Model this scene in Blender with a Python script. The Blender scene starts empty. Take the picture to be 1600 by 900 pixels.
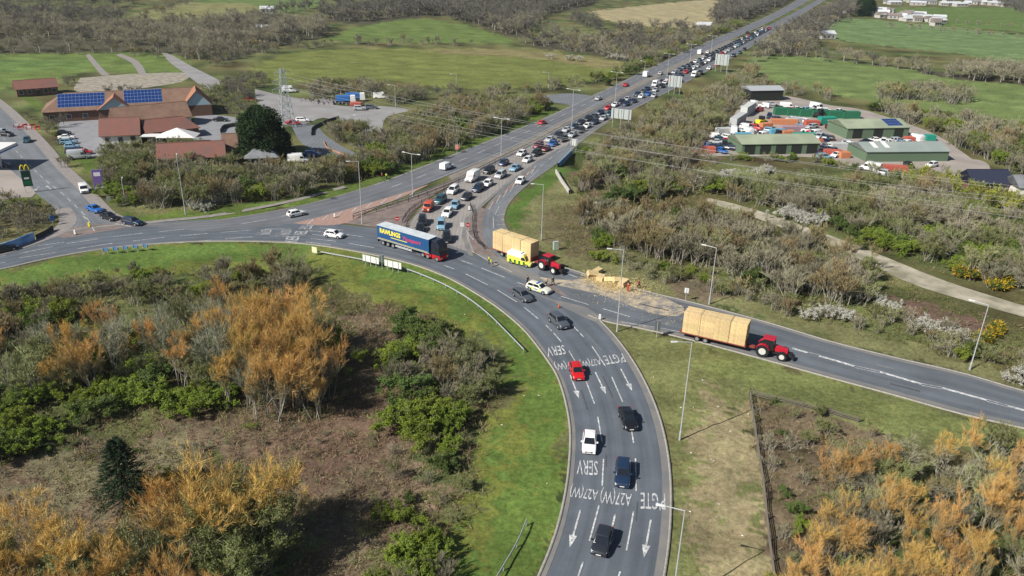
import bpy, math, random
import numpy as np
from mathutils import Vector, Matrix
from mathutils.geometry import tessellate_polygon
R = math.radians
C = bpy.context.scene.collection
sc = bpy.context.scene
rs = np.random.RandomState(7)
HAZE = 0.00009
random.seed(11)

# ---------------------------------------------------------------- camera, sky, sun
FPX, TH, ROLL, CZ = 1230.0, R(24.1), R(1.2), 57.0
_f = np.array([0, math.cos(TH), -math.sin(TH)]); _r0 = np.array([1.0, 0, 0]); _u0 = np.array([0, math.sin(TH), math.cos(TH)])
_r = _r0 * math.cos(ROLL) + _u0 * math.sin(ROLL); _u = -_r0 * math.sin(ROLL) + _u0 * math.cos(ROLL)
cam = bpy.data.cameras.new('camera'); co = bpy.data.objects.new('camera', cam); C.objects.link(co)
cam.sensor_width = 36; cam.lens = FPX * 36 / 1600; cam.clip_start = 1; cam.clip_end = 9000
co.matrix_world = Matrix(((_r[0], _u[0], -_f[0], 0), (_r[1], _u[1], -_f[1], 0), (_r[2], _u[2], -_f[2], CZ), (0, 0, 0, 1)))
sc.camera = co
SUN_EL, SH_AZ = 40.0, 34.0            # elevation; direction in which shadows fall (ccw from +x)
sa = R(SH_AZ + 180)
sdir = Vector((math.cos(sa) * math.cos(R(SUN_EL)), math.sin(sa) * math.cos(R(SUN_EL)), math.sin(R(SUN_EL))))
w = bpy.data.worlds.new('World'); sc.world = w; w.use_nodes = True
nt = w.node_tree; bg = nt.nodes['Background']
sky = nt.nodes.new('ShaderNodeTexSky'); sky.sky_type = 'NISHITA'; sky.sun_disc = False
sky.sun_elevation = R(SUN_EL); sky.sun_rotation = math.atan2(sdir.x, sdir.y)
nt.links.new(sky.outputs[0], bg.inputs[0]); bg.inputs[1].default_value = 0.052
sl = bpy.data.lights.new('sun', 'SUN'); sl.energy = 4.9; sl.angle = R(0.5); sl.color = (1.0, 0.95, 0.87)
so = bpy.data.objects.new('sun', sl); C.objects.link(so); so.rotation_euler = sdir.to_track_quat('Z', 'Y').to_euler()
sc.view_settings.view_transform = 'Standard'; sc.view_settings.look = 'None'
sc.view_settings.exposure = 0.45; sc.view_settings.gamma = 1.0
sc.render.engine = 'CYCLES'
sc.cycles.max_bounces = 5; sc.cycles.diffuse_bounces = 2; sc.cycles.glossy_bounces = 2
sc.cycles.transparent_max_bounces = 6; sc.cycles.use_denoising = True

def G(x, y, z=0.0):
    """point of the level z under a place of the 1600x900 survey photograph"""
    d = _f * FPX + _r * (x - 800) - _u * (y - 450)
    t = (z - CZ) / d[2]
    return Vector((d[0] * t, d[1] * t, z))
def PX(p):
    q = np.array(p, float) - [0, 0, CZ]; d = q @ _f
    return 800 + FPX * (q @ _r) / d, 450 - FPX * (q @ _u) / d
def GA(pts):
    return np.array([[*G(x, y)][:2] for x, y in pts])

# ---------------------------------------------------------------- materials
MATS = {}
def srgb(c):
    return tuple((v / 12.92 if v <= .04045 else ((v + .055) / 1.055) ** 2.4) for v in c)
def mat(name, col, rough=0.8, var=0.0, scale=3.0, metal=0.0, spec=0.3, col2=None, objcol=False, island=False, bump=0.0, coat=0.0, detail=4, inst=0.0, trans=0.0):
    if name in MATS: return MATS[name]
    m = bpy.data.materials.new(name); m.use_nodes = True; n = m.node_tree.nodes; l = m.node_tree.links
    b = n['Principled BSDF']; b.inputs['Roughness'].default_value = rough; b.inputs['Metallic'].default_value = metal
    b.inputs['Specular IOR Level'].default_value = spec
    if coat: b.inputs['Coat Weight'].default_value = coat; b.inputs['Coat Roughness'].default_value = 0.05
    base = n.new('ShaderNodeRGB'); base.outputs[0].default_value = (*col, 1); out = base.outputs[0]
    if objcol:
        oi = n.new('ShaderNodeObjectInfo'); out = oi.outputs['Color']
    if col2 is not None:
        mx = n.new('ShaderNodeMix'); mx.data_type = 'RGBA'; l.new(out, mx.inputs[6]); mx.inputs[7].default_value = (*col2, 1)
        if island:
            g = n.new('ShaderNodeNewGeometry'); l.new(g.outputs['Random Per Island'], mx.inputs[0])
        else:
            tc = n.new('ShaderNodeTexCoord'); nz = n.new('ShaderNodeTexNoise'); nz.inputs['Scale'].default_value = scale; nz.inputs['Detail'].default_value = detail
            l.new(tc.outputs['Object'], nz.inputs['Vector']); mr = n.new('ShaderNodeMapRange'); mr.inputs[1].default_value = .35; mr.inputs[2].default_value = .65
            l.new(nz.outputs[0], mr.inputs[0]); l.new(mr.outputs[0], mx.inputs[0])
        out = mx.outputs[2]
    if var or inst:
        hs = n.new('ShaderNodeHueSaturation'); l.new(out, hs.inputs['Color'])
        if inst:
            oi = n.new('ShaderNodeObjectInfo'); mr = n.new('ShaderNodeMapRange'); mr.inputs[3].default_value = 1 - inst; mr.inputs[4].default_value = 1 + inst
            l.new(oi.outputs['Random'], mr.inputs[0]); l.new(mr.outputs[0], hs.inputs['Value'])
            mr3 = n.new('ShaderNodeMath'); mr3.operation = 'MULTIPLY_ADD'; mr3.inputs[1].default_value = 7.13; mr3.inputs[2].default_value = 0
            fr = n.new('ShaderNodeMath'); fr.operation = 'FRACT'; l.new(oi.outputs['Random'], mr3.inputs[0]); l.new(mr3.outputs[0], fr.inputs[0])
            mr4 = n.new('ShaderNodeMapRange'); mr4.inputs[3].default_value = .5 - inst * .07; mr4.inputs[4].default_value = .5 + inst * .07
            l.new(fr.outputs[0], mr4.inputs[0]); l.new(mr4.outputs[0], hs.inputs['Hue'])
        else:
            tc = n.new('ShaderNodeTexCoord'); nz = n.new('ShaderNodeTexNoise'); nz.inputs['Scale'].default_value = scale * 2.3; nz.inputs['Detail'].default_value = detail
            l.new(tc.outputs['Object'], nz.inputs['Vector']); mr = n.new('ShaderNodeMapRange')
            mr.inputs[1].default_value = .3; mr.inputs[2].default_value = .7; mr.inputs[3].default_value = 1 - var; mr.inputs[4].default_value = 1 + var
            l.new(nz.outputs[0], mr.inputs[0]); l.new(mr.outputs[0], hs.inputs['Value'])
        out = hs.outputs[0]
    if bump:
        tc = n.new('ShaderNodeTexCoord'); nz = n.new('ShaderNodeTexNoise'); nz.inputs['Scale'].default_value = scale * 4; nz.inputs['Detail'].default_value = 3
        l.new(tc.outputs['Object'], nz.inputs['Vector']); bp = n.new('ShaderNodeBump'); bp.inputs['Strength'].default_value = bump; bp.inputs['Distance'].default_value = 0.1
        l.new(nz.outputs[0], bp.inputs['Height']); l.new(bp.outputs[0], b.inputs['Normal'])
    l.new(out, b.inputs['Base Color'])
    if trans:
        tr = n.new('ShaderNodeBsdfTranslucent'); ms = n.new('ShaderNodeMixShader'); ms.inputs[0].default_value = trans
        l.new(out, tr.inputs[0]); l.new(b.outputs[0], ms.inputs[1]); l.new(tr.outputs[0], ms.inputs[2])
        l.new(ms.outputs[0], n['Material Output'].inputs['Surface'])
    MATS[name] = m; return m

def asphalt(name, c, lanes=3, wear=.16, streak=0.25):
    """road surface: uv.x runs 0..1 across, uv.y in metres along"""
    m = bpy.data.materials.new(name); m.use_nodes = True; n = m.node_tree.nodes; l = m.node_tree.links
    b = n['Principled BSDF']; b.inputs['Roughness'].default_value = .82; b.inputs['Specular IOR Level'].default_value = .25
    uv = n.new('ShaderNodeUVMap'); sp = n.new('ShaderNodeSeparateXYZ'); l.new(uv.outputs[0], sp.inputs[0])
    mm = n.new('ShaderNodeMath'); mm.operation = 'MULTIPLY'; mm.inputs[1].default_value = lanes * 4 * math.pi; l.new(sp.outputs[0], mm.inputs[0])
    cs = n.new('ShaderNodeMath'); cs.operation = 'COSINE'; l.new(mm.outputs[0], cs.inputs[0])
    mp = n.new('ShaderNodeMapping'); mp.inputs['Scale'].default_value = (26, .06, 1); l.new(uv.outputs[0], mp.inputs[0])
    n1 = n.new('ShaderNodeTexNoise'); n1.inputs['Scale'].default_value = 1; n1.inputs['Detail'].default_value = 5; l.new(mp.outputs[0], n1.inputs['Vector'])
    tc = n.new('ShaderNodeTexCoord')
    n2 = n.new('ShaderNodeTexNoise'); n2.inputs['Scale'].default_value = .12; n2.inputs['Detail'].default_value = 8; n2.inputs['Roughness'].default_value = .7; l.new(tc.outputs['Object'], n2.inputs['Vector'])
    n3 = n.new('ShaderNodeTexNoise'); n3.inputs['Scale'].default_value = 5; n3.inputs['Detail'].default_value = 3; l.new(tc.outputs['Object'], n3.inputs['Vector'])
    def madd(a, k, add):
        x = n.new('ShaderNodeMath'); x.operation = 'MULTIPLY_ADD'; l.new(a, x.inputs[0]); x.inputs[1].default_value = k
        if hasattr(add, 'links'): l.new(add, x.inputs[2])
        else: x.inputs[2].default_value = add
        return x.outputs[0]
    v = madd(cs.outputs[0], wear * .5, 1.0); v = madd(n1.outputs[0], streak * 2, v); v = madd(n2.outputs[0], 1.0, v); v = madd(n3.outputs[0], .3, v)
    v = madd(v, 1.0, -.65 - streak)
    hs = n.new('ShaderNodeHueSaturation'); hs.inputs['Color'].default_value = (*c, 1); l.new(v, hs.inputs['Value']); l.new(hs.outputs[0], b.inputs['Base Color'])
    MATS[name] = m; return m

paint = mat('car_paint', (1, 1, 1), rough=.32, objcol=True, spec=.5, coat=.6)
glass = mat('car_glass', (.012, .016, .022), rough=.08, spec=.7)
tyre_m = mat('tyre_rubber', (.015, .015, .016), rough=.9)
rim_m = mat('wheel_alloy', (.42, .43, .45), rough=.4, metal=.6)
black = mat('black_trim', (.02, .02, .022), rough=.6)
lampw = mat('headlight_glass', (.75, .78, .8), rough=.15, spec=.7)
lampr = mat('tail_light_red', (.35, .01, .01), rough=.25)
white = mat('white_paint', (.72, .72, .70), rough=.6, var=.08, scale=2)
roadwhite = mat('road_paint', (.60, .61, .61), rough=.85, var=.3, scale=2.2, col2=(.27, .28, .29), detail=9)
steel = mat('galvanised_steel', (.5, .52, .53), rough=.5, metal=.35, var=.08, scale=.8)
silver = mat('sign_back_metal', (.62, .64, .64), rough=.55, var=.07, scale=.5)
concrete = mat('concrete', (.34, .325, .30), rough=.9, var=.15, scale=.6)
redm = mat('red_enamel', (.45, .015, .02), rough=.4)
yellowm = mat('yellow_enamel', (.75, .6, .02), rough=.5)
bluem = mat('blue_enamel', (.03, .14, .42), rough=.5)
greenm = mat('green_enamel', (.01, .13, .05), rough=.5)

# ---------------------------------------------------------------- mesh builder
class MB:
    def __init__(s): s.v = []; s.f = []; s.m = []; s.mats = []
    def mi(s, m):
        if m not in s.mats: s.mats.append(m)
        return s.mats.index(m)
    def add(s, vs, fs, m, T=None):
        o = len(s.v); i = s.mi(m)
        for p in vs: s.v.append(tuple(T @ Vector(p)) if T is not None else tuple(p))
        for f in fs: s.f.append(tuple(a + o for a in f)); s.m.append(i)
        return s
    def box(s, x0, x1, y0, y1, z0, z1, m, T=None):
        vs = [(x, y, z) for z in (z0, z1) for y in (y0, y1) for x in (x0, x1)]
        return s.add(vs, [(0, 2, 3, 1), (4, 5, 7, 6), (0, 1, 5, 4), (2, 6, 7, 3), (0, 4, 6, 2), (1, 3, 7, 5)], m, T)
    def hexa(s, bot, top, m, T=None):
        return s.add(list(bot) + list(top), [(3, 2, 1, 0), (4, 5, 6, 7), (0, 1, 5, 4), (1, 2, 6, 5), (2, 3, 7, 6), (3, 0, 4, 7)], m, T)
    def cyl(s, p, q, r, m, n=10, r2=None, T=None, caps=True):
        p = Vector(p); q = Vector(q); d = (q - p).normalized(); a = d.orthogonal().normalized(); b = d.cross(a); r2 = r if r2 is None else r2
        vs = []
        for c_, rr in ((p, r), (q, r2)):
            for k in range(n):
                t = 2 * math.pi * k / n; vs.append(tuple(c_ + (a * math.cos(t) + b * math.sin(t)) * rr))
        fs = [(k, (k + 1) % n, n + (k + 1) % n, n + k) for k in range(n)]
        if caps: fs += [tuple(range(n))[::-1], tuple(range(n, 2 * n))]
        return s.add(vs, fs, m, T)
    def quad(s, a, b, c, d, m): return s.add([a, b, c, d], [(0, 1, 2, 3)], m)
    def mesh(s, name):
        me = bpy.data.meshes.new(name); me.from_pydata(s.v, [], s.f)
        for m in s.mats: me.materials.append(m)
        me.polygons.foreach_set('material_index', s.m); me.update(); return me
    def obj(s, name, parent=None, bevel=0, smooth=False, color=None):
        me = s.mesh(name)
        if smooth: me.polygons.foreach_set('use_smooth', [True] * len(me.polygons))
        o = bpy.data.objects.new(name, me); C.objects.link(o); o.parent = parent
        if bevel:
            b = o.modifiers.new('b', 'BEVEL'); b.width = bevel; b.segments = 2; b.limit_method = 'ANGLE'; b.angle_limit = R(25); b.harden_normals = False
        if color: o.color = (*color, 1)
        return o
def tag(o, label=None, cat=None, group=None, kind=None):
    if label: o['label'] = label
    if cat: o['category'] = cat
    if group: o['group'] = group
    if kind: o['kind'] = kind
    return o
def empty(name, loc, rz=0, label=None, cat=None, group=None):
    o = bpy.data.objects.new(name, None); C.objects.link(o); o.location = loc; o.rotation_euler = (0, 0, rz)
    o.empty_display_size = .1; return tag(o, label, cat, group)
def copy_tree(o, parent=None):
    c_ = o.copy(); C.objects.link(c_); c_.parent = parent
    for ch in o.children: copy_tree(ch, c_)
    return c_
def npmesh(name, V, F, mats, mi=None, uv=None, smooth=False):
    """V (n,3), F (m,k) with one k"""
    me = bpy.data.meshes.new(name); k = F.shape[1]
    me.vertices.add(len(V)); me.vertices.foreach_set('co', np.ascontiguousarray(V, dtype=np.float32).ravel())
    me.loops.add(F.size); me.loops.foreach_set('vertex_index', np.ascontiguousarray(F, dtype=np.int32).ravel())
    me.polygons.add(len(F)); me.polygons.foreach_set('loop_start', np.arange(0, F.size, k, dtype=np.int32))
    me.polygons.foreach_set('loop_total', np.full(len(F), k, dtype=np.int32))
    for m in mats: me.materials.append(m)
    if mi is not None: me.polygons.foreach_set('material_index', mi.astype(np.int32))
    if smooth: me.polygons.foreach_set('use_smooth', np.ones(len(F), dtype=bool))
    me.update(calc_edges=True)
    if uv is not None:
        u = me.uv_layers.new(name='UVMap'); u.data.foreach_set('uv', uv[F.ravel()].astype(np.float32).ravel())
    return me
def link(me, name, parent=None):
    o = bpy.data.objects.new(name, me); C.objects.link(o); o.parent = parent; return o
def inpoly(P, poly):
    x, y = P[:, 0], P[:, 1]; r = np.zeros(len(P), bool); n = len(poly)
    for i in range(n):
        x0, y0 = poly[i]; x1, y1 = poly[(i + 1) % n]
        if y0 == y1: continue
        c_ = ((y0 > y) != (y1 > y)) & (x < (x1 - x0) * (y - y0) / (y1 - y0) + x0); r ^= c_
    return r
def smoothline(P, step=2.0):
    P = np.asarray(P, float); Q = np.vstack([2 * P[0] - P[1], P, 2 * P[-1] - P[-2]]); out = []
    for i in range(1, len(Q) - 2):
        n = max(2, int(np.linalg.norm(Q[i + 1] - Q[i]) / step)); t = np.linspace(0, 1, n, endpoint=False)[:, None]
        a, b, c_, d = Q[i - 1], Q[i], Q[i + 1], Q[i + 2]
        out.append(.5 * ((2 * b) + (-a + c_) * t + (2 * a - 5 * b + 4 * c_ - d) * t ** 2 + (-a + 3 * b - 3 * c_ + d) * t ** 3))
    out.append(P[-1:]); return np.vstack(out)
def resample(P, n):
    s = np.r_[0, np.cumsum(np.linalg.norm(np.diff(P, axis=0), axis=1))]; t = np.linspace(0, s[-1], n)
    return np.stack([np.interp(t, s, P[:, i]) for i in range(2)], 1)
def noise2(P, sc_, seed=0):
    r = np.random.RandomState(seed); out = np.zeros(len(P))
    for k in range(14):
        a = r.rand() * 6.283; f = (.5 + 1.6 * r.rand()) / sc_
        out += np.sin((P[:, 0] * math.cos(a) + P[:, 1] * math.sin(a)) * f * 6.283 + r.rand() * 6.283)
    return out / 3.7
EXCL = []          # (polygon, margin) kept clear of plants
# ================================================================ roads (traced edge lines, level ground)
def strip(name, left, right, m, z, n=None, cols=8, kerbs=(1, 1), kind='structure'):
    L = smoothline(GA(left)); Rr = smoothline(GA(right))
    ln = np.linalg.norm(np.diff(L, axis=0), axis=1).sum(); n = n or max(12, int(ln / 2.5))
    L = resample(L, n); Rr = resample(Rr, n); t = np.linspace(0, 1, cols + 1)
    V = np.zeros((n, cols + 1, 3)); V[:, :, :2] = L[:, None] * (1 - t)[None, :, None] + Rr[:, None] * t[None, :, None]; V[:, :, 2] = z
    s = np.r_[0, np.cumsum(np.linalg.norm(np.diff((L + Rr) / 2, axis=0), axis=1))]
    uv = np.stack([np.broadcast_to(t, (n, cols + 1)), np.broadcast_to(s[:, None], (n, cols + 1))], 2).reshape(-1, 2)
    i = np.arange(n - 1)[:, None] * (cols + 1) + np.arange(cols)[None]; i = i.ravel()
    F = np.stack([i, i + 1, i + cols + 2, i + cols + 1], 1)
    me = npmesh(name, V.reshape(-1, 3), F, [m], uv=uv); o = link(me, name); tag(o, kind=kind)
    if (me.polygons[0].normal.z < 0): me.flip_normals()
    EXCL.append(np.vstack([L, Rr[::-1]]))
    return dict(L=L, R=Rr, mid=(L + Rr) / 2, o=o)
def ribbon(name, line, off0, off1, z0, z1, m, kind='structure', slab=False, uvw=True):
    """strip beside a polyline (world), from offset off0 to off1 (left of travel positive)"""
    P = np.asarray(line); T = np.gradient(P, axis=0); T /= np.linalg.norm(T, axis=1)[:, None] + 1e-9; N = np.stack([-T[:, 1], T[:, 0]], 1)
    A = P + N * off0; B = P + N * off1; n = len(P)
    if not slab:
        V = np.zeros((n, 2, 3)); V[:, 0, :2] = A; V[:, 1, :2] = B; V[:, 0, 2] = z0; V[:, 1, 2] = z1
        i = np.arange(n - 1) * 2; F = np.stack([i, i + 1, i + 3, i + 2], 1)
        s = np.r_[0, np.cumsum(np.linalg.norm(np.diff(P, axis=0), axis=1))]
        uv = np.stack([np.tile([0, 1.], n), np.repeat(s, 2)], 1)
    else:
        V = np.zeros((n, 4, 3)); V[:, 0, :2] = A; V[:, 1, :2] = A; V[:, 2, :2] = B; V[:, 3, :2] = B
        V[:, 0, 2] = z0; V[:, 1, 2] = z1; V[:, 2, 2] = z1; V[:, 3, 2] = z0
        i = np.arange(n - 1) * 4; F = np.vstack([np.stack([i + a, i + a + 1, i + a + 5, i + a + 4], 1) for a in range(3)]); uv = None
    o = link(npmesh(name, V.reshape(-1, 3), F, [m], uv=uv), name)
    return tag(o, kind=kind) if kind else o
def flat(name, px, m, z, kind='structure', smooth=True, world=None, excl=True):
    P = GA(px) if world is None else np.asarray(world)
    if smooth: P = smoothline(np.vstack([P, P[:1]]), 3.0)[:-1]
    if excl: EXCL.append(P)
    tri = tessellate_polygon([[Vector((a, b, 0)) for a, b in P]])
    V = np.c_[P, np.full(len(P), z)]; F = np.array(tri)
    a, b, c_ = V[F[:, 0]], V[F[:, 1]], V[F[:, 2]]; fl = np.cross(b - a, c_ - a)[:, 2] < 0; F[fl] = F[fl][:, ::-1]
    return tag(link(npmesh(name, V, F, [m], uv=P * .2), name), kind=kind)

A_ring = asphalt('asphalt_ring', (.104, .119, .141), 3, .16)
A_east = asphalt('asphalt_link', (.112, .126, .145), 2, .14)
A_main = asphalt('asphalt_main', (.13, .138, .152), 2, .14)
A_queue = asphalt('asphalt_queue', (.25, .232, .22), 3, .14)
A_side = asphalt('asphalt_side', (.15, .163, .178), 2, .12)
roadpatch = 0
dusty = mat('gutter_dust', (.20, .19, .175), rough=.95, col2=(.145, .15, .155), scale=.35, detail=8)
kerbm = mat('kerb_stone', (.28, .265, .24), rough=.9, var=.2, scale=1.5)
pathm = mat('footpath_tarmac', (.235, .215, .205), rough=.95, var=.15, scale=.4)
paveb = mat('island_blocks', (.215, .165, .15), rough=.95, col2=(.15, .125, .115), scale=.5, detail=8, var=.12)
redsurf = mat('red_surfacing', (.31, .205, .17), rough=.95, var=.15, scale=.6)
gravel = mat('gravel', (.34, .31, .26), rough=.95, col2=(.20, .18, .135), scale=.5, detail=9)
trackm = mat('track_sand', (.42, .38, .30), rough=.95, col2=(.21, .20, .14), scale=.28, detail=9)
yard = mat('yard_concrete', (.34, .30, .27), rough=.95, col2=(.25, .225, .205), scale=.12, detail=9)
carpark = mat('car_park_tarmac', (.23, .235, .25), rough=.95, var=.12, scale=.2)

ring_in = [(-90, 438), (0, 421), (80, 403), (160, 389), (240, 381), (320, 377), (400, 377), (480, 381), (560, 393), (640, 411), (702, 434), (753, 463), (780, 481), (804, 500), (823, 518), (841, 540), (861, 568), (873, 588), (885, 624), (893, 670), (892, 720), (886, 770), (872, 830), (845, 900), (812, 965)]
ring_out = [(-90, 402), (0, 387), (90, 364), (160, 354), (240, 348), (330, 343), (410, 341), (480, 345), (560, 354), (640, 364), (700, 382), (770, 408), (840, 436), (900, 470), (935, 500), (963, 530), (988, 565), (1010, 605), (1028, 650), (1040, 700), (1046, 760), (1044, 830), (1035, 900), (1022, 965)]
ring = strip('ring_road', ring_in, ring_out, A_ring, .016, n=170)
south_up = [(842, 402), (880, 418), (940, 436), (1010, 456), (1100, 478), (1200, 505), (1300, 535), (1400, 560), (1500, 583), (1600, 612), (1700, 640)]
south_lo = [(842, 448), (880, 470), (935, 498), (1000, 512), (1075, 529), (1180, 557), (1300, 590), (1400, 617), (1500, 645), (1600, 668), (1700, 692)]
east = strip('link_road', south_up, south_lo, A_east, .012, n=110)
slip_l = [(925, 182), (893, 207), (862, 232), (830, 256), (800, 281), (775, 305), (757, 328), (752, 352), (757, 376), (775, 398), (812, 424), (850, 446)]
slip_r = [(952, 190), (915, 216), (888, 240), (862, 262), (832, 283), (806, 306), (792, 326), (788, 345), (795, 362), (812, 382), (836, 398), (868, 414)]
slip = strip('slip_road', slip_l, slip_r, A_side, .008, n=60)
q_med = [(646, 372), (638, 352), (648, 336), (668, 316), (700, 294), (735, 272), (790, 246), (840, 221), (900, 187), (1000, 136), (1070, 101), (1150, 63), (1215, 33), (1262, 8), (1300, -12), (1360, -40)]
q_out = [(740, 400), (728, 372), (733, 342), (757, 320), (788, 293), (822, 268), (860, 242), (898, 222), (945, 192), (1008, 162), (1070, 130), (1130, 98), (1168, 77), (1212, 50), (1255, 22), (1290, 0), (1325, -20), (1380, -45)]
queue = strip('main_road_queue_side', q_med, q_out, A_main, .024, n=180)
n_up = [(190, 351), (270, 349), (340, 344), (420, 331), (500, 314), (600, 283), (690, 248), (780, 213), (860, 180), (960, 133), (1040, 95), (1110, 63), (1180, 34), (1225, 12), (1255, -6), (1310, -40)]
n_lo = [(330, 362), (400, 356), (470, 348), (530, 333), (600, 312), (660, 290), (720, 266), (780, 240), (836, 213), (895, 182), (990, 133), (1065, 97), (1140, 63), (1205, 33), (1248, 10), (1280, -8), (1340, -40)]
north = strip('main_road_far_side', n_up, n_lo, A_main, .028, n=180)
arm_r = [(-60, 118), (0, 162), (36, 195), (64, 225), (96, 262), (128, 293), (150, 318), (175, 340), (222, 352)]
arm_l = [(-200, 120), (-120, 160), (-60, 205), (-20, 240), (20, 278), (60, 305), (85, 325), (100, 345), (70, 372)]
arm = strip('side_road', arm_l, arm_r, A_side, .020, n=60)
resv = mat('reserve_paving', (.23, .20, .18), rough=.95, col2=(.16, .15, .12), scale=.4, detail=8)
strip('central_reserve', [(700, 275), (760, 249), (836, 213), (895, 182), (990, 133), (1065, 97), (1140, 63)], [(712, 288), (790, 246), (840, 221), (900, 187), (1000, 136), (1070, 101), (1150, 63)], resv, .004)
# pale hatched surfacing round the queue, islands
flat('queue_surfacing', [(641, 366), (640, 350), (655, 331), (675, 313), (705, 293), (740, 272), (795, 246), (850, 219), (880, 212), (893, 221), (858, 243), (820, 269), (786, 294), (756, 321), (737, 342), (733, 372), (742, 396), (700, 382)], A_queue, .0275, excl=False)
island = flat('traffic_island', [(540, 349), (575, 333), (620, 316), (680, 293), (740, 268), (772, 253), (738, 269), (700, 291), (668, 312), (645, 334), (634, 352), (637, 363), (600, 357)], paveb, .034)
flat('traffic_island', [(745, 325), (759, 327), (753, 350), (757, 376), (776, 400), (812, 426), (852, 448), (890, 466), (850, 437), (800, 424), (765, 408), (742, 393), (733, 368), (735, 340)], paveb, .036)
flat('red_hatching', [(458, 349), (500, 339), (560, 322), (625, 303), (670, 288), (640, 303), (580, 328), (540, 349), (500, 352)], redsurf, .033)
flat('red_hatching', [(762, 322), (790, 295), (824, 268), (838, 262), (812, 285), (784, 306), (764, 328)], paveb, .040)
flat('side_road', [(850, 149), (890, 146), (925, 150), (945, 160), (915, 170), (880, 162), (845, 158)], A_side, .013)
flat('painted_island', [(80, 366), (112, 356), (160, 350), (215, 349), (200, 355), (150, 364), (100, 372)], paveb, .036)
flat('fuel_forecourt', [(-120, 232), (-30, 222), (8, 258), (56, 302), (30, 309), (-20, 314), (-120, 330)], yard, .030)
flat('car_park', [(88, 190), (160, 186), (190, 218), (170, 240), (120, 247), (100, 226)], carpark, .012)
flat('car_park', [(305, 178), (365, 183), (392, 200), (388, 216), (330, 224), (300, 215)], carpark, .012)
flat('gravel_yard', [(125, 122), (200, 116), (290, 114), (282, 128), (200, 140), (120, 143)], gravel, .010)
lane_t = mat('lane_tarmac', (.27, .265, .27), rough=.95, col2=(.22, .21, .205), scale=.15, detail=8)
flat('access_lane', [(252, 82), (268, 86), (300, 104), (345, 128), (336, 142), (312, 132), (285, 112), (266, 98)], lane_t, .014)
flat('access_lane', [(398, 139), (440, 149), (490, 158), (540, 166), (600, 166), (640, 172), (606, 182), (598, 200), (606, 222), (576, 224), (562, 205), (545, 196), (505, 184), (478, 194), (448, 196), (425, 180), (402, 160)], lane_t, .014)
flat('access_lane', [(455, 196), (490, 195), (510, 212), (540, 232), (570, 246), (545, 250), (500, 240), (470, 222)], A_side, .018)
flat('footpath', [(140, 84), (165, 112), (172, 116), (160, 118), (148, 105), (134, 86)], pathm, .012)
flat('footpath', [(190, 84), (215, 95), (228, 114), (218, 116), (205, 98), (182, 86)], pathm, .012)
flat('gravel_track', [(1105, 309), (1150, 319), (1200, 334), (1300, 369), (1380, 400), (1480, 440), (1620, 484), (1700, 509), (1700, 526), (1620, 501), (1440, 449), (1360, 413), (1290, 382), (1190, 344), (1110, 317)], trackm, .010)
flat('depot_yard', [(1092, 244), (1120, 228), (1140, 190), (1172, 152), (1228, 150), (1300, 165), (1350, 172), (1450, 205), (1500, 235), (1530, 262), (1480, 256), (1400, 270), (1350, 266), (1290, 248), (1200, 244)], yard, .012)
flat('bare_soil', [(1440, 246), (1530, 250), (1545, 268), (1500, 276), (1450, 262)], yard, .020)
strawm = mat('straw_dust', (.43, .36, .26), rough=1, col2=(.17, .17, .17), scale=.6, detail=10, var=.15)
flat('straw_dust', [(838, 432), (870, 437), (900, 437), (930, 436), (968, 449), (1020, 460), (1068, 480), (1060, 494), (1020, 490), (975, 474), (935, 460), (890, 450), (850, 441)], strawm, .042)
flat('straw_dust', [(744, 397), (780, 402), (815, 420), (842, 432), (850, 445), (815, 436), (770, 414)], dusty, .044)
flat('lane_dust', [(843, 462), (880, 472), (914, 480), (936, 494), (944, 508), (915, 497), (880, 480)], dusty, .046)
def kerb(line, sgn, dust=1.0, k=True, far=False):
    if k: tag(ribbon('kerb', line, sgn * .02, sgn * .32, -.05, .11, kerbm, slab=True), kind='structure')
    ribbon('gutter', line, 0, -sgn * dust, .0502, .0502, dusty)
kerb(ring['L'], -1, .5); kerb(ring['R'][118:], 1, .8); kerb(ring['R'][:30], 1, .8)
kerb(east['L'], 1, .9); kerb(east['R'][18:], -1, 1.0)
kerb(slip['R'], -1 if False else 1, .5) if False else None
ribbon('gutter', north['L'], 0, -.7, .0504, .0504, dusty); ribbon('gutter', queue['R'], 0, .9, .0504, .0504, dusty)
ribbon('gutter', slip['R'], 0, -.8, .0506, .0506, dusty)
ribbon('footpath', arm['R'][8:], -1.2, 1.8, .06, .06, pathm)
ribbon('footpath', smoothline(GA([(196, 342), (215, 349), (260, 345), (330, 338), (410, 324), (470, 311), (540, 292)]), 3), -.6, 1.0, .045, .045, pathm)
ribbon('footpath', smoothline(GA([(96, 326), (106, 345), (90, 362), (50, 378), (0, 394), (-60, 406)]), 2), -1.6, 1.8, .06, .06, pathm)

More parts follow.
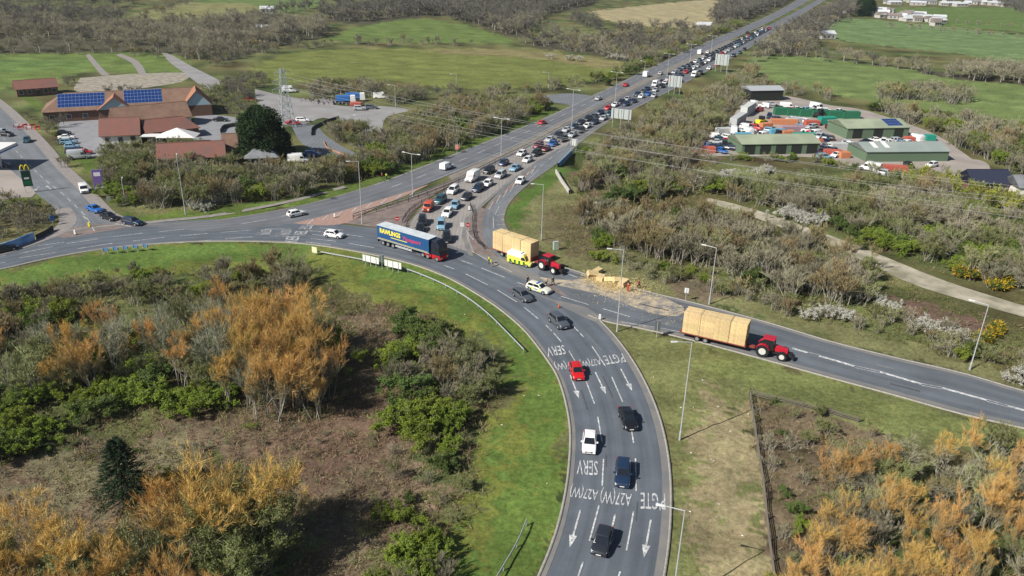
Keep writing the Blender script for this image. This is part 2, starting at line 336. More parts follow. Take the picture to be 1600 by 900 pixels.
# ---------------------------------------------------------------- road markings
mk = MB(); ZM = .056
def stripe(p, q, wd=.16, z=ZM):
    a, b = G(*p, z), G(*q, z); d = (b - a).normalized(); n_ = Vector((-d.y, d.x, 0)) * wd / 2
    mk.quad(a - n_, b - n_, b + n_, a + n_, roadwhite)
for p, q in [((934, 651), (941, 692)), ((943, 717), (941, 759)), ((936, 790), (921, 845)), ((911, 878), (900, 910)), ((916, 596), (929, 631)), ((889, 548), (905, 575)), ((865, 520), (877, 534)),
             ((956, 589), (973, 628)), ((925, 541), (946, 572)), ((985, 660), (990, 692)), ((993, 716), (994, 767)), ((990, 799), (979, 860)), ((969, 893), (962, 915)), ((906, 520), (912, 527)),
             ((31, 396), (82, 385.6)), ((30, 403), (88, 394)), ((105, 380.6), (154, 373)), ((121, 388.6), (176, 380)), ((177, 370), (223, 364)), ((207, 376.6), (259, 370.4)), ((249, 362), (288, 358)),
             ((281, 368.6), (325, 364.6)), ((279, 379.6), (330, 375)), ((0, 401), (8, 399)), ((-5, 412), (8, 410)), ((345, 363), (392, 359.7)), ((352, 373), (396, 370)), ((416, 357.5), (456, 358)), ((421, 368.7), (452, 369)),
             ((376, 350), (416, 343)), ((440, 338), (480, 328)), ((500, 356), (536, 359.7)), ((477, 360), (504, 362)), ((488, 366), (509, 369)), ((485, 372.4), (525.5, 377)), ((477.5, 377.7), (516.5, 382.5)), ((541, 366), (567.5, 370)),
             ((545, 380), (585, 387)), ((693.5, 414.5), (710, 420.5)), ((728, 428), (762, 445)), ((720.5, 407), (738.5, 413)), ((753, 419), (789, 433.5)), ((777, 453), (808, 472)), ((819, 480), (841, 498)), ((853, 508), (862, 517)),
             ((893, 507), (904, 518)), ((808, 441), (822, 446)), ((876, 462.6), (920, 476)), ((941, 482), (984, 494.6)), ((888, 428), (904, 434)), ((860, 419), (871, 422)), ((100, 378), (60, 384)), ((180, 349), (205, 354))]:
    stripe(p, q, .17)
for p, q in [((971, 503), (1030, 512)), ((1030, 512), (1075, 521)), ((737, 392), (765, 408)), ((765, 408), (800, 425)), ((740, 375), (728, 360))]:
    stripe(p, q, .13)
for p, q, wd in [((1238, 544), (1262, 551), .5), ((1280, 556), (1335, 572), .55), ((1375, 581), (1440, 600), .55), ((1472, 606), (1542, 625), .55), ((1575, 634), (1640, 652), .55)]: stripe(p, q, wd)
for p, q in [((1262, 550), (1282, 555)), ((1335, 571), (1375, 580)), ((1335, 574), (1375, 583)), ((1440, 599), (1472, 605)), ((1440, 602), (1472, 608)), ((1542, 624), (1575, 633)), ((1542, 627), (1575, 636))]: stripe(p, q, .12)
def dashes(line, ln, gap, wd, z=ZM, off=0.0, start=0):
    s = np.r_[0, np.cumsum(np.linalg.norm(np.diff(line, axis=0), axis=1))]; t = start
    f = lambda a: Vector((np.interp(a, s, line[:, 0]), np.interp(a, s, line[:, 1]), z))
    while t + ln < s[-1]:
        a, b = f(t), f(t + ln); d = (b - a).normalized(); n_ = Vector((-d.y, d.x, 0)); a = a + n_ * off; b = b + n_ * off; n_ = n_ * wd / 2
        mk.quad(a - n_, b - n_, b + n_, a + n_, roadwhite); t += ln + gap
nm = north['mid']; dashes(nm, 4, 6, .18, start=55)
dashes(north['R'], 30, .0, .14, start=60, off=.35)
dashes(north['L'], 30, .0, .12, start=60, off=-.75)
qm = queue['L'] * .62 + queue['R'] * .38; dashes(qm[24:], 3, 4, .16)
dashes(queue['L'] * .32 + queue['R'] * .68, 3, 6, .16, start=60)
dashes((queue['L'] * .1 + queue['R'] * .9)[60:], 20, 0, .14)
dashes(arm['mid'], 3, 3, .14)
dashes(slip['mid'][:30], 3, 5, .13)
for k in range(5):
    stripe((797 + k * 1.5, 340 - k * 11), (786 - k * 1, 341 - k * 11 + 3), .12) if False else None
for p, q in [((771, 356), (771, 340)), ((774, 335), (780, 322)), ((772, 345), (788, 343)), ((772, 352), (789, 350)), ((774, 337), (790, 334)), ((779, 362), (793, 358)), ((836, 262), (812, 284)), ((842, 265), (818, 287))]: stripe(p, q, .12)
for k in range(7):
    x = 766 + k * 11; y = 322 - k * 9.2; stripe((x - 2, y + 5), (x + 5, y - 8), .14)
for k in range(8):
    x = 480 + k * 23; y = 350 - k * 6.6; stripe((x, y + 1), (x + 9, y - 7), .2)
pm1 = mat('tarmac_patch', (.078, .084, .094), rough=.9, var=.2, scale=2); pm2 = mat('tarmac_patch_pale', (.17, .175, .18), rough=.95, var=.2, scale=2)
mq = MB(); pr_ = random.Random(31)
def patch(line, t, off, L_, W_, m, z):
    i = int(t * (len(line) - 2)); a = Vector((*line[i], 0)); d = (Vector((*line[i + 1], 0)) - a).normalized(); n_ = Vector((-d.y, d.x, 0)); a = a + n_ * off; a.z = z
    mq.quad(a - n_ * W_ / 2, a + d * L_ - n_ * W_ / 2, a + d * L_ + n_ * W_ / 2, a + n_ * W_ / 2, m)
for ln_, k_ in ((ring['mid'], 16), (east['mid'], 7), (north['mid'], 12), (queue['mid'], 6)):
    for i in range(k_): patch(ln_, .1 + .85 * (i + pr_.random()) / k_, pr_.uniform(-3.6, 3.6), pr_.uniform(1.0, 6), pr_.choice([.12, .15, .2, .5, .9]), pr_.choice([pm1, pm2]), .047 + .0004 * i)
tag(mq.obj('road_patches'), kind='structure')
def arrow(p, q):
    a, b = G(*p, ZM), G(*q, ZM); d = (b - a); L_ = d.length; d.normalize(); n_ = Vector((-d.y, d.x, 0)); c_ = a + d * L_ * .68
    mk.quad(a - n_ * .1, c_ - n_ * .1, c_ + n_ * .1, a + n_ * .1, roadwhite)
    mk.add([c_ - n_ * .42, b, c_ + n_ * .42], [(0, 1, 2)], roadwhite)
for p, q in [((891, 586), (905, 623)), ((930, 581), (947, 616)), ((970, 576), (988, 611)), ((907, 797), (890, 856)), ((961, 804), (949, 858)), ((1017, 812), (1006, 872)), ((62, 291), (54, 298)), ((80, 296), (72, 290)), ((130, 338), (136, 342))]: arrow(p, q)
def text_data(body, shear=0, off=0.0, extrude=0.0):
    cu = bpy.data.curves.new('lettering', 'FONT'); cu.body = body; cu.shear = shear; cu.offset = off; cu.extrude = extrude; cu.resolution_u = 2
    o = bpy.data.objects.new('lettering_tmp', cu); C.objects.link(o)
    dg = bpy.context.evaluated_depsgraph_get(); me = bpy.data.meshes.new_from_object(o.evaluated_get(dg))
    V = np.array([v.co[:] for v in me.vertices]); F = [tuple(p.vertices) for p in me.polygons]
    bpy.data.objects.remove(o); bpy.data.curves.remove(cu); bpy.data.meshes.remove(me)
    mn = V[:, :2].min(0); mx = V[:, :2].max(0); V[:, :2] = (V[:, :2] - mn) / (mx - mn); return V, F
def roadtext(body, bl, br, tl):
    V, F = text_data(body, off=.004); a, b, c_ = G(*bl, ZM), G(*br, ZM), G(*tl, ZM)
    vs = [a + (b - a) * v[0] + (c_ - a) * v[1] for v in V]; mk.add(vs, F, roadwhite)
roadtext('SERV', (881, 539), (853, 543), (885, 553)); roadtext('A27(W)', (902, 561), (864, 565), (908, 574)); roadtext('A27(W)', (936, 557), (904, 561), (941, 570))
roadtext("P'GTE", (972, 552), (942, 556), (979, 566))
roadtext('SERV', (934, 720), (902, 718), (934, 743)); roadtext('A27(W)', (936, 761), (893, 755), (933, 782)); roadtext('A27(W)', (988, 766), (940, 761), (986, 791)); roadtext("P'GTE", (1039, 771), (1001, 769), (1040, 798))
for b_, y0, y1, x0, x1 in [('A27(W)', 358, 367, 399, 422), ("A27(W)", 359.5, 367, 430, 453), ('SERV', 361, 367.5, 457, 478), ("P'GTE", 352, 358, 466, 487), ('SERV', 369, 379, 443, 465)]:
    roadtext(b_, (x0 + 5, y0), (x0, y1), (x1 + 4, y0))
o = mk.obj('road_markings'); tag(o, kind='structure')

# ================================================================ terrain: one sheet on a polar grid round the survey point
NR, NT = 560, 640
rr = np.r_[np.geomspace(12, 3.2, 2)[:1], np.geomspace(38, 1400, NR - 12), np.geomspace(1500, 6000, 11)]
tt = np.linspace(R(90 - 58), R(90 + 58), NT)
gx = rr[:, None] * np.cos(tt); gy = rr[:, None] * np.sin(tt); PG = np.stack([gx.ravel(), gy.ravel()], 1)
scrub = (.098, .105, .042)
WD = (.070, .066, .042)
REG = [
 (WD, [(-80, 36), (0, 32), (250, 46), (400, 34), (505, 38), (505, 58), (430, 74), (380, 88), (340, 98), (300, 82), (0, 82), (-80, 84)], 3),
 (WD, [(500, 30), (660, 2), (930, -18), (930, 6), (850, 26), (830, 52), (800, 58), (740, 38), (690, 25), (560, 38)], 3),
 (WD, [(815, 66), (930, 62), (1060, 50), (1160, 34), (1120, 56), (1010, 102), (930, 86), (850, 76)], 3),
 (WD, [(1110, 38), (1150, 0), (1260, -30), (1235, 2), (1150, 36)], 3), (WD, [(1180, 100), (1212, 62), (1280, 22), (1340, 10), (1285, 46), (1250, 86)], 3),
 (WD, [(1190, 86), (1330, 94), (1500, 116), (1700, 132), (1700, 140), (1500, 124), (1330, 103), (1200, 95)], 2),  # ground cover patches: colour, outline, edge raggedness in metres
 ((.135, .155, .036), [(-200, 470), (0, 424), (200, 385), (420, 377), (560, 388), (700, 425), (800, 480), (850, 530), (880, 590), (895, 700), (888, 780), (845, 905), (800, 990), (660, 990), (690, 880), (745, 760), (745, 690), (800, 600), (775, 540), (700, 505), (600, 470), (480, 430), (300, 425), (120, 450), (0, 480), (-200, 540)], 1.6),
 ((.098, .150, .034), [(560, 392), (700, 430), (800, 482), (850, 535), (880, 590), (893, 700), (886, 780), (845, 905), (815, 990), (720, 990), (760, 820), (800, 720), (810, 620), (800, 560), (740, 500), (660, 460), (580, 430)], 2.2),
 ((.095, .15, .034), [(0, 424), (200, 388), (400, 380), (480, 385), (480, 405), (330, 408), (120, 430), (0, 450)], 1.5),
 ((.150, .115, .075), [(160, 700), (330, 620), (500, 560), (560, 480), (640, 500), (620, 600), (660, 650), (640, 760), (600, 840), (560, 990), (430, 990), (470, 860), (420, 760), (300, 720), (180, 860), (-100, 860), (-100, 740)], 2.5),
 ((.145, .098, .068), [(380, 700), (480, 650), (620, 610), (650, 640), (600, 720), (500, 760), (420, 760)], 2.5),
 ((.16, .145, .085), [(40, 720), (160, 690), (300, 690), (330, 720), (200, 780), (60, 800)], 2.5),
 ((.20, .15, .10), [(640, 590), (680, 600), (640, 690), (700, 760), (640, 800), (600, 760)], 2.5),
 ((.155, .165, .065), [(940, 505), (1075, 532), (1300, 593), (1400, 620), (1600, 672), (1750, 715), (1750, 780), (1480, 700), (1330, 660), (1180, 620), (1178, 650), (1190, 760), (1215, 990), (1040, 990), (1046, 760), (1030, 650), (990, 565)], 1.5),
 ((.24, .205, .115), [(1090, 600), (1170, 640), (1190, 760), (1215, 990), (1120, 990), (1080, 800), (1085, 690)], 1.6),
 ((.145, .165, .058), [(1180, 560), (1300, 594), (1600, 670), (1750, 712), (1750, 770), (1480, 690), (1330, 655), (1180, 612), (1080, 560)], 1.5),
 ((.125, .098, .062), [(1178, 625), (1260, 640), (1340, 665), (1400, 700), (1300, 990), (1215, 990), (1192, 760)], .5),
 ((.155, .155, .070), [(795, 345), (830, 300), (870, 275), (930, 330), (960, 390), (1050, 440), (1200, 478), (1300, 505), (1450, 545), (1600, 592), (1750, 632), (1750, 645), (1600, 610), (1400, 556), (1200, 500), (1010, 452), (860, 410), (800, 370)], 1.3),
 ((.13, .112, .062), [(850, 330), (900, 320), (940, 360), (960, 400), (900, 395), (850, 370)], 2.0),
 ((.145, .115, .075), [(1060, 430), (1140, 440), (1160, 462), (1100, 470), (1050, 452)], 2.0),
 ((.15, .10, .075), [(1380, 468), (1480, 480), (1560, 520), (1480, 520), (1400, 490)], 2.0),
 ((.08, .135, .03), [(790, 345), (800, 315), (835, 285), (880, 250), (900, 262), (850, 300), (815, 330), (806, 360)], 1.0),
 ((.09, .13, .03), [(215, 352), (330, 345), (420, 330), (500, 314), (600, 284), (690, 249), (780, 214), (862, 180), (862, 168), (770, 200), (690, 232), (600, 268), (500, 297), (400, 315), (300, 328), (200, 334), (180, 315), (110, 245), (80, 190), (30, 150), (30, 135), (90, 180), (150, 240), (165, 290), (200, 345)], 1.0),
 ((.115, .16, .045), [(-200, 72), (0, 84), (250, 82), (290, 112), (130, 113), (80, 126), (0, 138), (-200, 160)], 1.5),
 ((.10, .155, .045), [(-200, 88), (0, 92), (120, 92), (130, 106), (0, 112), (-200, 125)], 3.0),
 ((.135, .155, .045), [(388, 104), (480, 80), (620, 76), (800, 76), (900, 86), (990, 101), (960, 118), (870, 134), (780, 138), (690, 136), (560, 122), (430, 128)], 1.5),
 ((.185, .165, .075), [(660, 77), (800, 77), (900, 87), (985, 101), (940, 106), (820, 90), (700, 84)], 3.0),
 ((.110, .155, .045), [(505, 60), (560, 42), (650, 29), (720, 38), (800, 63), (760, 67), (520, 64)], 1.5),
 ((.30, .26, .15), [(920, 18), (1060, 3), (1125, 2), (1112, 40), (1060, 44), (960, 34)], 2.0),
 ((.12, .135, .055), [(815, 30), (870, 38), (960, 50), (900, 60), (840, 58)], 2.0),
 ((.19, .19, .08), [(205, 22), (300, 4), (400, 6), (400, 24), (320, 30), (240, 30)], 2.0),
 ((.11, .155, .05), [(300, 4), (330, -20), (520, -25), (500, 8), (420, 22), (390, 6)], 2.0),
 ((.16, .16, .065), [(-60, 30), (0, 30), (110, 36), (95, 52), (0, 50), (-60, 48)], 2.0),
 ((.125, .185, .075), [(1280, 46), (1330, 30), (1450, 38), (1600, 55), (1750, 68), (1750, 120), (1600, 104), (1500, 84), (1400, 74), (1300, 60)], 2.0),
 ((.13, .175, .060), [(1172, 90), (1240, 86), (1400, 105), (1500, 125), (1600, 133), (1750, 145), (1750, 205), (1540, 196), (1400, 168), (1300, 146), (1200, 124), (1172, 108)], 2.0),
 ((.10, .15, .045), [(1370, 12), (1600, 12), (1750, 20), (1750, 62), (1600, 50), (1450, 36)], 2.0),
 ((.135, .095, .065), [(900, 270), (1000, 230), (1100, 180), (1140, 130), (1120, 230), (1080, 270), (1000, 300), (930, 300)], 5.0),
 ((.15, .13, .11), [(560, 350), (640, 345), (640, 365), (600, 362)], .3)]
col = np.tile(np.array(scrub), (len(PG), 1)); v_ = noise2(PG, 26, 3)
col = col * (1 + .30 * v_[:, None]) + np.array([.020, .004, .006]) * np.clip(noise2(PG, 40, 5), -1, 1)[:, None]
wx, wy = noise2(PG, 7, 8), noise2(PG, 7, 9); wx2, wy2 = noise2(PG, 2.2, 18), noise2(PG, 2.2, 19)
for c_, px, rag in REG:
    q = PG + np.stack([wx + .5 * wx2, wy + .5 * wy2], 1) * rag; k = inpoly(q, smoothline(np.vstack([GA(px), GA(px[:1])]), 4))
    col[k] = np.array(c_) * (1 + .09 * noise2(PG[k], 15, 21)[:, None] + .05 * noise2(PG[k], 4, 23)[:, None])
col = np.clip(col, .008, .6)
off = np.ones(len(PG))
for e in EXCL:
    pe = resample(np.vstack([e, e[:1]]), 240)
    lo, hi = pe.min(0) - 6, pe.max(0) + 6; s_ = np.where(((PG > lo) & (PG < hi)).all(1))[0]
    if not len(s_): continue
    ins = inpoly(PG[s_], e); d = np.full(len(s_), 1e9)
    for a in range(0, len(s_), 20000):
        d[a:a + 20000] = np.sqrt(((PG[s_[a:a + 20000], None] - pe[None, ::2]) ** 2).sum(2).min(1))
    d[ins] = 0; off[s_] = np.minimum(off[s_], np.clip((d - 1) / 5, 0, 1))
zz = -.05 + off * (.22 * noise2(PG, 13, 31) + .05 * noise2(PG, 4.5, 32) - .02)
dip = G(905, 250); zz -= off * 3.5 * np.exp(-((PG[:, 0] - dip.x) ** 2 + (PG[:, 1] - dip.y) ** 2) / 40)
zz = np.minimum(zz, np.where(off < .12, -.05, 9))
ii = (np.arange(NR - 1 + (len(rr) - NR))[:, None] * NT + np.arange(NT - 1)[None]).ravel()
F = np.stack([ii, ii + NT, ii + NT + 1, ii + 1], 1)
gm = bpy.data.materials.new('ground_cover'); gm.use_nodes = True; n = gm.node_tree.nodes; l = gm.node_tree.links; b = n['Principled BSDF']
b.inputs['Roughness'].default_value = .95; b.inputs['Specular IOR Level'].default_value = .1
at = n.new('ShaderNodeAttribute'); at.attribute_name = 'cover'; tc = n.new('ShaderNodeTexCoord')
def nz(scale, det, rough=.6):
    x = n.new('ShaderNodeTexNoise'); x.inputs['Scale'].default_value = scale; x.inputs['Detail'].default_value = det; x.inputs['Roughness'].default_value = rough; l.new(tc.outputs['Object'], x.inputs['Vector']); return x
a1, a2, a3 = nz(.09, 9, .7), nz(1.4, 8, .8), nz(.45, 5)
def mr(src, a, b_, c_, d_):
    x = n.new('ShaderNodeMapRange'); x.inputs[1].default_value = a; x.inputs[2].default_value = b_; x.inputs[3].default_value = c_; x.inputs[4].default_value = d_; l.new(src, x.inputs[0]); return x.outputs[0]
mp = n.new('ShaderNodeMapping'); mp.inputs['Scale'].default_value = (.012, .16, 1); mp.inputs['Rotation'].default_value = (0, 0, R(8)); l.new(tc.outputs['Object'], mp.inputs[0])
a4 = n.new('ShaderNodeTexNoise'); a4.inputs['Scale'].default_value = 1; a4.inputs['Detail'].default_value = 3; l.new(mp.outputs[0], a4.inputs['Vector'])
mu = n.new('ShaderNodeMath'); mu.operation = 'MULTIPLY'; l.new(mr(a1.outputs[0], .3, .7, .8, 1.2), mu.inputs[0]); l.new(mr(a2.outputs[0], .3, .7, .45, 1.6), mu.inputs[1])
mu2 = n.new('ShaderNodeMath'); mu2.operation = 'MULTIPLY'; l.new(mu.outputs[0], mu2.inputs[0]); l.new(mr(a4.outputs[0], .3, .7, .85, 1.15), mu2.inputs[1])
hs = n.new('ShaderNodeHueSaturation'); l.new(at.outputs['Color'], hs.inputs['Color']); l.new(mu2.outputs[0], hs.inputs['Value']); l.new(mr(a3.outputs[0], .3, .7, .486, .512), hs.inputs['Hue'])
l.new(hs.outputs[0], b.inputs['Base Color'])
bp = n.new('ShaderNodeBump'); bp.inputs['Strength'].default_value = .55; bp.inputs['Distance'].default_value = .25; l.new(a2.outputs[0], bp.inputs['Height']); l.new(bp.outputs[0], b.inputs['Normal'])
me = npmesh('ground', np.c_[PG, zz], F, [gm], smooth=True); at = me.color_attributes.new('cover', 'FLOAT_COLOR', 'POINT')
at.data.foreach_set('color', np.c_[col, np.ones(len(col))].astype(np.float32).ravel())
if me.polygons[0].normal.z < 0: me.flip_normals()
tag(link(me, 'ground'), kind='structure')
def ground_z(x, y): return -.03
# ================================================================ vehicles: front along +x, origin on the road under the middle
def wheel_mesh(r, wd):
    t = MB(); t.cyl((0, -wd / 2, 0), (0, wd / 2, 0), r, tyre_m, 16)
    q = MB(); q.cyl((0, -wd / 2 - .012, 0), (0, wd / 2 + .012, 0), r * .62, rim_m, 12)
    return t.mesh('tyre'), q.mesh('rim')
def loft(mb, secs, m, cap=True):
    """secs: list of (x, [(y,z)...]) closed rings"""
    n = len(secs[0][1]); vs = [(x, y, z) for x, r in secs for y, z in r]; fs = []
    for i in range(len(secs) - 1):
        for k in range(n): fs.append((i * n + k, (i + 1) * n + k, (i + 1) * n + (k + 1) % n, i * n + (k + 1) % n))
    if cap: fs += [tuple(range(n))[::-1], tuple((len(secs) - 1) * n + k for k in range(n))]
    # orientation: rings counter-clockwise seen from -x give outward normals
    mb.add(vs, fs, m)
# kind: length, half width, sill z, belt profile [(x, z)], glasshouse bottom x0,x1, top x0,x1, height, wheel r, wheel x
CARS = {
 'hatchback': dict(L=4.0, w=.88, belt=[(-2.0, .72), (-1.97, .93), (-1.2, .97), (.75, .93), (1.5, .84), (1.9, .70), (2.0, .5)], gb=(-1.88, .98), gt=(-1.38, .22), h=1.47, r=.31, wx=(-1.25, 1.28)),
 'saloon': dict(L=4.6, w=.90, belt=[(-2.3, .72), (-2.26, .96), (-1.5, 1.0), (.8, .94), (1.7, .84), (2.18, .70), (2.3, .5)], gb=(-1.66, 1.02), gt=(-.92, .22), h=1.44, r=.32, wx=(-1.38, 1.42)),
 'estate': dict(L=4.7, w=.91, belt=[(-2.35, .72), (-2.32, .98), (-1.5, 1.0), (.85, .96), (1.75, .86), (2.22, .70), (2.35, .5)], gb=(-2.24, 1.08), gt=(-1.86, .3), h=1.50, r=.33, wx=(-1.4, 1.45)),
 'suv': dict(L=4.5, w=.94, belt=[(-2.25, .8), (-2.22, 1.06), (-1.4, 1.1), (.8, 1.08), (1.6, 1.0), (2.12, .84), (2.25, .6)], gb=(-2.14, 1.02), gt=(-1.78, .36), h=1.68, r=.37, wx=(-1.38, 1.4)),
 'people_carrier': dict(L=4.6, w=.93, belt=[(-2.3, .8), (-2.27, 1.0), (-1.4, 1.04), (1.0, 1.04), (1.7, .92), (2.18, .78), (2.3, .55)], gb=(-2.2, 1.4), gt=(-1.95, .55), h=1.75, r=.33, wx=(-1.4, 1.5)),
}
def windows(mb, gb, gt, w, h, zb, wt, split=1):
    """panes 12 mm proud of the glasshouse faces, inset from the pillars"""
    B = [Vector((gb[0], -w, zb)), Vector((gb[1], -w, zb)), Vector((gb[1], w, zb)), Vector((gb[0], w, zb))]
    T = [Vector((gt[0], -wt, h)), Vector((gt[1], -wt, h)), Vector((gt[1], wt, h)), Vector((gt[0], wt, h))]
    def pane(a, b, c, d, u0, u1, v0, v1):
        f = lambda u, v: (a * (1 - u) + b * u) * (1 - v) + (d * (1 - u) + c * u) * v
        n_ = (b - a).cross(d - a).normalized() * .014; mb.quad(f(u0, v0) + n_, f(u1, v0) + n_, f(u1, v1) + n_, f(u0, v1) + n_, glass)
    pane(B[1], B[2], T[2], T[1], .06, .94, .04, .90); pane(B[3], B[0], T[0], T[3], .10, .90, .15, .88)
    for a, b, c, d in ((B[0], B[1], T[1], T[0]), (B[2], B[3], T[3], T[2])):
        fl = a is B[0]; e = [(.07, .34), (.37, .63), (.66, .93)] if split == 2 else [(.08, .46), (.49, .93)]
        for u0, u1 in e: pane(a, b, c, d, *((u0, u1) if fl else (1 - u1, 1 - u0)), .12, .88)
def car_meshes(k):
    d = CARS[k]; w, z0 = d['w'], .2; mb = MB(); secs = []
    xs = [p[0] for p in d['belt']]; zs = [p[1] for p in d['belt']]
    fine = sorted(set(xs + list(np.linspace(xs[0], xs[-1], 17)))); L2 = d['L'] / 2
    for x in fine:
        zb = float(np.interp(x, xs, zs)); e = abs(x) / L2; ww = w * (1 - .12 * max(0, (e - .72) / .28) ** 2); lo = z0 + .12 * max(0, (e - .8) / .2)
        s = zb - lo
        secs.append((x, [(-ww * .93, lo), (ww * .93, lo), (ww, lo + s * .35), (ww * .985, lo + s * .78), (ww * .90, zb - .01), (ww * .55, zb + .025), (0, zb + .035), (-ww * .55, zb + .025), (-ww * .90, zb - .01), (-ww * .985, lo + s * .78), (-ww, lo + s * .35)]))
    loft(mb, secs, paint)
    zb = float(np.interp(0, xs, zs)) - .04; wb, wt = w * .89, w * .72
    gb, gt = d['gb'], d['gt']
    B = [(gb[0], -wb, zb), (gb[1], -wb, zb), (gb[1], wb, zb), (gb[0], wb, zb)]; T = [(gt[0], -wt, d['h']), (gt[1], -wt, d['h']), (gt[1], wt, d['h']), (gt[0], wt, d['h'])]
    mb.hexa(B, T, paint)
    # crowned roof skin
    mb.hexa([(gt[0] + .03, -wt + .03, d['h'] - .01), (gt[1] - .03, -wt + .03, d['h'] - .01), (gt[1] - .03, wt - .03, d['h'] - .01), (gt[0] + .03, wt - .03, d['h'] - .01)],
            [(gt[0] + .2, -wt + .2, d['h'] + .035), (gt[1] - .2, -wt + .2, d['h'] + .035), (gt[1] - .2, wt - .2, d['h'] + .035), (gt[0] + .2, wt - .2, d['h'] + .035)], paint)
    body = mb.mesh('body')
    g = MB(); windows(g, gb, gt, wb, d['h'], zb, wt); win = g.mesh('window')
    t = MB()
    for x in d['wx']:
        for s in (-1, 1): t.cyl((x, s * (w - .12), d['r'] + .01), (x, s * (w + .008), d['r'] + .01), d['r'] + .07, black, 18)
    t.box(L2 - .30, L2 + .015, -w * .5, w * .5, .38, .56, black); t.box(-L2 - .01, -L2 + .2, -w * .7, w * .7, .30, .42, black)
    t.box(-L2 * .75, L2 * .75, -w * .93, w * .93, .14, .22, black)
    trim = t.mesh('trim'); pl = MB(); pl.box(L2 + .0, L2 + .028, -.26, .26, .36, .47, white); plate = pl.mesh('number_plate')
    mi = MB()
    for s in (1,): mi.box(gb[1] - .42, gb[1] - .24, s * (w * .93), s * (w + .17), zb + .06, zb + .2, paint) if s > 0 else mi.box(gb[1] - .42, gb[1] - .24, -(w + .17), -w * .93, zb + .06, zb + .2, paint)
    m2 = MB(); m2.box(gb[1] - .42, gb[1] - .24, -(w + .17), -w * .93, zb + .06, zb + .2, paint); mir = (mi.mesh('mirror'), m2.mesh('mirror'))
    hl, tl = [], []
    zf = float(np.interp(L2 - .12, xs, zs))
    for s in (-1, 1):
        a = MB(); y0, y1 = sorted((s * w * .52, s * w * .90)); a.hexa([(L2 - .42, y0, zf - .12), (L2 - .05, y0, zf - .16), (L2 - .13, y1, zf - .16), (L2 - .42, y1, zf - .12)], [(L2 - .42, y0, zf + .05), (L2 - .10, y0, zf + .01), (L2 - .20, y1, zf + .0), (L2 - .42, y1, zf + .03)], lampw); hl.append(a.mesh('headlight'))
        a = MB(); y0, y1 = sorted((s * w * .66, s * w * .93)); a.box(-L2 - .02, -L2 + .18, y0, y1, d['belt'][1][1] - .24, d['belt'][1][1] - .02, lampr); tl.append(a.mesh('tail_light'))
    return dict(body=body, window=win, trim=trim, number_plate=plate, mirror=mir, hl=hl, tl=tl, wheel=wheel_mesh(d['r'], .22), d=d)
def build_car(k, name):
    m = car_meshes(k); e = empty(name, (0, 0, -500)); d = m['d']
    o = link(m['body'], 'body', e); b = o.modifiers.new('b', 'BEVEL'); b.width = .05; b.segments = 2; b.limit_method = 'ANGLE'; b.angle_limit = R(28)
    m['body'].polygons.foreach_set('use_smooth', [True] * len(m['body'].polygons))
    link(m['window'], 'windows', e); link(m['trim'], 'trim', e); link(m['number_plate'], 'number_plate', e); [link(a, 'mirror', e) for a in m['mirror']]
    for a in m['hl']: link(a, 'headlight', e)
    for a in m['tl']: link(a, 'tail_light', e)
    for x in d['wx']:
        for s in (-1, 1):
            t = link(m['wheel'][0], 'wheel', e); t.location = (x, s * (d['w'] - .09), d['r'] + .002); r_ = link(m['wheel'][1], 'rim', t)
    return e
def far_car(k, name):
    m = car_meshes(k); mb = MB()
    for me in [m['body'], m['window'], m['trim']] + m['hl'] + m['tl']:
        for p in me.polygons: mb.add([me.vertices[i].co[:] for i in p.vertices], [tuple(range(len(p.vertices)))], me.materials[p.material_index])
    d = m['d']
    for x in d['wx']:
        for s in (-1, 1): mb.cyl((x, s * (d['w'] - .2), d['r']), (x, s * (d['w'] + .01), d['r']), d['r'], tyre_m, 10)
    me = mb.mesh(name); o = link(me, name); o.location = (0, 0, -500); return o
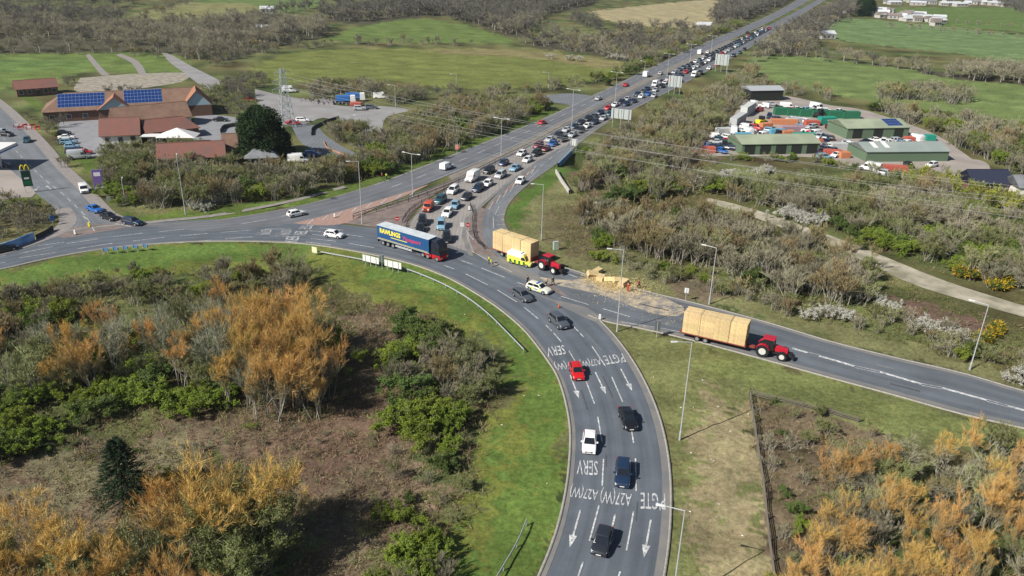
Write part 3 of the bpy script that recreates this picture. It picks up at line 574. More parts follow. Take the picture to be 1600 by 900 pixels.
def van_mesh(L=5.6, w=1.0, h=2.45, bonnet=.95, cabl=1.0, wt=.92):
    L2 = L / 2; b = MB(); xf = L2 - bonnet; hb = 1.12 if h > 2.2 else 1.0
    loft(b, [(x, [(-ww, .32), (ww, .32), (ww, z * .62), (ww * .97, z - .02), (0, z + .03), (-ww * .97, z - .02), (-ww, z * .62)]) for x, z, ww in [(xf - .4, hb + .02, w), (xf + .1, hb, w), (L2 - .3, hb - .18, w * .97), (L2 - .05, hb - .36, w * .9), (L2, .55, w * .86)]], paint)
    b.hexa([(-L2, -w, .32), (xf - .05, -w, .32), (xf - .05, w, .32), (-L2, w, .32)], [(-L2, -w, hb + .1), (xf - .05, -w, hb + .1), (xf - .05, w, hb + .1), (-L2, w, hb + .1)], paint)
    b.hexa([(-L2, -w, hb + .098), (xf - .0, -w * .99, hb + .0), (xf, w * .99, hb + .0), (-L2, w, hb + .098)], [(-L2 + .06, -w * wt, h), (xf - .75, -w * wt, h), (xf - .75, w * wt, h), (-L2 + .06, w * wt, h)], paint)
    g = MB(); B = ((-L2, xf), (-L2 + .06, xf - .75)); zb = hb + .02
    a = [Vector((xf, -w * .99, zb)), Vector((xf, w * .99, zb)), Vector((xf - .75, w * wt, h)), Vector((xf - .75, -w * wt, h))]
    f = lambda u, v: (a[0] * (1 - u) + a[1] * u) * (1 - v) + (a[3] * (1 - u) + a[2] * u) * v
    n_ = (a[1] - a[0]).cross(a[3] - a[0]).normalized() * .02; top = .78 if h < 2.2 else .66
    g.quad(f(.06, .06) + n_, f(.94, .06) + n_, f(.94, top) + n_, f(.06, top) + n_, glass)
    for s in (-1, 1):
        y0 = s * (w + .004); y1 = s * (w * (1 - (1 - wt) * .55) + .01); x0, x1, x2 = xf - 1.25, xf - .2, xf - .5
        q = [(x0, y0, hb + .12), (x1, y0, hb + .12), (x2, y1, hb + (h - hb) * .56), (x0, y1, hb + (h - hb) * .56)]
        g.quad(*(q if s < 0 else q[::-1]), glass)
    t = MB(); wx = (-L2 + 1.1, L2 - .95); r = .35
    for x in wx:
        for s in (-1, 1): t.cyl((x, s * (w - .15), r), (x, s * (w + .008), r), r + .07, black, 16)
    t.box(L2 - .2, L2 + .02, -w * .8, w * .8, .34, .5, black); t.box(-L2 + .2, L2 - .1, -w * .9, w * .9, .27, .36, black); t.box(L2 - .3, L2 + .012, -w * .4, w * .4, .62, .78, black)
    hl = []
    for s in (-1, 1): q = MB(); y0, y1 = sorted((s * w * .5, s * w * .86)); q.box(L2 - .3, L2 + .015, y0, y1, .66, .88, lampw); hl.append(q.mesh('headlight'))
    return b, g, t, hl, wx, r, w
def build_van(name, **k):
    b, g, t, hl, wx, r, w = van_mesh(**k); e = empty(name, (0, 0, -500)); b.obj('body', e, bevel=.07, smooth=True); g.obj('windows', e); t.obj('trim', e)
    for a in hl: link(a, 'headlight', e)
    ty, ri = wheel_mesh(r, .22)
    for x in wx:
        for s in (-1, 1): o = link(ty, 'wheel', e); o.location = (x, s * (w - .09), r); link(ri, 'rim', o)
    return e
proto = {k: build_car(k, k if k != 'suv' else 'off_road_car') for k in CARS}
proto['small_van'] = build_van('small_van', L=4.4, w=.9, h=1.85, bonnet=1.0)
proto['large_van'] = build_van('large_van')
proto['minibus'] = proto['large_van']
farp = {k: far_car(k, 'far_' + k if False else k) for k in ('hatchback', 'saloon', 'suv', 'estate')}
_v = van_mesh(); _m = MB()
for q in (_v[0], _v[1], _v[2]):
    for f, mi_ in zip(q.f, q.m): _m.add([q.v[i] for i in f], [tuple(range(len(f)))], q.mats[mi_])
for x in _v[4]:
    for s in (-1, 1): _m.cyl((x, s * .8, .35), (x, s * 1.01, .35), .35, tyre_m, 10)
farp['large_van'] = _m.obj('large_van'); farp['large_van'].location = (0, 0, -500); farp['people_carrier'] = farp['suv']; farp['small_van'] = farp['large_van']
def setcol(o, c):
    o.color = (*c, 1)
    for ch in o.children: setcol(ch, c)
COL = {'white': (.78, .78, .77), 'silver': (.44, .46, .48), 'grey': (.075, .085, .10), 'dark grey': (.022, .026, .034), 'black': (.009, .010, .012), 'navy blue': (.012, .025, .075), 'dark blue': (.012, .028, .065), 'blue': (.02, .12, .42),
       'light blue': (.20, .36, .48), 'yellow': (.66, .62, .10), 'red': (.52, .012, .012), 'dark red': (.14, .012, .018), 'orange red': (.50, .07, .025), 'teal': (.015, .075, .10), 'cream': (.68, .67, .56), 'green': (.03, .12, .06)}
KN = {'hatchback': 'hatchback', 'saloon': 'saloon', 'estate': 'estate car', 'suv': 'off-road car', 'people_carrier': 'people carrier', 'small_van': 'small van', 'large_van': 'large van'}
used_v = set()
LANES = {'ring': (ring['mid'], 1), 'queue': (queue['mid'], -1), 'north': (north['mid'], 1), 'arm': (arm['mid'], 1), 'slip': (slip['mid'], 1), 'east': (east['mid'], 1)}
def heading(lane, x, y):
    L_, s = LANES[lane]; i = int(np.argmin((L_[:, 0] - x) ** 2 + (L_[:, 1] - y) ** 2)); i = min(max(i, 1), len(L_) - 2); d = (L_[i + 1] - L_[i - 1]) * s
    return math.atan2(d[1], d[0])
def place(kind, colr, px, py, label, lane=None, hd=None, group=None, far=None, z=.5, cat=None, dz=.05):
    p = G(px, py, z); h_ = heading(lane, p.x, p.y) if lane else (hd if hd is not None else 0)
    if lane and hd: h_ += hd
    if far is None: far = py < 118
    src = farp[kind] if far else proto[kind]; key = (kind, far)
    if key in used_v or (kind == 'small_van' and far) or (kind == 'people_carrier' and far): o = copy_tree(src)
    else: o = src; used_v.add(key)
    o.location = (p.x, p.y, dz); o.rotation_euler = (0, 0, h_); setcol(o, COL[colr])
    tag(o, label, cat or ('van' if 'van' in kind else 'car'), group); return o
LANES['ring'] = (ring['mid'], 1)
Q = 'cars driving round the roundabout'
place('hatchback', 'dark grey', 941, 846, 'dark grey car nearest the camera, between the lowest white arrows', 'ring', hd=-.02, group=Q)
place('estate', 'dark blue', 973, 740, 'dark blue car in the middle lane beside the lower SERV lettering', 'ring', hd=-.02, group=Q)
place('hatchback', 'white', 921, 692, 'white hatchback in the inner lane just short of the lower SERV lettering', 'ring', hd=-.04, group=Q)
place('saloon', 'black', 981, 655, 'black car in the outer part of the curve above the dark blue car', 'ring', hd=.1, group=Q)
place('hatchback', 'red', 901, 581, 'bright red hatchback driving over the upper A27 lettering', 'ring', hd=-.05, group=Q)
place('suv', 'grey', 873, 503, 'grey car between the red hatchback and the pale police car', 'ring', hd=0.08, group=Q)
place('estate', 'grey', 816, 462, 'grey car passing the pale police car', 'ring', hd=-.03, group=Q)
place('hatchback', 'white', 522, 367, 'white hatchback following the lorry along the roundabout', 'ring', group=Q)
place('saloon', 'black', 6, 389, 'black car cut by the left edge of the picture', 'ring', hd=.02, group=Q)
N_ = 'cars leaving on the far carriageway'
place('hatchback', 'white', 463, 334, 'white hatchback joining the far carriageway behind the white van', 'north', hd=.0, group=N_)
place('small_van', 'white', 698, 261, 'small white van driving away on the far carriageway', 'north', group=N_)
place('hatchback', 'red', 847, 192, 'red hatchback driving away near the side turning', 'north', group=N_)
place('saloon', 'silver', 935, 154, 'silver saloon at the side turning of the main road', 'north', group=N_)
place('hatchback', 'red', 978, 133, 'red hatchback driving away past the dark green hedge', 'north', group=N_)
place('large_van', 'white', 1010, 118, 'white van driving away, nearer one of two white vans', 'north', far=False, group=N_)
place('hatchback', 'silver', 1032, 115, 'silver hatchback just ahead of the nearer white van', 'north', group=N_)
place('large_van', 'white', 1094, 83, 'white van far off beside the furthest lamp posts', 'north', group=N_)
place('hatchback', 'white', 1106, 82, 'white hatchback beside the far white van', 'north', group=N_)
place('saloon', 'black', 1168, 51, 'black saloon alone far up the far carriageway', 'north', group=N_)
W_ = 'cars waiting on the side road'
place('estate', 'dark blue', 207, 347, 'dark blue estate car at the give way line of the side road', hd=-.35, group=W_)
place('saloon', 'black', 171, 339, 'black saloon second in line on the side road', hd=-.55, group=W_)
place('saloon', 'blue', 148, 327, 'bright blue saloon third in line on the side road', hd=-.62, group=W_)
place('small_van', 'white', 131, 297, 'small white van by the purple banner sign on the side road', hd=-1.0, group=W_)
place('hatchback', 'teal', 42, 219, 'dark teal hatchback alone further up the side road', hd=-1.15, group=W_)
place('hatchback', 'white', 813, 283, 'white hatchback alone on the slip road', 'slip', group='cars on the slip road')
ORD = ['', 'first', 'second', 'third', 'fourth', 'fifth', 'sixth', 'seventh', 'eighth', 'ninth', 'tenth', 'eleventh', 'twelfth', 'thirteenth', 'fourteenth', 'fifteenth', 'sixteenth', 'seventeenth', 'eighteenth', 'nineteenth', 'twentieth',
       'twenty-first', 'twenty-second', 'twenty-third', 'twenty-fourth', 'twenty-fifth', 'twenty-sixth', 'twenty-seventh', 'twenty-eighth', 'twenty-ninth', 'thirtieth'] + ['thirty-' + x for x in ('first', 'second', 'third', 'fourth', 'fifth', 'sixth', 'seventh', 'eighth', 'ninth')] + ['fortieth'] + ['forty-' + x for x in ('first', 'second', 'third', 'fourth', 'fifth', 'sixth', 'seventh', 'eighth', 'ninth')] + ['fiftieth']
QG = 'vehicles queueing towards the roundabout'
LA = [('hatchback', 'black', 656, 358), ('suv', 'black', 660, 346), ('small_van', 'orange red', 669, 325), ('suv', 'teal', 688, 313), ('people_carrier', 'white', 708, 298), ('large_van', 'white', 738, 279), ('suv', 'black', 764, 267), ('hatchback', 'navy blue', 787, 255),
      ('hatchback', 'white', 815, 240), ('suv', 'dark red', 841, 228), ('saloon', 'silver', 859, 218), ('suv', 'dark grey', 872, 212), ('saloon', 'silver', 885, 203), ('hatchback', 'dark blue', 898, 198), ('saloon', 'dark grey', 908, 191), ('suv', 'black', 919, 186), ('saloon', 'grey', 928, 182),
      ('hatchback', 'navy blue', 938, 176), ('hatchback', 'red', 950, 169), ('saloon', 'white', 961, 164), ('suv', 'black', 971, 160), ('saloon', 'silver', 980, 155), ('suv', 'dark blue', 996, 148), ('hatchback', 'grey', 1005, 143), ('saloon', 'dark blue', 1011, 139), ('large_van', 'white', 1024, 133), ('hatchback', 'dark grey', 1034, 128), ('saloon', 'silver', 1044, 124)]
LB = [('suv', 'black', 698, 372), ('people_carrier', 'light blue', 689, 352), ('estate', 'white', 699, 333), ('hatchback', 'light blue', 711, 321), ('hatchback', 'dark grey', 729, 308), ('suv', 'dark blue', 747, 295), ('hatchback', 'white', 762, 287), ('people_carrier', 'silver', 782, 274),
      ('saloon', 'light blue', 805, 263), ('hatchback', 'white', 824, 250), ('suv', 'black', 838, 240), ('hatchback', 'dark red', 853, 233), ('saloon', 'blue', 864, 225), ('suv', 'black', 880, 218), ('saloon', 'silver', 894, 211), ('suv', 'dark grey', 907, 204), ('hatchback', 'white', 917, 197), ('suv', 'dark blue', 929, 191), ('saloon', 'silver', 943, 185), ('hatchback', 'teal', 953, 178),
      ('suv', 'navy blue', 978, 163), ('saloon', 'dark blue', 990, 158), ('hatchback', 'white', 1002, 151), ('saloon', 'blue', 1013, 147), ('hatchback', 'silver', 1024, 141), ('suv', 'black', 1034, 135)]
for nm_, lst in (('far', LA), ('near', LB)):
    for i, (k, c_, x, y) in enumerate(lst):
        place(k, c_, x, y, f'{c_} {KN[k]}, {ORD[i + 1]} from the front of the {"left" if nm_ == "far" else "right"} queue lane', 'queue', group=QG)
# the tail of the queue
def tail(off, start_px, n_, nm_, first):
    line = queue['L'] * (1 - off) + queue['R'] * off; s = np.r_[0, np.cumsum(np.linalg.norm(np.diff(line, axis=0), axis=1))]
    p = G(*start_px, .5); t = s[int(np.argmin((line[:, 0] - p.x) ** 2 + (line[:, 1] - p.y) ** 2))]; r = random.Random(n_ * 7 + first)
    for i in range(n_):
        k = r.choice(['hatchback', 'saloon', 'suv', 'estate', 'hatchback', 'suv', 'saloon', 'large_van' if i % 6 == 2 else 'saloon']); c_ = r.choice(['white', 'silver', 'grey', 'black', 'dark blue', 'dark blue', 'black', 'white', 'red', 'dark grey', 'light blue', 'teal'])
        x, y = float(np.interp(t, s, line[:, 0])), float(np.interp(t, s, line[:, 1])); pp = PX((x, y, .5))
        if pp[0] < 1255: place(k, c_, pp[0], pp[1], f'{c_} {KN[k]}, {ORD[min(first + i, 50)]} from the front of the {nm_} queue lane', 'queue', group=QG)
        t += r.uniform(6.3, 9.5) if k != 'large_van' else 10
tail(.20, (1055, 118), 32, 'left', 29); tail(.50, (1046, 129), 34, 'right', 27)
for i, (k, c_, x, y) in enumerate([('hatchback', 'silver', 1022, 150), ('saloon', 'dark blue', 1063, 127), ('large_van', 'white', 1085, 118), ('suv', 'black', 1094, 114), ('hatchback', 'white', 1108, 107), ('saloon', 'red', 1120, 101), ('hatchback', 'silver', 1135, 93), ('suv', 'dark blue', 1146, 87), ('saloon', 'teal', 1156, 82), ('saloon', 'black', 1163, 77)]):
    place(k, c_, x, y, f'{c_} {KN[k]}, {ORD[i + 1]} in the short outer filter lane by the big signs', 'queue', group='cars in the filter lane beside the queue')

# ---------------------------------------------------------------- police car, emergency van
pc = place('estate', 'cream', 842, 451, 'pale police car parked with officers standing round it', hd=-.62, group=None)
q = MB(); q.box(-.3, .0, -.55, .55, 1.53, 1.66, bluem); q.obj('light_bar', pc)
q = MB(); lime = mat('hi_vis_lime', (.55, .75, .04), rough=.5)
for s in (-1, 1):
    for i in range(7): q.box(-2.0 + i * .56, -1.46 + i * .56, s * .915 - .005, s * .915 + .005, .60, .78, (lime if i % 3 else bluem))
q.obj('side_markings', pc)
ev = place('large_van', 'yellow', 814, 409, 'white and yellow emergency van parked beside the straw trailer', hd=-.55, cat='van')
q = MB(); yl = mat('livery_yellow', (.82, .80, .05), rough=.45)
for s in (-1, 1):
    for i in range(9): q.box(-2.75 + i * .54, -2.22 + i * .54, s * 1.008 - .006, s * 1.008 + .006, .38, 1.05, (yl if i % 2 == 0 else greenm))
q.obj('livery', ev)
q = MB(); q.box(-2.76, 1.05, -.93, .93, 2.40, 2.50, white); q.box(-2.79, -2.0, -.96, .96, 1.4, 2.42, white); q.box(-2.0, .9, -.965, .965, 1.5, 2.42, white); q.obj('box_roof', ev, bevel=.03); ev.scale = (.92, .95, .95)
q = MB(); q.box(.3, .55, -.7, .7, 2.45, 2.58, bluem); q.obj('light_bar', ev)

# ---------------------------------------------------------------- articulated lorry
tarp_b = mat('lorry_curtain_blue', (.018, .075, .20), rough=.45, var=.12, scale=.4); roofg = mat('lorry_roof', (.50, .55, .58), rough=.6, var=.12, scale=.5); cabd = mat('lorry_cab_dark', (.015, .018, .03), rough=.3, coat=.5)
lor_p = G(640, 396, .0); a0, a1 = G(590, 381), G(688, 411)
LH = math.atan2(a1.y - a0.y, a1.x - a0.x)
lor = empty('articulated_lorry', (a0.x, a0.y, .05), LH, 'articulated lorry with blue curtain sided trailer lettered in yellow and red', 'lorry')
LY = 1.27
q = MB(); q.box(0, 13.6, .02, 2.52, 1.25, 3.95, tarp_b); q.obj('trailer_box', lor, bevel=.03)
q = MB(); q.box(.0, 13.6, .0, 2.54, 3.953, 4.02, roofg); q.obj('trailer_roof', lor)
q = MB(); q.box(.0, 13.62, -.0, 2.54, 1.12, 1.246, mat('side_rail_grey', (.35, .36, .38), rough=.6)); q.box(.3, 13.2, .75, 1.8, .8, 1.115, black)
q.box(4.9, 9.2, .0, .05, .55, .66, silver); q.box(4.9, 9.2, .0, .05, .78, .88, silver); q.box(-.02, .1, .1, 2.44, .45, 1.1, black); q.obj('chassis', lor)
q = MB(); q.box(-.03, -.005, .1, 2.44, 1.3, 3.85, silver); q.obj('rear_doors', lor)
ty, ri = wheel_mesh(.5, .36)
for x in (1.5, 2.85, 4.2, 12.0, 13.25, 16.0 - .45):
    for y in (.2, 2.34): o = link(ty, 'wheel', lor); o.location = (x, y, .5); link(ri, 'rim', o)
q = MB(); q.hexa([(14.05, .05, 1.15), (16.25, .05, 1.15), (16.25, 2.49, 1.15), (14.05, 2.49, 1.15)], [(14.05, .1, 3.1), (16.15, .1, 3.1), (16.15, 2.44, 3.1), (14.05, 2.44, 3.1)], cabd)
q.hexa([(14.1, .15, 3.1), (16.1, .15, 3.1), (16.1, 2.39, 3.1), (14.1, 2.39, 3.1)], [(14.1, .25, 3.95), (15.2, .25, 3.95), (15.2, 2.29, 3.95), (14.1, 2.29, 3.95)], cabd); q.obj('cab', lor, bevel=.07)
q = MB(); q.box(14.3, 16.32, .03, 2.51, .38, 1.146, redm); q.box(16.2, 16.4, .1, 2.44, .35, .95, redm); q.box(12.5, 14.1, .04, .3, .5, 1.0, redm); q.obj('bumper', lor, bevel=.05)
q = MB(); q.quad((16.262, .25, 1.95), (16.262, 2.3, 1.95), (16.18, 2.25, 2.9), (16.18, .3, 2.9), glass); q.quad((15.2, .052, 1.9), (16.1, .052, 1.9), (16.05, .08, 2.7), (15.2, .075, 2.7), glass); q.obj('windscreen', lor)
q = MB(); q.box(16.41, 16.43, .2, .6, .6, .8, lampw); q.box(16.41, 16.43, 1.95, 2.35, .6, .8, lampw); q.obj('headlights', lor)
def lettering(parent, name, body, m, x0, x1, z0, z1, y, shear=0, off=.01):
    V, F = text_data(body, shear=shear, off=off); q = MB(); q.add([(x0 + (x1 - x0) * v[0], y, z0 + (z1 - z0) * v[1]) for v in V], F, m); return q.obj(name, parent)
ly = mat('lettering_yellow', (.85, .72, .05), rough=.5); lr = mat('lettering_red', (.65, .03, .10), rough=.5)
lettering(lor, 'lettering', 'RAWLINGS', ly, .8, 6.3, 2.55, 3.55, .004, off=.035)
lettering(lor, 'lettering', 'Transport', lr, 7.0, 11.6, 2.15, 3.15, .004, shear=.35, off=.012)
lettering(lor, 'lettering', 'SPECIALIST HAULIERS', ly, 3.7, 8.3, 2.0, 2.25, .004, off=0) if False else None
q = MB(); q.box(3.7, 8.0, .0, .012, 2.08, 2.2, ly); q.obj('stripe', lor); q = MB(); q.box(.3, 13.3, .0, .012, 1.36, 1.42, ly); q.obj('stripe', lor)

# ---------------------------------------------------------------- tractors, straw trailers, bales
trac_red = mat('tractor_red', (.42, .012, .03), rough=.35, coat=.4); rimy = mat('tractor_rim', (.55, .55, .52), rough=.5)
def tractor(loc, rz, label):
    e = empty('tractor', loc, rz, label, 'tractor', 'tractors pulling straw')
    def wh(x, y, r, wd, nm='wheel'):
        t = MB(); t.cyl((0, -wd / 2, 0), (0, wd / 2, 0), r, tyre_m, 22)
        for k in range(20): a = k * math.pi / 10; t.cyl((math.cos(a) * r, -wd / 2, math.sin(a) * r), (math.cos(a + .12) * r, wd / 2, math.sin(a + .12) * r), .045, tyre_m, 4)
        o = t.obj(nm, e); o.location = (x, y, r); q = MB(); q.cyl((0, -wd / 2 - .02, 0), (0, wd / 2 + .02, 0), r * .56, rimy, 16); q.obj('rim', o)
    for s in (-1, 1): wh(-1.1, s * .98, .95, .6); wh(1.75, s * .95, .70, .5)
    q = MB(); q.hexa([(.35, -.42, 1.0), (2.45, -.36, .95), (2.45, .36, .95), (.35, .42, 1.0)], [(.35, -.40, 1.95), (2.35, -.30, 1.7), (2.35, .30, 1.7), (.35, .40, 1.95)], trac_red); q.obj('bonnet', e, bevel=.08)
    q = MB(); q.box(-1.6, 2.3, -.35, .35, .6, 1.1, black); q.box(1.5, 2.0, -.7, .7, .6, .8, black); q.obj('chassis', e)
    q = MB(); q.hexa([(-1.35, -.72, 1.15), (.35, -.72, 1.15), (.35, .72, 1.15), (-1.35, .72, 1.15)], [(-1.15, -.66, 2.75), (.22, -.66, 2.75), (.22, .66, 2.75), (-1.15, .66, 2.75)], glass); q.obj('cab_glass', e)
    q = MB()
    for x0, x1 in ((-1.37, -1.17), (.36, .23), (-.4, -.4)):
        for s in (-1, 1): q.cyl((x0, s * .74, 1.15), (x1, s * .68, 2.76), .05, black, 6)
    q.obj('cab_frame', e); q = MB(); q.box(-1.35, .4, -.78, .78, 2.76, 2.95, trac_red); q.obj('cab_roof', e, bevel=.08)
    for s in (-1, 1):
        q = MB(); y0, y1 = sorted((s * .68, s * 1.28))
        for k in range(5):
            a0_, a1_ = R(20 + k * 28), R(48 + k * 28); f = lambda a, r_: (-1.1 + math.cos(a) * r_, .95 + math.sin(a) * r_)
            (xa, za), (xb, zb_) = f(a0_, 1.04), f(a1_, 1.04); (xc, zc), (xd, zd) = f(a0_, 1.10), f(a1_, 1.10)
            q.hexa([(xa, y0, za), (xb, y0, zb_), (xb, y1, zb_), (xa, y1, za)], [(xc, y0, zc), (xd, y0, zd), (xd, y1, zd), (xc, y1, zc)], trac_red)
        q.obj('mudguard', e)
    q = MB(); q.box(2.5, 3.15, -.35, .35, .55, .95, black); q.cyl((2.4, -.3, .75), (3.3, -.3, .55), .06, black); q.cyl((2.4, .3, .75), (3.3, .3, .55), .06, black); q.box(3.1, 3.4, -.5, .5, .3, .75, black); q.obj('front_weight', e)
    q = MB(); q.cyl((.5, -.5, 1.7), (.5, -.5, 2.9), .05, black, 8); q.obj('exhaust', e)
    return e
straw = mat('straw_bale', (.64, .49, .26), rough=1, col2=(.52, .385, .195), scale=3.0, detail=8, var=.12, bump=.5, inst=.10)
def bale_mesh():
    q = MB(); q.box(-1.205, 1.205, -.605, .605, 0, .865, straw); me = q.mesh('straw_bale'); import bmesh as _b
    bm = _b.new(); bm.from_mesh(me); _b.ops.bevel(bm, geom=bm.edges[:], offset=.018, segments=1, affect='EDGES')
    tw = mat('baler_twine', (.16, .10, .05), rough=1)
    bm.to_mesh(me); me.materials.append(tw); return me
bme = bale_mesh()
def trailer(loc, rz, L, n_x, layers, partial, label, blabel, bgroup, deckz=1.05):
    e = empty('flatbed_trailer', loc, rz, label, 'trailer', 'straw trailers')
    dk = mat('trailer_deck', (.22, .05, .035), rough=.7, var=.2)
    q = MB(); q.box(-L, 0, -1.25, 1.25, deckz - .14, deckz, dk); q.box(-L, 1.2, -.35, .35, deckz - .4, deckz - .142, dk); q.obj('deck', e)
    q = MB(); q.box(-.12, -.02, -1.2, 1.2, deckz, deckz + 1.8, black) if False else q.box(-.1, -.02, -1.2, 1.2, deckz, deckz + .6, dk); q.obj('headboard', e)
    q = MB(); q.cyl((1.2, 0, deckz - .3), (2.3, 0, .6), .07, black, 8); q.obj('drawbar', e)
    t_, r_ = wheel_mesh(.46, .4)
    for x in (-L * .66 - .65, -L * .66 + .65):
        for s in (-1, 1): o = link(t_, 'wheel', e); o.location = (x, s * 1.0, .46); link(r_, 'rim', o)
    m = Matrix.Translation(loc) @ Matrix.Rotation(rz, 4, 'Z'); rr_ = random.Random(int(L * 10))
    for kz in range(layers + 1):
        for ix in range(n_x):
            if kz == layers and ix not in partial: continue
            for s in (-1, 1):
                o = link(bme, 'straw_bale'); p = m @ Vector((-.15 - 1.2 - ix * 2.42 + rr_.uniform(-.008, .008), s * .612 + rr_.uniform(-.012, .012), deckz + .005 + kz * .88))
                o.location = p; o.rotation_euler = (0, 0, rz + rr_.uniform(-.004, .004)); tag(o, blabel, 'bale', bgroup)
    q = MB()
    for ix in (0.55, 2.4) if n_x > 3 else (.5,):
        x = -.15 - ix * 2.42 - 1.2; zt = deckz + layers * .88 + .02
        for s in (-1, 1): q.box(x - .014, x + .014, s * 1.25 - .02, s * 1.25 + .02, deckz, zt, black)
        q.box(x - .014, x + .014, -1.25, 1.25, zt, zt + .015, black)
    q.obj('strap', e); return e
tA, tB = G(1066, 529), G(1163, 552); th_ = math.atan2(tB.y - tA.y, tB.x - tA.x)
hd1 = th_; ux, uy = math.cos(hd1), math.sin(hd1); nx, ny = -uy, ux
base = Vector((tB.x + nx * 1.25, tB.y + ny * 1.25, .05))
trailer(base, hd1, 10.2, 4, 4, (), 'red flatbed trailer stacked with straw, on the link road', 'rectangular straw bale stacked on the trailer on the link road', 'bales on the trailer on the link road')
tractor(base + Vector((ux, uy, 0)) * 3.6, hd1 - .0, 'red tractor pulling loaded straw trailer along the link road')
tA, tB = G(758, 392), G(829, 417); hd2 = math.atan2(tB.y - tA.y, tB.x - tA.x); ux, uy = math.cos(hd2), math.sin(hd2); nx, ny = -uy, ux
base = Vector((tB.x + nx * 1.25, tB.y + ny * 1.25, .06))
trailer(base, hd2, 10.2, 4, 4, (), 'flatbed trailer stacked with straw, parked behind the emergency van', 'rectangular straw bale stacked on the trailer behind the emergency van', 'bales on the trailer behind the emergency van')
tractor(base + Vector((ux, uy, 0)) * 3.7, hd2 - .05, 'red tractor parked on the verge end of the slip road')
# spilled bales on the verge
for x, y, rz_, rx_, lb in [(925, 432, .3, .5, 'tilted straw bale spilled on the verge, left end of the spill'), (938, 437, 1.2, .1, 'straw bale lying flat beside the tilted bale'), (954, 441, -.4, -.35, 'broken straw bale in the middle of the spill'),
                           (966, 443, .2, .3, 'straw bale heaped against the tall lamp post'), (975, 447, .9, -.2, 'low straw bale spilled near the two people in red'), (933, 427, .9, 0, 'straw bale upright at the back of the spill')]:
    p = G(x, y); o = link(bme, 'straw_bale'); o.location = (p.x, p.y, .2 if abs(rx_) > .15 else .0); o.rotation_euler = (rx_, rx_ * .5, rz_); tag(o, lb, 'bale', 'bales spilled on the verge'); o.scale = (.9, 1, .95)
pr = np.random.RandomState(5); P = []
for (x, y, r_, n_) in [(930, 436, 2.5, 1500), (958, 444, 3.2, 3600), (985, 449, 3.5, 1100), (1005, 462, 6, 500), (960, 455, 7, 400), (1045, 495, 5, 150)]:
    g = G(x, y); a = pr.randn(n_, 2) * r_ * .5; P.append(np.c_[a + [g.x, g.y], .05 + .35 * pr.rand(n_) * np.exp(-(a ** 2).sum(1) / (r_ * r_ * .15))])
P = np.vstack(P); D = pr.randn(len(P), 3); D[:, 2] = np.abs(D[:, 2]) * .4; D /= np.linalg.norm(D, axis=1)[:, None]; S = np.cross(D, pr.randn(len(P), 3)); S /= np.linalg.norm(S, axis=1)[:, None]
Ls = (.2 + .35 * pr.rand(len(P)))[:, None]; V = np.stack([P - S * .03, P + S * .03, P + D * Ls], 1).reshape(-1, 3)
tag(link(npmesh('loose_straw', V, np.arange(len(V)).reshape(-1, 3), [straw]), 'loose_straw'), 'loose straw scattered over the link road and verge', 'straw', kind='stuff')
# ================================================================ plants
def wood_mat(name, a, b_): return mat(name, a, rough=.9, col2=b_, island=True, spec=.1, inst=.18)
def leaf_mat(name, a, b_, t=.25, inst=.16): return mat(name, a, rough=.85, col2=b_, island=True, spec=.08, inst=inst, trans=t)
bark_g = wood_mat('bark_grey', (.20, .18, .145), (.32, .30, .25)); bark_p = wood_mat('bark_pale', (.24, .23, .185), (.36, .345, .29)); bark_d = wood_mat('bark_dark', (.09, .075, .055), (.15, .125, .09))
tw_grey = wood_mat('twigs_grey', (.22, .205, .14), (.345, .32, .225)); tw_brown = wood_mat('twigs_brown', (.225, .182, .092), (.345, .285, .155)); tw_or = wood_mat('twigs_orange', (.50, .285, .075), (.64, .42, .15)); tw_or2 = wood_mat('twigs_tan', (.25, .215, .11), (.38, .32, .175))
tw_ol = wood_mat('twigs_olive', (.20, .21, .095), (.31, .32, .165)); tw_far = wood_mat('twigs_far', (.128, .122, .10), (.215, .20, .165)); tw_pale = wood_mat('twigs_pale', (.22, .225, .155), (.32, .33, .24))
lf_green = leaf_mat('leaves_green', (.13, .195, .022), (.25, .31, .045)); lf_ol = leaf_mat('leaves_olive', (.135, .16, .05), (.22, .24, .09)); lf_dark = leaf_mat('leaves_dark', (.016, .035, .014), (.035, .065, .022), .1); lf_mid = leaf_mat('leaves_mid', (.065, .115, .026), (.13, .18, .05))
lf_yel = leaf_mat('leaves_lime', (.28, .30, .035), (.40, .42, .07)); bl_white = leaf_mat('blossom_white', (.42, .42, .36), (.64, .64, .58), .1, .08); bl_yel = leaf_mat('gorse_flower', (.42, .26, .015), (.55, .38, .03), .1, .08); needle = leaf_mat('needles', (.020, .040, .022), (.045, .075, .035), .05)
def unit(a): return a / (np.linalg.norm(a, axis=-1, keepdims=True) + 1e-9)
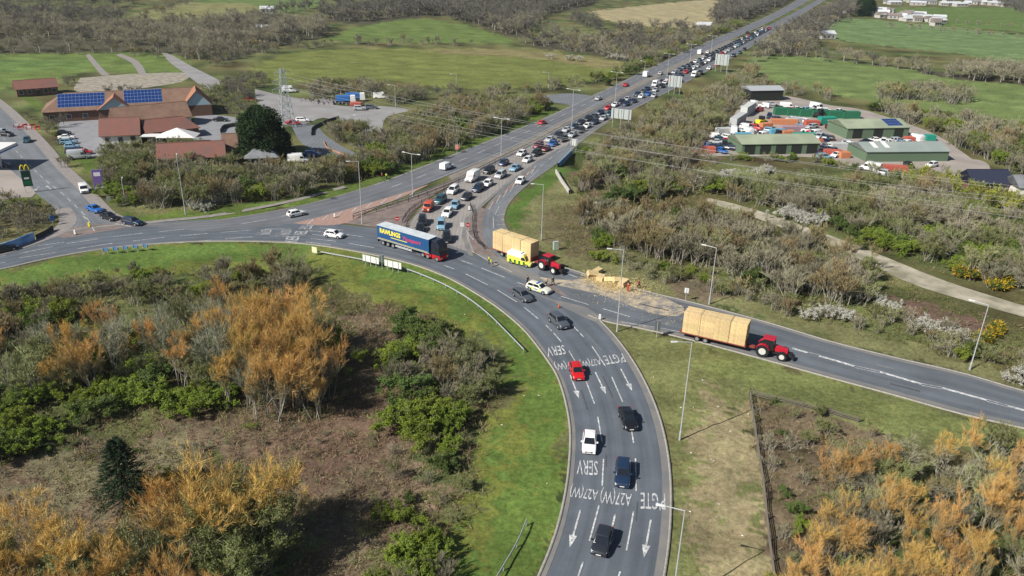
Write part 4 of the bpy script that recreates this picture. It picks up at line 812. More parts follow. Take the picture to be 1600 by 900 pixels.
class Plant:
    """grows levels of branches with numpy; returns arrays of triangles per material"""
    def __init__(s, seed): s.r = np.random.RandomState(seed); s.out = {'trunk': [], 'crown': []}
    def prism(s, P, D, L, r0, r1, m, part='trunk', k=4):
        a = unit(np.cross(D, D[:, [1, 2, 0]] + .1)); b = np.cross(D, a); ang = np.arange(k) * 2 * np.pi / k
        ring_ = a[:, None] * np.cos(ang)[None, :, None] + b[:, None] * np.sin(ang)[None, :, None]
        A = P[:, None] + ring_ * r0[:, None, None]; B = (P + D * L[:, None])[:, None] + ring_ * r1[:, None, None]
        for j in range(k):
            j2 = (j + 1) % k; s.out[part].append((np.concatenate([np.stack([A[:, j], A[:, j2], B[:, j2]], 1), np.stack([A[:, j], B[:, j2], B[:, j]], 1)]), m))
    def sliver(s, P, D, L, W, m, part='crown'):
        S = unit(np.cross(D, s.r.randn(len(P), 3))); W = np.broadcast_to(W, len(P))[:, None] / 2
        s.out[part].append((np.stack([P - S * W, P + S * W, P + D * L[:, None]], 1), m))
    def leaf(s, P, size, m, part='crown'):
        n_ = len(P); a = unit(s.r.randn(n_, 3) * [1, 1, .7]); b = unit(np.cross(a, s.r.randn(n_, 3))); z = size * (.6 + .8 * s.r.rand(n_))[:, None]
        A, B, C_, D_ = P - a * z, P + b * z * .6, P + a * z, P - b * z * .6
        s.out[part].append((np.concatenate([np.stack([A, B, C_], 1), np.stack([A, C_, D_], 1)]), m))
    def grow(s, P, D, L, n, t0, spread, up, ratio, jit=.25):
        """n children on each parent"""
        i = np.repeat(np.arange(len(P)), n); t = t0 + (1 - t0) * s.r.rand(len(i)) ** .8
        c_ = P[i] + D[i] * (L[i] * t)[:, None]; d = unit(D[i] + s.r.randn(len(i), 3) * spread + [0, 0, up]); return c_, d, L[i] * ratio * (1 + jit * s.r.randn(len(i))).clip(.4, 1.7) * (1.15 - .45 * t)
    def meshes(s, name):
        res = {}
        for part, lst in s.out.items():
            if not lst: continue
            ms = []; V = []; mi = []
            for tri, m in lst:
                if m not in ms: ms.append(m)
                V.append(tri.reshape(-1, 3)); mi.append(np.full(len(tri), ms.index(m)))
            V = np.concatenate(V); mi = np.concatenate(mi); res[part] = (V, mi, ms)
        return res
def bare(seed, h, stems, spread, up, tw, bark, W=.05, lv=(6, 5, 5, 4), trunk=.3, lean=.12, fz=1.0, tips=None, leafy=None, ln=0, lsz=.12, r0=.13, wid=1.0):
    p = Plant(seed); r = p.r
    if stems == 1:
        P = np.zeros((1, 3)); D = unit(np.array([[r.randn() * .05, r.randn() * .05, 1.]])); L = np.array([h * trunk * 1.5])
        p.prism(P, D, L, np.array([r0]), np.array([r0 * .55]), bark, k=6); rad = r0 * .5; n1 = lv[0]; t0 = .55
    else:
        P = np.c_[r.randn(stems, 2) * .25 * wid, np.zeros(stems)]; D = unit(np.c_[r.randn(stems, 2) * spread * .8, np.ones(stems)]); L = h * (.42 + .12 * r.rand(stems))
        p.prism(P, D, L, np.full(stems, r0 * .55), np.full(stems, r0 * .25), bark, k=4); rad = r0 * .3; n1 = max(2, lv[0] // 2); t0 = .25
    P, D, L = p.grow(P, D, L, n1, t0, spread, up * .8, .62 * (h * .62 / max(L.mean(), .1)) if stems == 1 else .7)
    p.prism(P, D, L, np.full(len(P), rad), np.full(len(P), rad * .4), bark, k=3)
    P, D, L = p.grow(P, D, L, lv[1], .3, spread * .9, up * .5, .62); p.sliver(P, D, L, rad * .8, bark, 'trunk')
    P3, D3, L3 = p.grow(P, D, L, lv[2], .25, spread * .8, up * .5, .62); p.sliver(P3, D3, L3, max(W, rad * .35), tw)
    P4, D4, L4 = p.grow(P3, D3, L3, lv[3], .2, spread * .8 * fz, up * .5, .66)
    if tips:
        k = P4[:, 2] + r.randn(len(P4)) * h * .07 > np.percentile(P4[:, 2], 52); p.sliver(P4[k], D4[k], L4[k], W, tips); p.sliver(P4[~k], D4[~k], L4[~k], W, tw)
    else: p.sliver(P4, D4, L4, W, tw)
    if leafy is not None and ln:
        i = np.repeat(np.arange(len(P4)), ln); Q = P4[i] + D4[i] * (L4[i] * r.rand(len(i)))[:, None] + r.randn(len(i), 3) * .08; p.leaf(Q, lsz, leafy)
    return p
def conifer(seed, h, rad, m, dens=1.0):
    p = Plant(seed); r = p.r; p.prism(np.zeros((1, 3)), np.array([[0, 0, 1.]]), np.array([h]), np.array([.16]), np.array([.02]), bark_d, k=6)
    n_ = int(190 * dens); z = h * (.06 + .92 * np.arange(n_) / n_); a = np.arange(n_) * 2.4 + r.rand(n_); R_ = rad * (1 - z / h) ** .8 * (.75 + .45 * r.rand(n_)) + .15
    D = unit(np.c_[np.cos(a), np.sin(a), -.18 + .5 * (z / h) ** 2]); P = np.c_[np.zeros((n_, 2)), z]; p.sliver(P, D, R_, .07, bark_d, 'trunk')
    i = np.repeat(np.arange(n_), 34); t = r.rand(len(i)) ** .6; Q = P[i] + D[i] * (R_[i] * t)[:, None]; d = unit(D[i] + r.randn(len(i), 3) * .55 + [0, 0, -.05]); p.sliver(Q, d, .25 + .35 * r.rand(len(i)), .09, m)
    return p
def dome(seed, h, rad, m, n_=5200, lsz=.16, squash=1.0, lumps=26, tw=None, base=.12, W=.05, low=False):
    """leafy crown: leaves packed on a cluster of uneven lumps carried by a trunk and limbs"""
    p = Plant(seed); r = p.r; p.prism(np.zeros((1, 3)), np.array([[0, 0, 1.]]), np.array([h * .6]), np.array([.12 + h * .012]), np.array([.06]), bark_d, k=6)
    u = unit(r.randn(lumps, 3)); u[:, 2] = np.abs(u[:, 2]) * 1.0 - .15; c_ = u * (np.array([rad, rad, h * .42]) * (.45 + .4 * r.rand(lumps))[:, None]); c_[:, 2] += h * (.5 + base * .3); sz = rad * (.28 + .22 * r.rand(lumps))
    if low:
        zf = r.rand(lumps) ** .8; a_ = r.rand(lumps) * 6.283; rr_ = rad * np.sqrt(1 - (zf * .93) ** 2.2) * (.55 + .35 * r.rand(lumps)); c_ = np.c_[np.cos(a_) * rr_, np.sin(a_) * rr_, .9 + zf * (h * .84)]; sz = rad * (.16 + .12 * r.rand(lumps))
    D = c_ - [0, 0, h * .3]; L = np.linalg.norm(D, axis=1); p.prism(np.tile([0, 0, h * .3], (lumps, 1)), unit(D), L, np.full(lumps, .06), np.full(lumps, .02), bark_d, k=3)
    i = r.randint(0, lumps, n_); q = unit(r.randn(n_, 3)) * (.55 + .5 * r.rand(n_) ** .5)[:, None] * sz[i][:, None]; q[:, 2] *= .8; Q = c_[i] + q; Q[:, 2] = np.maximum(Q[:, 2], .1 + .2 * r.rand(n_)); p.leaf(Q, lsz, m)
    if tw is not None: k = n_ // 6; p.sliver(Q[:k], unit(q[:k] + [0, 0, .2]), .3 + .5 * r.rand(k), W, tw)
    return p
# species: name, near variants, low variants for a far mass, words for the label, category
def sp_tree(s, lo=False): return bare(s, 9, 1, .62, .24, tw_far if lo else tw_grey, bark_g, .095 if lo else .05, (8, 6, 7, 5) if lo else (10, 7, 7, 6), .17, r0=.2)
SPEC = {
 'bare_tree': (sp_tree, 9),
 'birch_tree': (lambda s, lo=False: bare(s, 9, 5, .30, .36, tw_or2, bark_p if s % 2 else bark_g, .026, (9, 6, 8, 10) if not lo else (6, 4, 5, 5), tips=tw_or, r0=.14, wid=2.0, fz=1.9), 9),
 'pale_tree': (lambda s, lo=False: bare(s, 9, 3, .42, .35, tw_pale, bark_p, .035, (10, 7, 7, 6) if not lo else (5, 4, 4, 2), r0=.18), 9),
 'bare_shrub': (lambda s, lo=False: bare(s, 5, 16, .27, .44, (tw_brown, tw_grey, tw_grey)[s % 3], bark_g, .034 if not lo else .08, (6, 5, 6, 6) if not lo else (5, 4, 4, 3), r0=.10, wid=2.2, fz=1.3), 5),
 'olive_shrub': (lambda s, lo=False: bare(s, 5, 14, .33, .40, tw_ol, bark_g, .036 if not lo else .085, (6, 5, 6, 6) if not lo else (5, 4, 4, 3), r0=.10, wid=2.2, fz=1.3, leafy=lf_ol if s % 2 else None, ln=1, lsz=.055), 5),
 'green_shrub': (lambda s, lo=False: bare(s, 3.8, 11, .50, .26, tw_ol, bark_d, .035, (7, 5, 6, 5) if not lo else (5, 4, 4, 3), r0=.09, wid=3.2, fz=1.4, leafy=(lf_green, lf_mid, lf_green)[s % 3], ln=2 if not lo else 1, lsz=.085 if not lo else .16), 3.8),
 'willow_tree': (lambda s, lo=False: bare(s, 9, 10, .46, .28, tw_ol, bark_g, .035, (8, 6, 6, 6) if not lo else (5, 4, 4, 2), r0=.16, wid=2.2, leafy=lf_ol, ln=2, lsz=.09), 9),
 'blossom_shrub': (lambda s, lo=False: bare(s, 3.5, 8, .50, .22, tw_grey, bark_d, .045, (6, 4, 5, 3) if not lo else (4, 3, 3, 2), r0=.08, wid=3.5, leafy=bl_white, ln=2 if not lo else 1, lsz=.075 if not lo else .15), 3.5),
 'gorse_shrub': (lambda s, lo=False: dome(s, 1.8, 1.3, lf_mid, 1500, .10, tw=bl_yel, W=.12, lumps=12), 1.8),
 'conifer_tree': (lambda s, lo=False: conifer(s, 9, 3.1, needle, 1.5), 9),
 'evergreen_tree': (lambda s, lo=False: dome(s, 14, 7.4, lf_dark, 26000, .26, lumps=150, base=-.35, tw=lf_dark, W=.12, low=True), 14),
 'lime_tree': (lambda s, lo=False: bare(s, 8, 3, .26, .5, tw_ol, bark_p, .05, (7, 5, 5, 3) if not lo else (5, 4, 3, 2), r0=.15, leafy=lf_yel, ln=2, lsz=.13), 8),
}
VAR = {'conifer_tree': 1, 'evergreen_tree': 1, 'gorse_shrub': 2, 'bare_shrub': 6, 'birch_tree': 6, 'bare_tree': 5, 'green_shrub': 6, 'olive_shrub': 4}
near_m, low_g = {}, {}
def get_near(sp, v):
    if (sp, v) not in near_m:
        p = SPEC[sp][0](100 * (list(SPEC).index(sp) + 1) + v); res = p.meshes(sp); d = {}
        for part, (V, mi, ms) in res.items():
            nm = ('crown' if part == 'crown' else ('stems' if sp.endswith('shrub') else 'trunk')); d[part] = (nm, npmesh(nm, V, np.arange(len(V)).reshape(-1, 3), ms, mi))
        Vs = np.concatenate([res[k][0] for k in res]); mis = []; mm = []
        for k in res:
            _, mi, ms = res[k]; mp_ = [];
            for m in ms:
                if m not in mm: mm.append(m)
                mp_.append(mm.index(m))
            mis.append(np.array(mp_)[mi])
        d['one'] = npmesh(sp, Vs, np.arange(len(Vs)).reshape(-1, 3), mm, np.concatenate(mis)); near_m[(sp, v)] = d
    return near_m[(sp, v)]
def get_low(sp, v):
    if (sp, v) not in low_g:
        res = SPEC[sp][0](100 * (list(SPEC).index(sp) + 1) + v, True).meshes(sp); Vs = np.concatenate([res[k][0] for k in res]); mats_ = []; mi_ = []
        for k in res: mats_ += [res[k][2][j] for j in range(len(res[k][2]))]; mi_ += [res[k][2][j] for j in res[k][1]]
        low_g[(sp, v)] = (Vs, mi_)
    return low_g[(sp, v)]
HM = {'bare_shrub': 1.2, 'olive_shrub': 1.2, 'green_shrub': 1.12}
PL = []     # species, x, y, height, width factor, label, group
exb = [(e, e.min(0), e.max(0)) for e in EXCL]
def clear(P, far=0):
    ok = np.ones(len(P), bool)
    for e, lo, hi in exb:
        s_ = ok & ((P > lo - 2) & (P < hi + 2)).all(1); i = np.where(s_)[0]
        if len(i):
            q = inpoly(P[i], e); pe = e[::max(1, len(e) // 150)]
            if not q.all(): q |= (((P[i][:, None] - pe[None]) ** 2).sum(2).min(1) < 2.0)
            ok[i[q]] = False
    return ok
def zone(px, spacing, mix, label, seed, lab=None):
    """mix: list of (species, weight, hmin, hmax, words)"""
    poly = GA(px); r = np.random.RandomState(seed); lo, hi = poly.min(0), poly.max(0); A = np.prod(hi - lo); n_ = int(A / spacing ** 2 * 2.2)
    P = r.rand(n_, 2) * (hi - lo) + lo; P = P[inpoly(P + r.randn(n_, 2) * .5, poly)]; grid = {}; keep = []
    for i, (x, y) in enumerate(P):
        k = (int(x // spacing), int(y // spacing)); ok = True
        for a in (-1, 0, 1):
            for b in (-1, 0, 1):
                for j in grid.get((k[0] + a, k[1] + b), ()):
                    if (P[j, 0] - x) ** 2 + (P[j, 1] - y) ** 2 < (spacing * .78) ** 2: ok = False; break
        if ok: grid.setdefault(k, []).append(i); keep.append(i)
    P = P[keep]; P = P[clear(P)]; wts = np.array([m[1] for m in mix], float); wts /= wts.sum()
    pn = noise2(P, 18, seed) if len(P) else []
    for (x, y), nv in zip(P, pn):
        if len(mix) > 1:
            c_ = np.cumsum(wts); t = min(max(.5 + .36 * nv + r.uniform(-.32, .32), 0), .999); m = mix[int(np.searchsorted(c_, t))]
        else: m = mix[0]
        PL.append((m[0], x, y, r.uniform(m[2], m[3]) * HM.get(m[0], 1), r.uniform(*((.8, 1.15) if m[0] in ('birch_tree', 'pale_tree') else (1.0, 1.5))), f'{m[4]} {label}', f'{m[4]}s {label}'.replace('shrubs', 'shrubs')))
def line(px, spacing, width, mix, label, seed):
    L_ = smoothline(GA(px), 4); s = np.r_[0, np.cumsum(np.linalg.norm(np.diff(L_, axis=0), axis=1))]; r = np.random.RandomState(seed); n_ = max(2, int(s[-1] / spacing))
    t = np.sort(r.rand(n_)) * .3 * s[-1] + np.linspace(0, .7, n_) * s[-1]; P = np.stack([np.interp(t, s, L_[:, 0]), np.interp(t, s, L_[:, 1])], 1) + r.randn(n_, 2) * width / 2; P = P[clear(P)]; wts = np.array([m[1] for m in mix], float); wts /= wts.sum()
    for x, y in P:
        m = mix[int(np.searchsorted(np.cumsum(wts), r.rand() * .999))]; PL.append((m[0], x, y, r.uniform(m[2], m[3]), r.uniform(.9, 1.3), f'{m[4]} {label}', f'{m[4]}s {label}'))
def one(sp, px, py, h, label, wf=1.0, group=None):
    p = G(px, py); PL.append((sp, p.x, p.y, h, wf, label, group))
BT, BS, GS, OS = 'bare_tree', 'bare_shrub', 'green_shrub', 'olive_shrub'
bt, bs, gs, os_ = 'bare grey tree', 'bare brown shrub', 'leafy green shrub', 'olive green shrub'
# --- island wood, left
zone([(40, 478), (120, 455), (220, 436), (330, 426), (430, 422), (478, 432), (490, 455), (400, 462), (260, 470), (120, 500), (40, 520)], 3.3, [(GS, .32, 2.0, 3.6, gs), (BS, .38, 2.5, 4, bs), (OS, .3, 2.5, 4, os_)], 'on the top edge of the island wood', 1)
zone([(-40, 500), (40, 478), (110, 500), (60, 560), (-40, 600)], 3.4, [(GS, .4, 2.5, 4, gs), (BS, .6, 3, 5, bs)], 'at the left end of the island wood', 2)
zone([(-40, 590), (60, 560), (180, 520), (300, 505), (400, 500), (470, 515), (505, 560), (520, 620), (500, 660), (430, 660), (340, 640), (240, 600), (140, 620), (40, 650), (-40, 660)], 3.3, [('birch_tree', .40, 6, 9, 'orange tipped birch'), ('pale_tree', .08, 6, 8.5, 'pale stemmed bare tree'), (OS, .22, 3, 6, os_), ('birch_tree', .22, 5, 8, 'orange tipped birch'), (GS, .08, 2.5, 4, gs)], 'in the middle of the island wood', 3)
zone([(395, 560), (470, 560), (510, 600), (515, 655), (450, 668), (400, 640)], 2.6, [('birch_tree', 1, 9, 12, 'tall orange birch')], 'at the right end of the island wood', 4)
one('pale_tree', 372, 600, 11.5, 'large pale spreading bare tree in the island wood, widest of all', 1.25)
for i, (x, y) in enumerate([(180, 590), (120, 590), (265, 590), (205, 560)]): one('pale_tree', x, y, 9.5, 'slender pale bare tree among the orange birches', .8, 'slender pale trees in the island wood')
zone([(-60, 700), (0, 640), (80, 615), (160, 610), (260, 610), (350, 625), (330, 645), (200, 640), (110, 655), (60, 700), (0, 730)], 2.8, [(GS, 1, 2.2, 3.6, gs)], 'on the lower edge of the island wood', 5)
zone([(-60, 900), (20, 890), (120, 890), (190, 895), (230, 960), (200, 1050), (-80, 1050)], 2.9, [('birch_tree', .75, 6.5, 8.8, 'orange tipped birch'), (OS, .2, 3, 6, os_)], 'in the bottom left corner', 6)
zone([(225, 905), (255, 868), (330, 848), (400, 842), (436, 850), (400, 868), (330, 880), (270, 960)], 2.3, [('birch_tree', .9, 9, 11.5, 'tall orange birch'), (OS, .1, 4, 7, os_)], 'beside the big willow', 7)
one('willow_tree', 402, 895, 10.2, 'big grey green willow at the bottom of the island wood', 1.15); one('willow_tree', 375, 935, 8, 'smaller grey green willow in front of the birches', 1.0)
for x, y, h in [(250, 985, 7.5), (290, 975, 8), (330, 985, 7.5)]: one('birch_tree', x, y, h, 'orange birch cut by the bottom edge beside the willow', .9, 'orange birches at the bottom edge by the willow')
one('conifer_tree', 198, 778, 7.9, 'lone dark conifer standing in the brown clearing', 1.3)
zone([(600, 560), (640, 515), (700, 525), (760, 560), (775, 610), (730, 640), (690, 690), (640, 690), (618, 650), (600, 610)], 2.7, [(GS, .46, 2.2, 4.2, gs), (BS, .26, 2.5, 4, bs), (OS, .28, 2, 4, os_)], 'in the clump inside the curve', 8)
zone([(590, 700), (735, 690), (745, 760), (715, 850), (690, 960), (560, 960), (600, 820)], 4.0, [(GS, .35, 1.2, 2.6, gs), (OS, .3, 1.2, 2.4, os_), (BS, .35, 1.2, 2.4, bs)], 'scattered below the green clump', 9)
for x, y, h in [(665, 860, 3.2), (640, 880, 3), (690, 735, 2.6), (700, 705, 2.4), (680, 880, 2.8), (655, 900, 3)]: one(GS, x, y, h, 'rounded green shrub near the bottom of the island', 1.2, 'rounded green shrubs low on the island')
zone([(480, 440), (560, 470), (700, 520), (600, 520), (560, 560), (540, 640), (530, 520)], 6, [(BS, .6, .8, 1.6, bs), (OS, .4, .8, 1.5, os_)], 'dotted over the brown slope', 10)
zone([(180, 700), (330, 650), (520, 560), (560, 480), (640, 510), (620, 620), (640, 760), (600, 900), (440, 900), (430, 780), (300, 700), (200, 760), (0, 800), (-60, 720)], 3.4, [(BS, .6, .4, .9, 'low brown shrub'), (OS, .4, .4, .9, 'low olive shrub')], 'carpeting the brown clearing', 54)
zone([(0, 740), (180, 690), (340, 660), (560, 680), (640, 700), (600, 800), (480, 860), (430, 780), (340, 700), (200, 790), (0, 830)], 6.5, [(BS, .5, .6, 1.4, bs), (OS, .3, .6, 1.4, os_), (GS, .2, .6, 1.3, gs)], 'dotted over the brown clearing', 11)
# --- lower right wood
zone([(1285, 760), (1330, 735), (1400, 735), (1480, 745), (1560, 740), (1700, 760), (1750, 1050), (1190, 1050), (1215, 950), (1260, 850)], 2.9, [('birch_tree', .34, 5.5, 8.0, 'orange tipped birch'), (BT, .14, 5, 7, bt), (OS, .17, 2.5, 5, os_), ('birch_tree', .22, 5.5, 8.5, 'orange tipped birch'), (BS, .21, 2.5, 4.5, bs)], 'in the lower right wood', 12)
zone([(1180, 622), (1280, 645), (1340, 665), (1420, 705), (1330, 730), (1280, 770), (1230, 860), (1212, 940), (1200, 860), (1196, 760)], 3.2, [(OS, .4, .8, 2.0, os_), (BS, .4, .8, 2.2, bs), (GS, .2, .8, 1.6, gs)], 'inside the low fence, right', 13)
zone([(1420, 690), (1600, 700), (1700, 730), (1700, 760), (1480, 740)], 3.6, [(OS, .4, 2, 4, os_), (BS, .4, 2, 4, bs), ('birch_tree', .2, 5, 7, 'orange tipped birch')], 'on the top edge of the lower right wood', 14)
# --- between link road and track
zone([(905, 345), (960, 343), (1040, 342), (1110, 346), (1200, 374), (1290, 411), (1360, 446), (1330, 482), (1230, 462), (1120, 425), (1010, 405), (940, 385)], 2.9, [(BS, .44, 3.2, 5.6, bs), (OS, .2, 3, 5, os_), (BS, .28, 4, 6.2, bs), (GS, .08, 2, 3.5, gs)], 'between the link road and the gravel track', 15)
zone([(930, 400), (1010, 412), (1110, 432), (1220, 468), (1330, 490), (1450, 505), (1600, 555), (1720, 590), (1720, 618), (1600, 585), (1450, 545), (1300, 505), (1180, 476), (1090, 455), (990, 430)], 2.7, [(BS, .5, 1.2, 2.8, bs), (OS, .38, 1.2, 2.6, os_), (GS, .12, 1, 2.2, gs)], 'on the bank above the link road', 16)
for i, (x, y, h) in enumerate([(1270, 500, 2.6), (1290, 497, 2.8), (1310, 500, 2.6), (1330, 503, 2.4), (1345, 470, 2.8), (1362, 474, 2.8), (1335, 466, 2.4), (1440, 515, 2.6), (1460, 520, 2.8), (1480, 525, 2.8), (1495, 530, 2.2), (1590, 590, 2.2), (1575, 598, 1.8), (1070, 392, 2.2), (1090, 395, 2.4), (1108, 397, 2), (925, 335, 3), (940, 330, 3), (1180, 420, 2.6), (1196, 426, 2.6), (1240, 445, 2.6), (1255, 450, 2.4), (1380, 484, 2.6), (1396, 488, 2.4), (1342, 425, 2.6)]):
    one('blossom_shrub', x, y, h, 'white blossoming shrub on the bank above the link road', 1.15, 'blossoming shrubs above the link road')
for x, y in [(1548, 525), (1556, 519), (1535, 532)]: one('gorse_shrub', x, y, 1.7, 'yellow flowering gorse beside the right hand lamp post', 1.1, 'gorse by the lamp post')
one(GS, 1500, 560, 2.6, 'bright green bush at the foot of the right hand lamp post'); one(GS, 1098, 440, 2.0, 'small round green bush on the brown bank above the road'); one(GS, 935, 375, 3.4, 'bright green bush at the left end of the bank'); one(GS, 948, 383, 3.0, 'green bush right beside the bright green bush on the bank')
# --- beyond the track
zone([(950, 300), (1010, 292), (1100, 292), (1200, 300), (1350, 305), (1480, 315), (1600, 340), (1720, 370), (1720, 500), (1600, 466), (1480, 425), (1380, 386), (1300, 358), (1200, 326), (1110, 303), (1040, 310), (960, 325)], 3.3, [(GS, .26, 2.4, 4.4, gs), (OS, .30, 3, 6, os_), (BS, .24, 3, 6, bs), (BT, .20, 6, 9, bt)], 'between the gravel track and the depot', 17)
for i, (x, y, h) in enumerate([(1230, 338, 3.2), (1245, 342, 3.4), (1262, 345, 3), (1275, 350, 3), (1320, 335, 3.4), (1330, 338, 3), (1105, 288, 3.4), (1120, 286, 3.6), (1140, 280, 3), (1190, 272, 2.8), (1165, 300, 2.6)]): [one('blossom_shrub', x + q_, y - q_ * .3, h, 'white blossoming shrub between the gravel track and the depot', 1.15, 'blossoming shrubs beyond the track') for q_ in (-9, 8)]; one('blossom_shrub', x, y, h, 'white blossoming shrub between the gravel track and the depot', 1.15, 'blossoming shrubs beyond the track')
zone([(1320, 352), (1380, 350), (1450, 372), (1440, 400), (1370, 388), (1310, 366)], 3.4, [(GS, 1, 2.2, 3.8, 'bright green shrub')], 'just beyond the middle of the gravel track', 59)
zone([(1450, 400), (1520, 398), (1620, 420), (1620, 462), (1500, 428)], 3.6, [(GS, 1, 2, 3.6, 'bright green shrub')], 'beyond the right end of the gravel track', 60)
for x, y in [(1505, 432), (1515, 438), (1555, 452), (1563, 448), (1500, 425)]: one('gorse_shrub', x, y, 2.2, 'yellow flowering gorse just beyond the gravel track', 1.2, 'gorse beyond the gravel track')
for i, (x, y) in enumerate([(1408, 300), (1425, 296), (1440, 300), (1455, 304), (1470, 310), (1490, 318), (1505, 322), (1520, 326), (1535, 332), (1550, 335), (1566, 340), (1582, 345), (1600, 352), (1415, 308), (1540, 342), (1575, 352)]): one('lime_tree', x, y, 6.2 + (i % 3) * .7, 'lime green tree with pale trunk below the depot', 1.15, 'lime green trees below the depot')
zone([(900, 300), (915, 262), (950, 228), (1000, 204), (1050, 180), (1100, 153), (1150, 125), (1180, 112), (1175, 142), (1140, 170), (1115, 205), (1085, 240), (1070, 268), (1000, 282), (940, 290)], 3.3, [(BS, .45, 3, 5.5, bs), (BS, .2, 3, 5, bs), (OS, .25, 3, 5.5, os_), (GS, .1, 2.5, 4, gs)], 'on the strip between the main road and the depot', 18)
for x, y in [(1075, 196), (1066, 190)]: one('lime_tree', x, y, 5, 'round pale green tree in the strip by the main road', 1.5, 'round pale green trees in the strip by the main road')
# --- north of the main road
zone([(612, 220), (640, 196), (700, 172), (780, 162), (845, 166), (855, 172), (780, 204), (720, 228), (650, 252), (560, 282), (470, 306), (400, 318), (330, 325), (240, 325), (200, 318), (175, 300), (175, 262), (240, 262), (300, 282), (400, 278), (500, 272), (570, 252)], 3.1, [(OS, .3, 3, 5.5, os_), (BS, .55, 3, 5.5, bs), (GS, .15, 2.5, 4, gs)], 'along the north side of the main road', 19)
zone([(505, 222), (525, 200), (560, 196), (590, 205), (596, 225), (570, 243), (530, 240)], 3.2, [(OS, .7, 3, 5, os_), (BS, .3, 3, 5, bs)], 'in the copse ringed by the lane', 20)
for x, y in [(1, 1)]: pass
for x, y, h in [(190, 285, 8), (215, 275, 7.5), (205, 300, 7), (180, 265, 6.5), (235, 290, 6)]: one('willow_tree', x, y, h, 'broad olive tree behind the purple banner sign', 1.1, 'broad olive trees behind the banner sign')
for x, y in [(262, 312), (275, 300), (310, 300)]: one('willow_tree', x, y, 6.5, 'grey green tree below the long brown house', 1.0, 'grey green trees below the long brown house')
for x, y in [(300, 328), (315, 330), (330, 327), (322, 322)]: one('blossom_shrub', x, y, 2.2, 'white blossoming shrub at the foot of the left lamp post', 1.1, 'blossoming shrubs by the left lamp post')
one('evergreen_tree', 415, 248, 14.5, 'huge dark evergreen tree beside the pylon', 1.0); one('evergreen_tree', 400, 240, 12, 'dark evergreen tree pressed against the huge one', .85)
zone([(-60, 330), (0, 318), (40, 320), (78, 335), (86, 350), (60, 362), (0, 372), (-60, 380)], 2.6, [(GS, .3, 1.8, 2.8, gs), (BS, .7, 2, 3, bs)], 'on the corner behind the blue hoarding', 21)
line([(96, 260), (110, 240), (95, 210), (75, 190)], 3.5, 3, [(BS, .6, 2, 3.5, bs), (GS, .4, 1.5, 3, gs)], 'on the verge by the car park', 22)
line([(40, 182), (60, 200), (75, 205), (95, 215)], 3.5, 3, [(BS, .5, 2, 3.5, bs), (OS, .5, 1.5, 3, os_)], 'beside the solar roofed building', 23)
for x, y in [(100, 196), (92, 200)]: one(BT, x, y, 5, 'small bare tree in front of the solar roofed building', .8, 'small bare trees by the solar roof')
line([(95, 134), (115, 128), (140, 130)], 4, 4, [(GS, .5, 2.5, 4, gs), (BS, .5, 2.5, 4, bs)], 'behind the small maroon roofed building', 24)
zone([(340, 150), (370, 125), (400, 118), (420, 130), (400, 150), (430, 158), (410, 175), (375, 178), (340, 168)], 4.2, [(BT, .5, 4, 6.5, bt), (OS, .5, 2.5, 4, os_)], 'between the access lane and the car park', 25)
for x, y, h in [(205, 148, 5), (190, 146, 4.5), (172, 148, 5), (218, 146, 4)]: one(BT, x, y, h, 'thin bare tree behind the solar roofed building', 1.1, 'thin bare trees behind the solar roof')
zone([(470, 150), (500, 138), (560, 138), (640, 146), (662, 156), (640, 163), (600, 158), (540, 154), (500, 158)], 4.0, [(BS, .6, 3, 5, bs), (OS, .2, 3, 5, os_), (BT, .2, 5, 7.5, bt)], 'behind the parked lorries and skips', 26)
zone([(150, 236), (232, 236), (300, 232), (340, 240), (380, 262), (330, 275), (240, 268), (165, 262)], 3.6, [(OS, .5, 2.5, 4, os_), (BS, .5, 2.5, 4, bs)], 'between the restaurant and the long brown house', 55)
line([(318, 190), (335, 182), (360, 176), (400, 186)], 4, 2, [(OS, .6, 1.5, 3, os_), (BS, .4, 2, 3, bs)], 'round the restaurant car park', 56)
line([(440, 198), (470, 196), (490, 188)], 3.5, 3, [(GS, .4, 2, 3, gs), (OS, .6, 2, 3.5, os_)], 'round the foot of the pylon', 57)
zone([(300, 140), (330, 144), (345, 152), (330, 168), (322, 160)], 4, [(OS, 1, 2.5, 4, os_)], 'behind the right end of the solar roofed building', 58)
one(BT, 582, 152, 9.5, 'tall rounded bare tree behind the parked lorries', 1.2)
line([(640, 160), (700, 152), (760, 150), (820, 146), (862, 146)], 4, 8, [(BS, .8, 3, 5, bs), (BT, .2, 5, 7, bt)], 'below the big green field', 27)
line([(866, 140), (900, 137), (950, 124), (1000, 106), (1060, 80), (1110, 58), (1160, 38)], 3.6, 6, [(GS, .35, 3, 4.5, 'dark green shrub'), (OS, .65, 3, 5, os_)], 'in the hedge lining the far carriageway', 28)
# --- far hedges and woods
line([(-60, 84), (0, 83), (60, 82), (140, 82), (220, 82), (290, 86), (330, 92)], 6.5, 6, [(BT, 1, 10, 14, 'tall bare tree')], 'in the row behind the left green field', 29)
line([(-60, 84), (140, 83), (330, 92)], 5, 5, [(BS, 1, 3, 5, bs)], 'under the row of tall bare trees', 30)
FW = 'in the wood at the top left'
zone([(-80, 40), (0, 34), (120, 44), (250, 48), (330, 42), (400, 36), (500, 40), (505, 58), (430, 72), (380, 84), (340, 96), (300, 80), (200, 70), (100, 62), (-80, 64)], 7.0, [(BT, .8, 9, 14, 'tall bare tree'), (BS, .2, 4, 6, bs)], FW, 31)
line([(330, 105), (360, 92), (400, 84), (480, 74), (560, 70), (640, 69), (720, 70)], 5, 6, [(BS, .6, 3, 6, bs), (OS, .4, 3, 5, os_)], 'in the hedge above the big green field', 32)
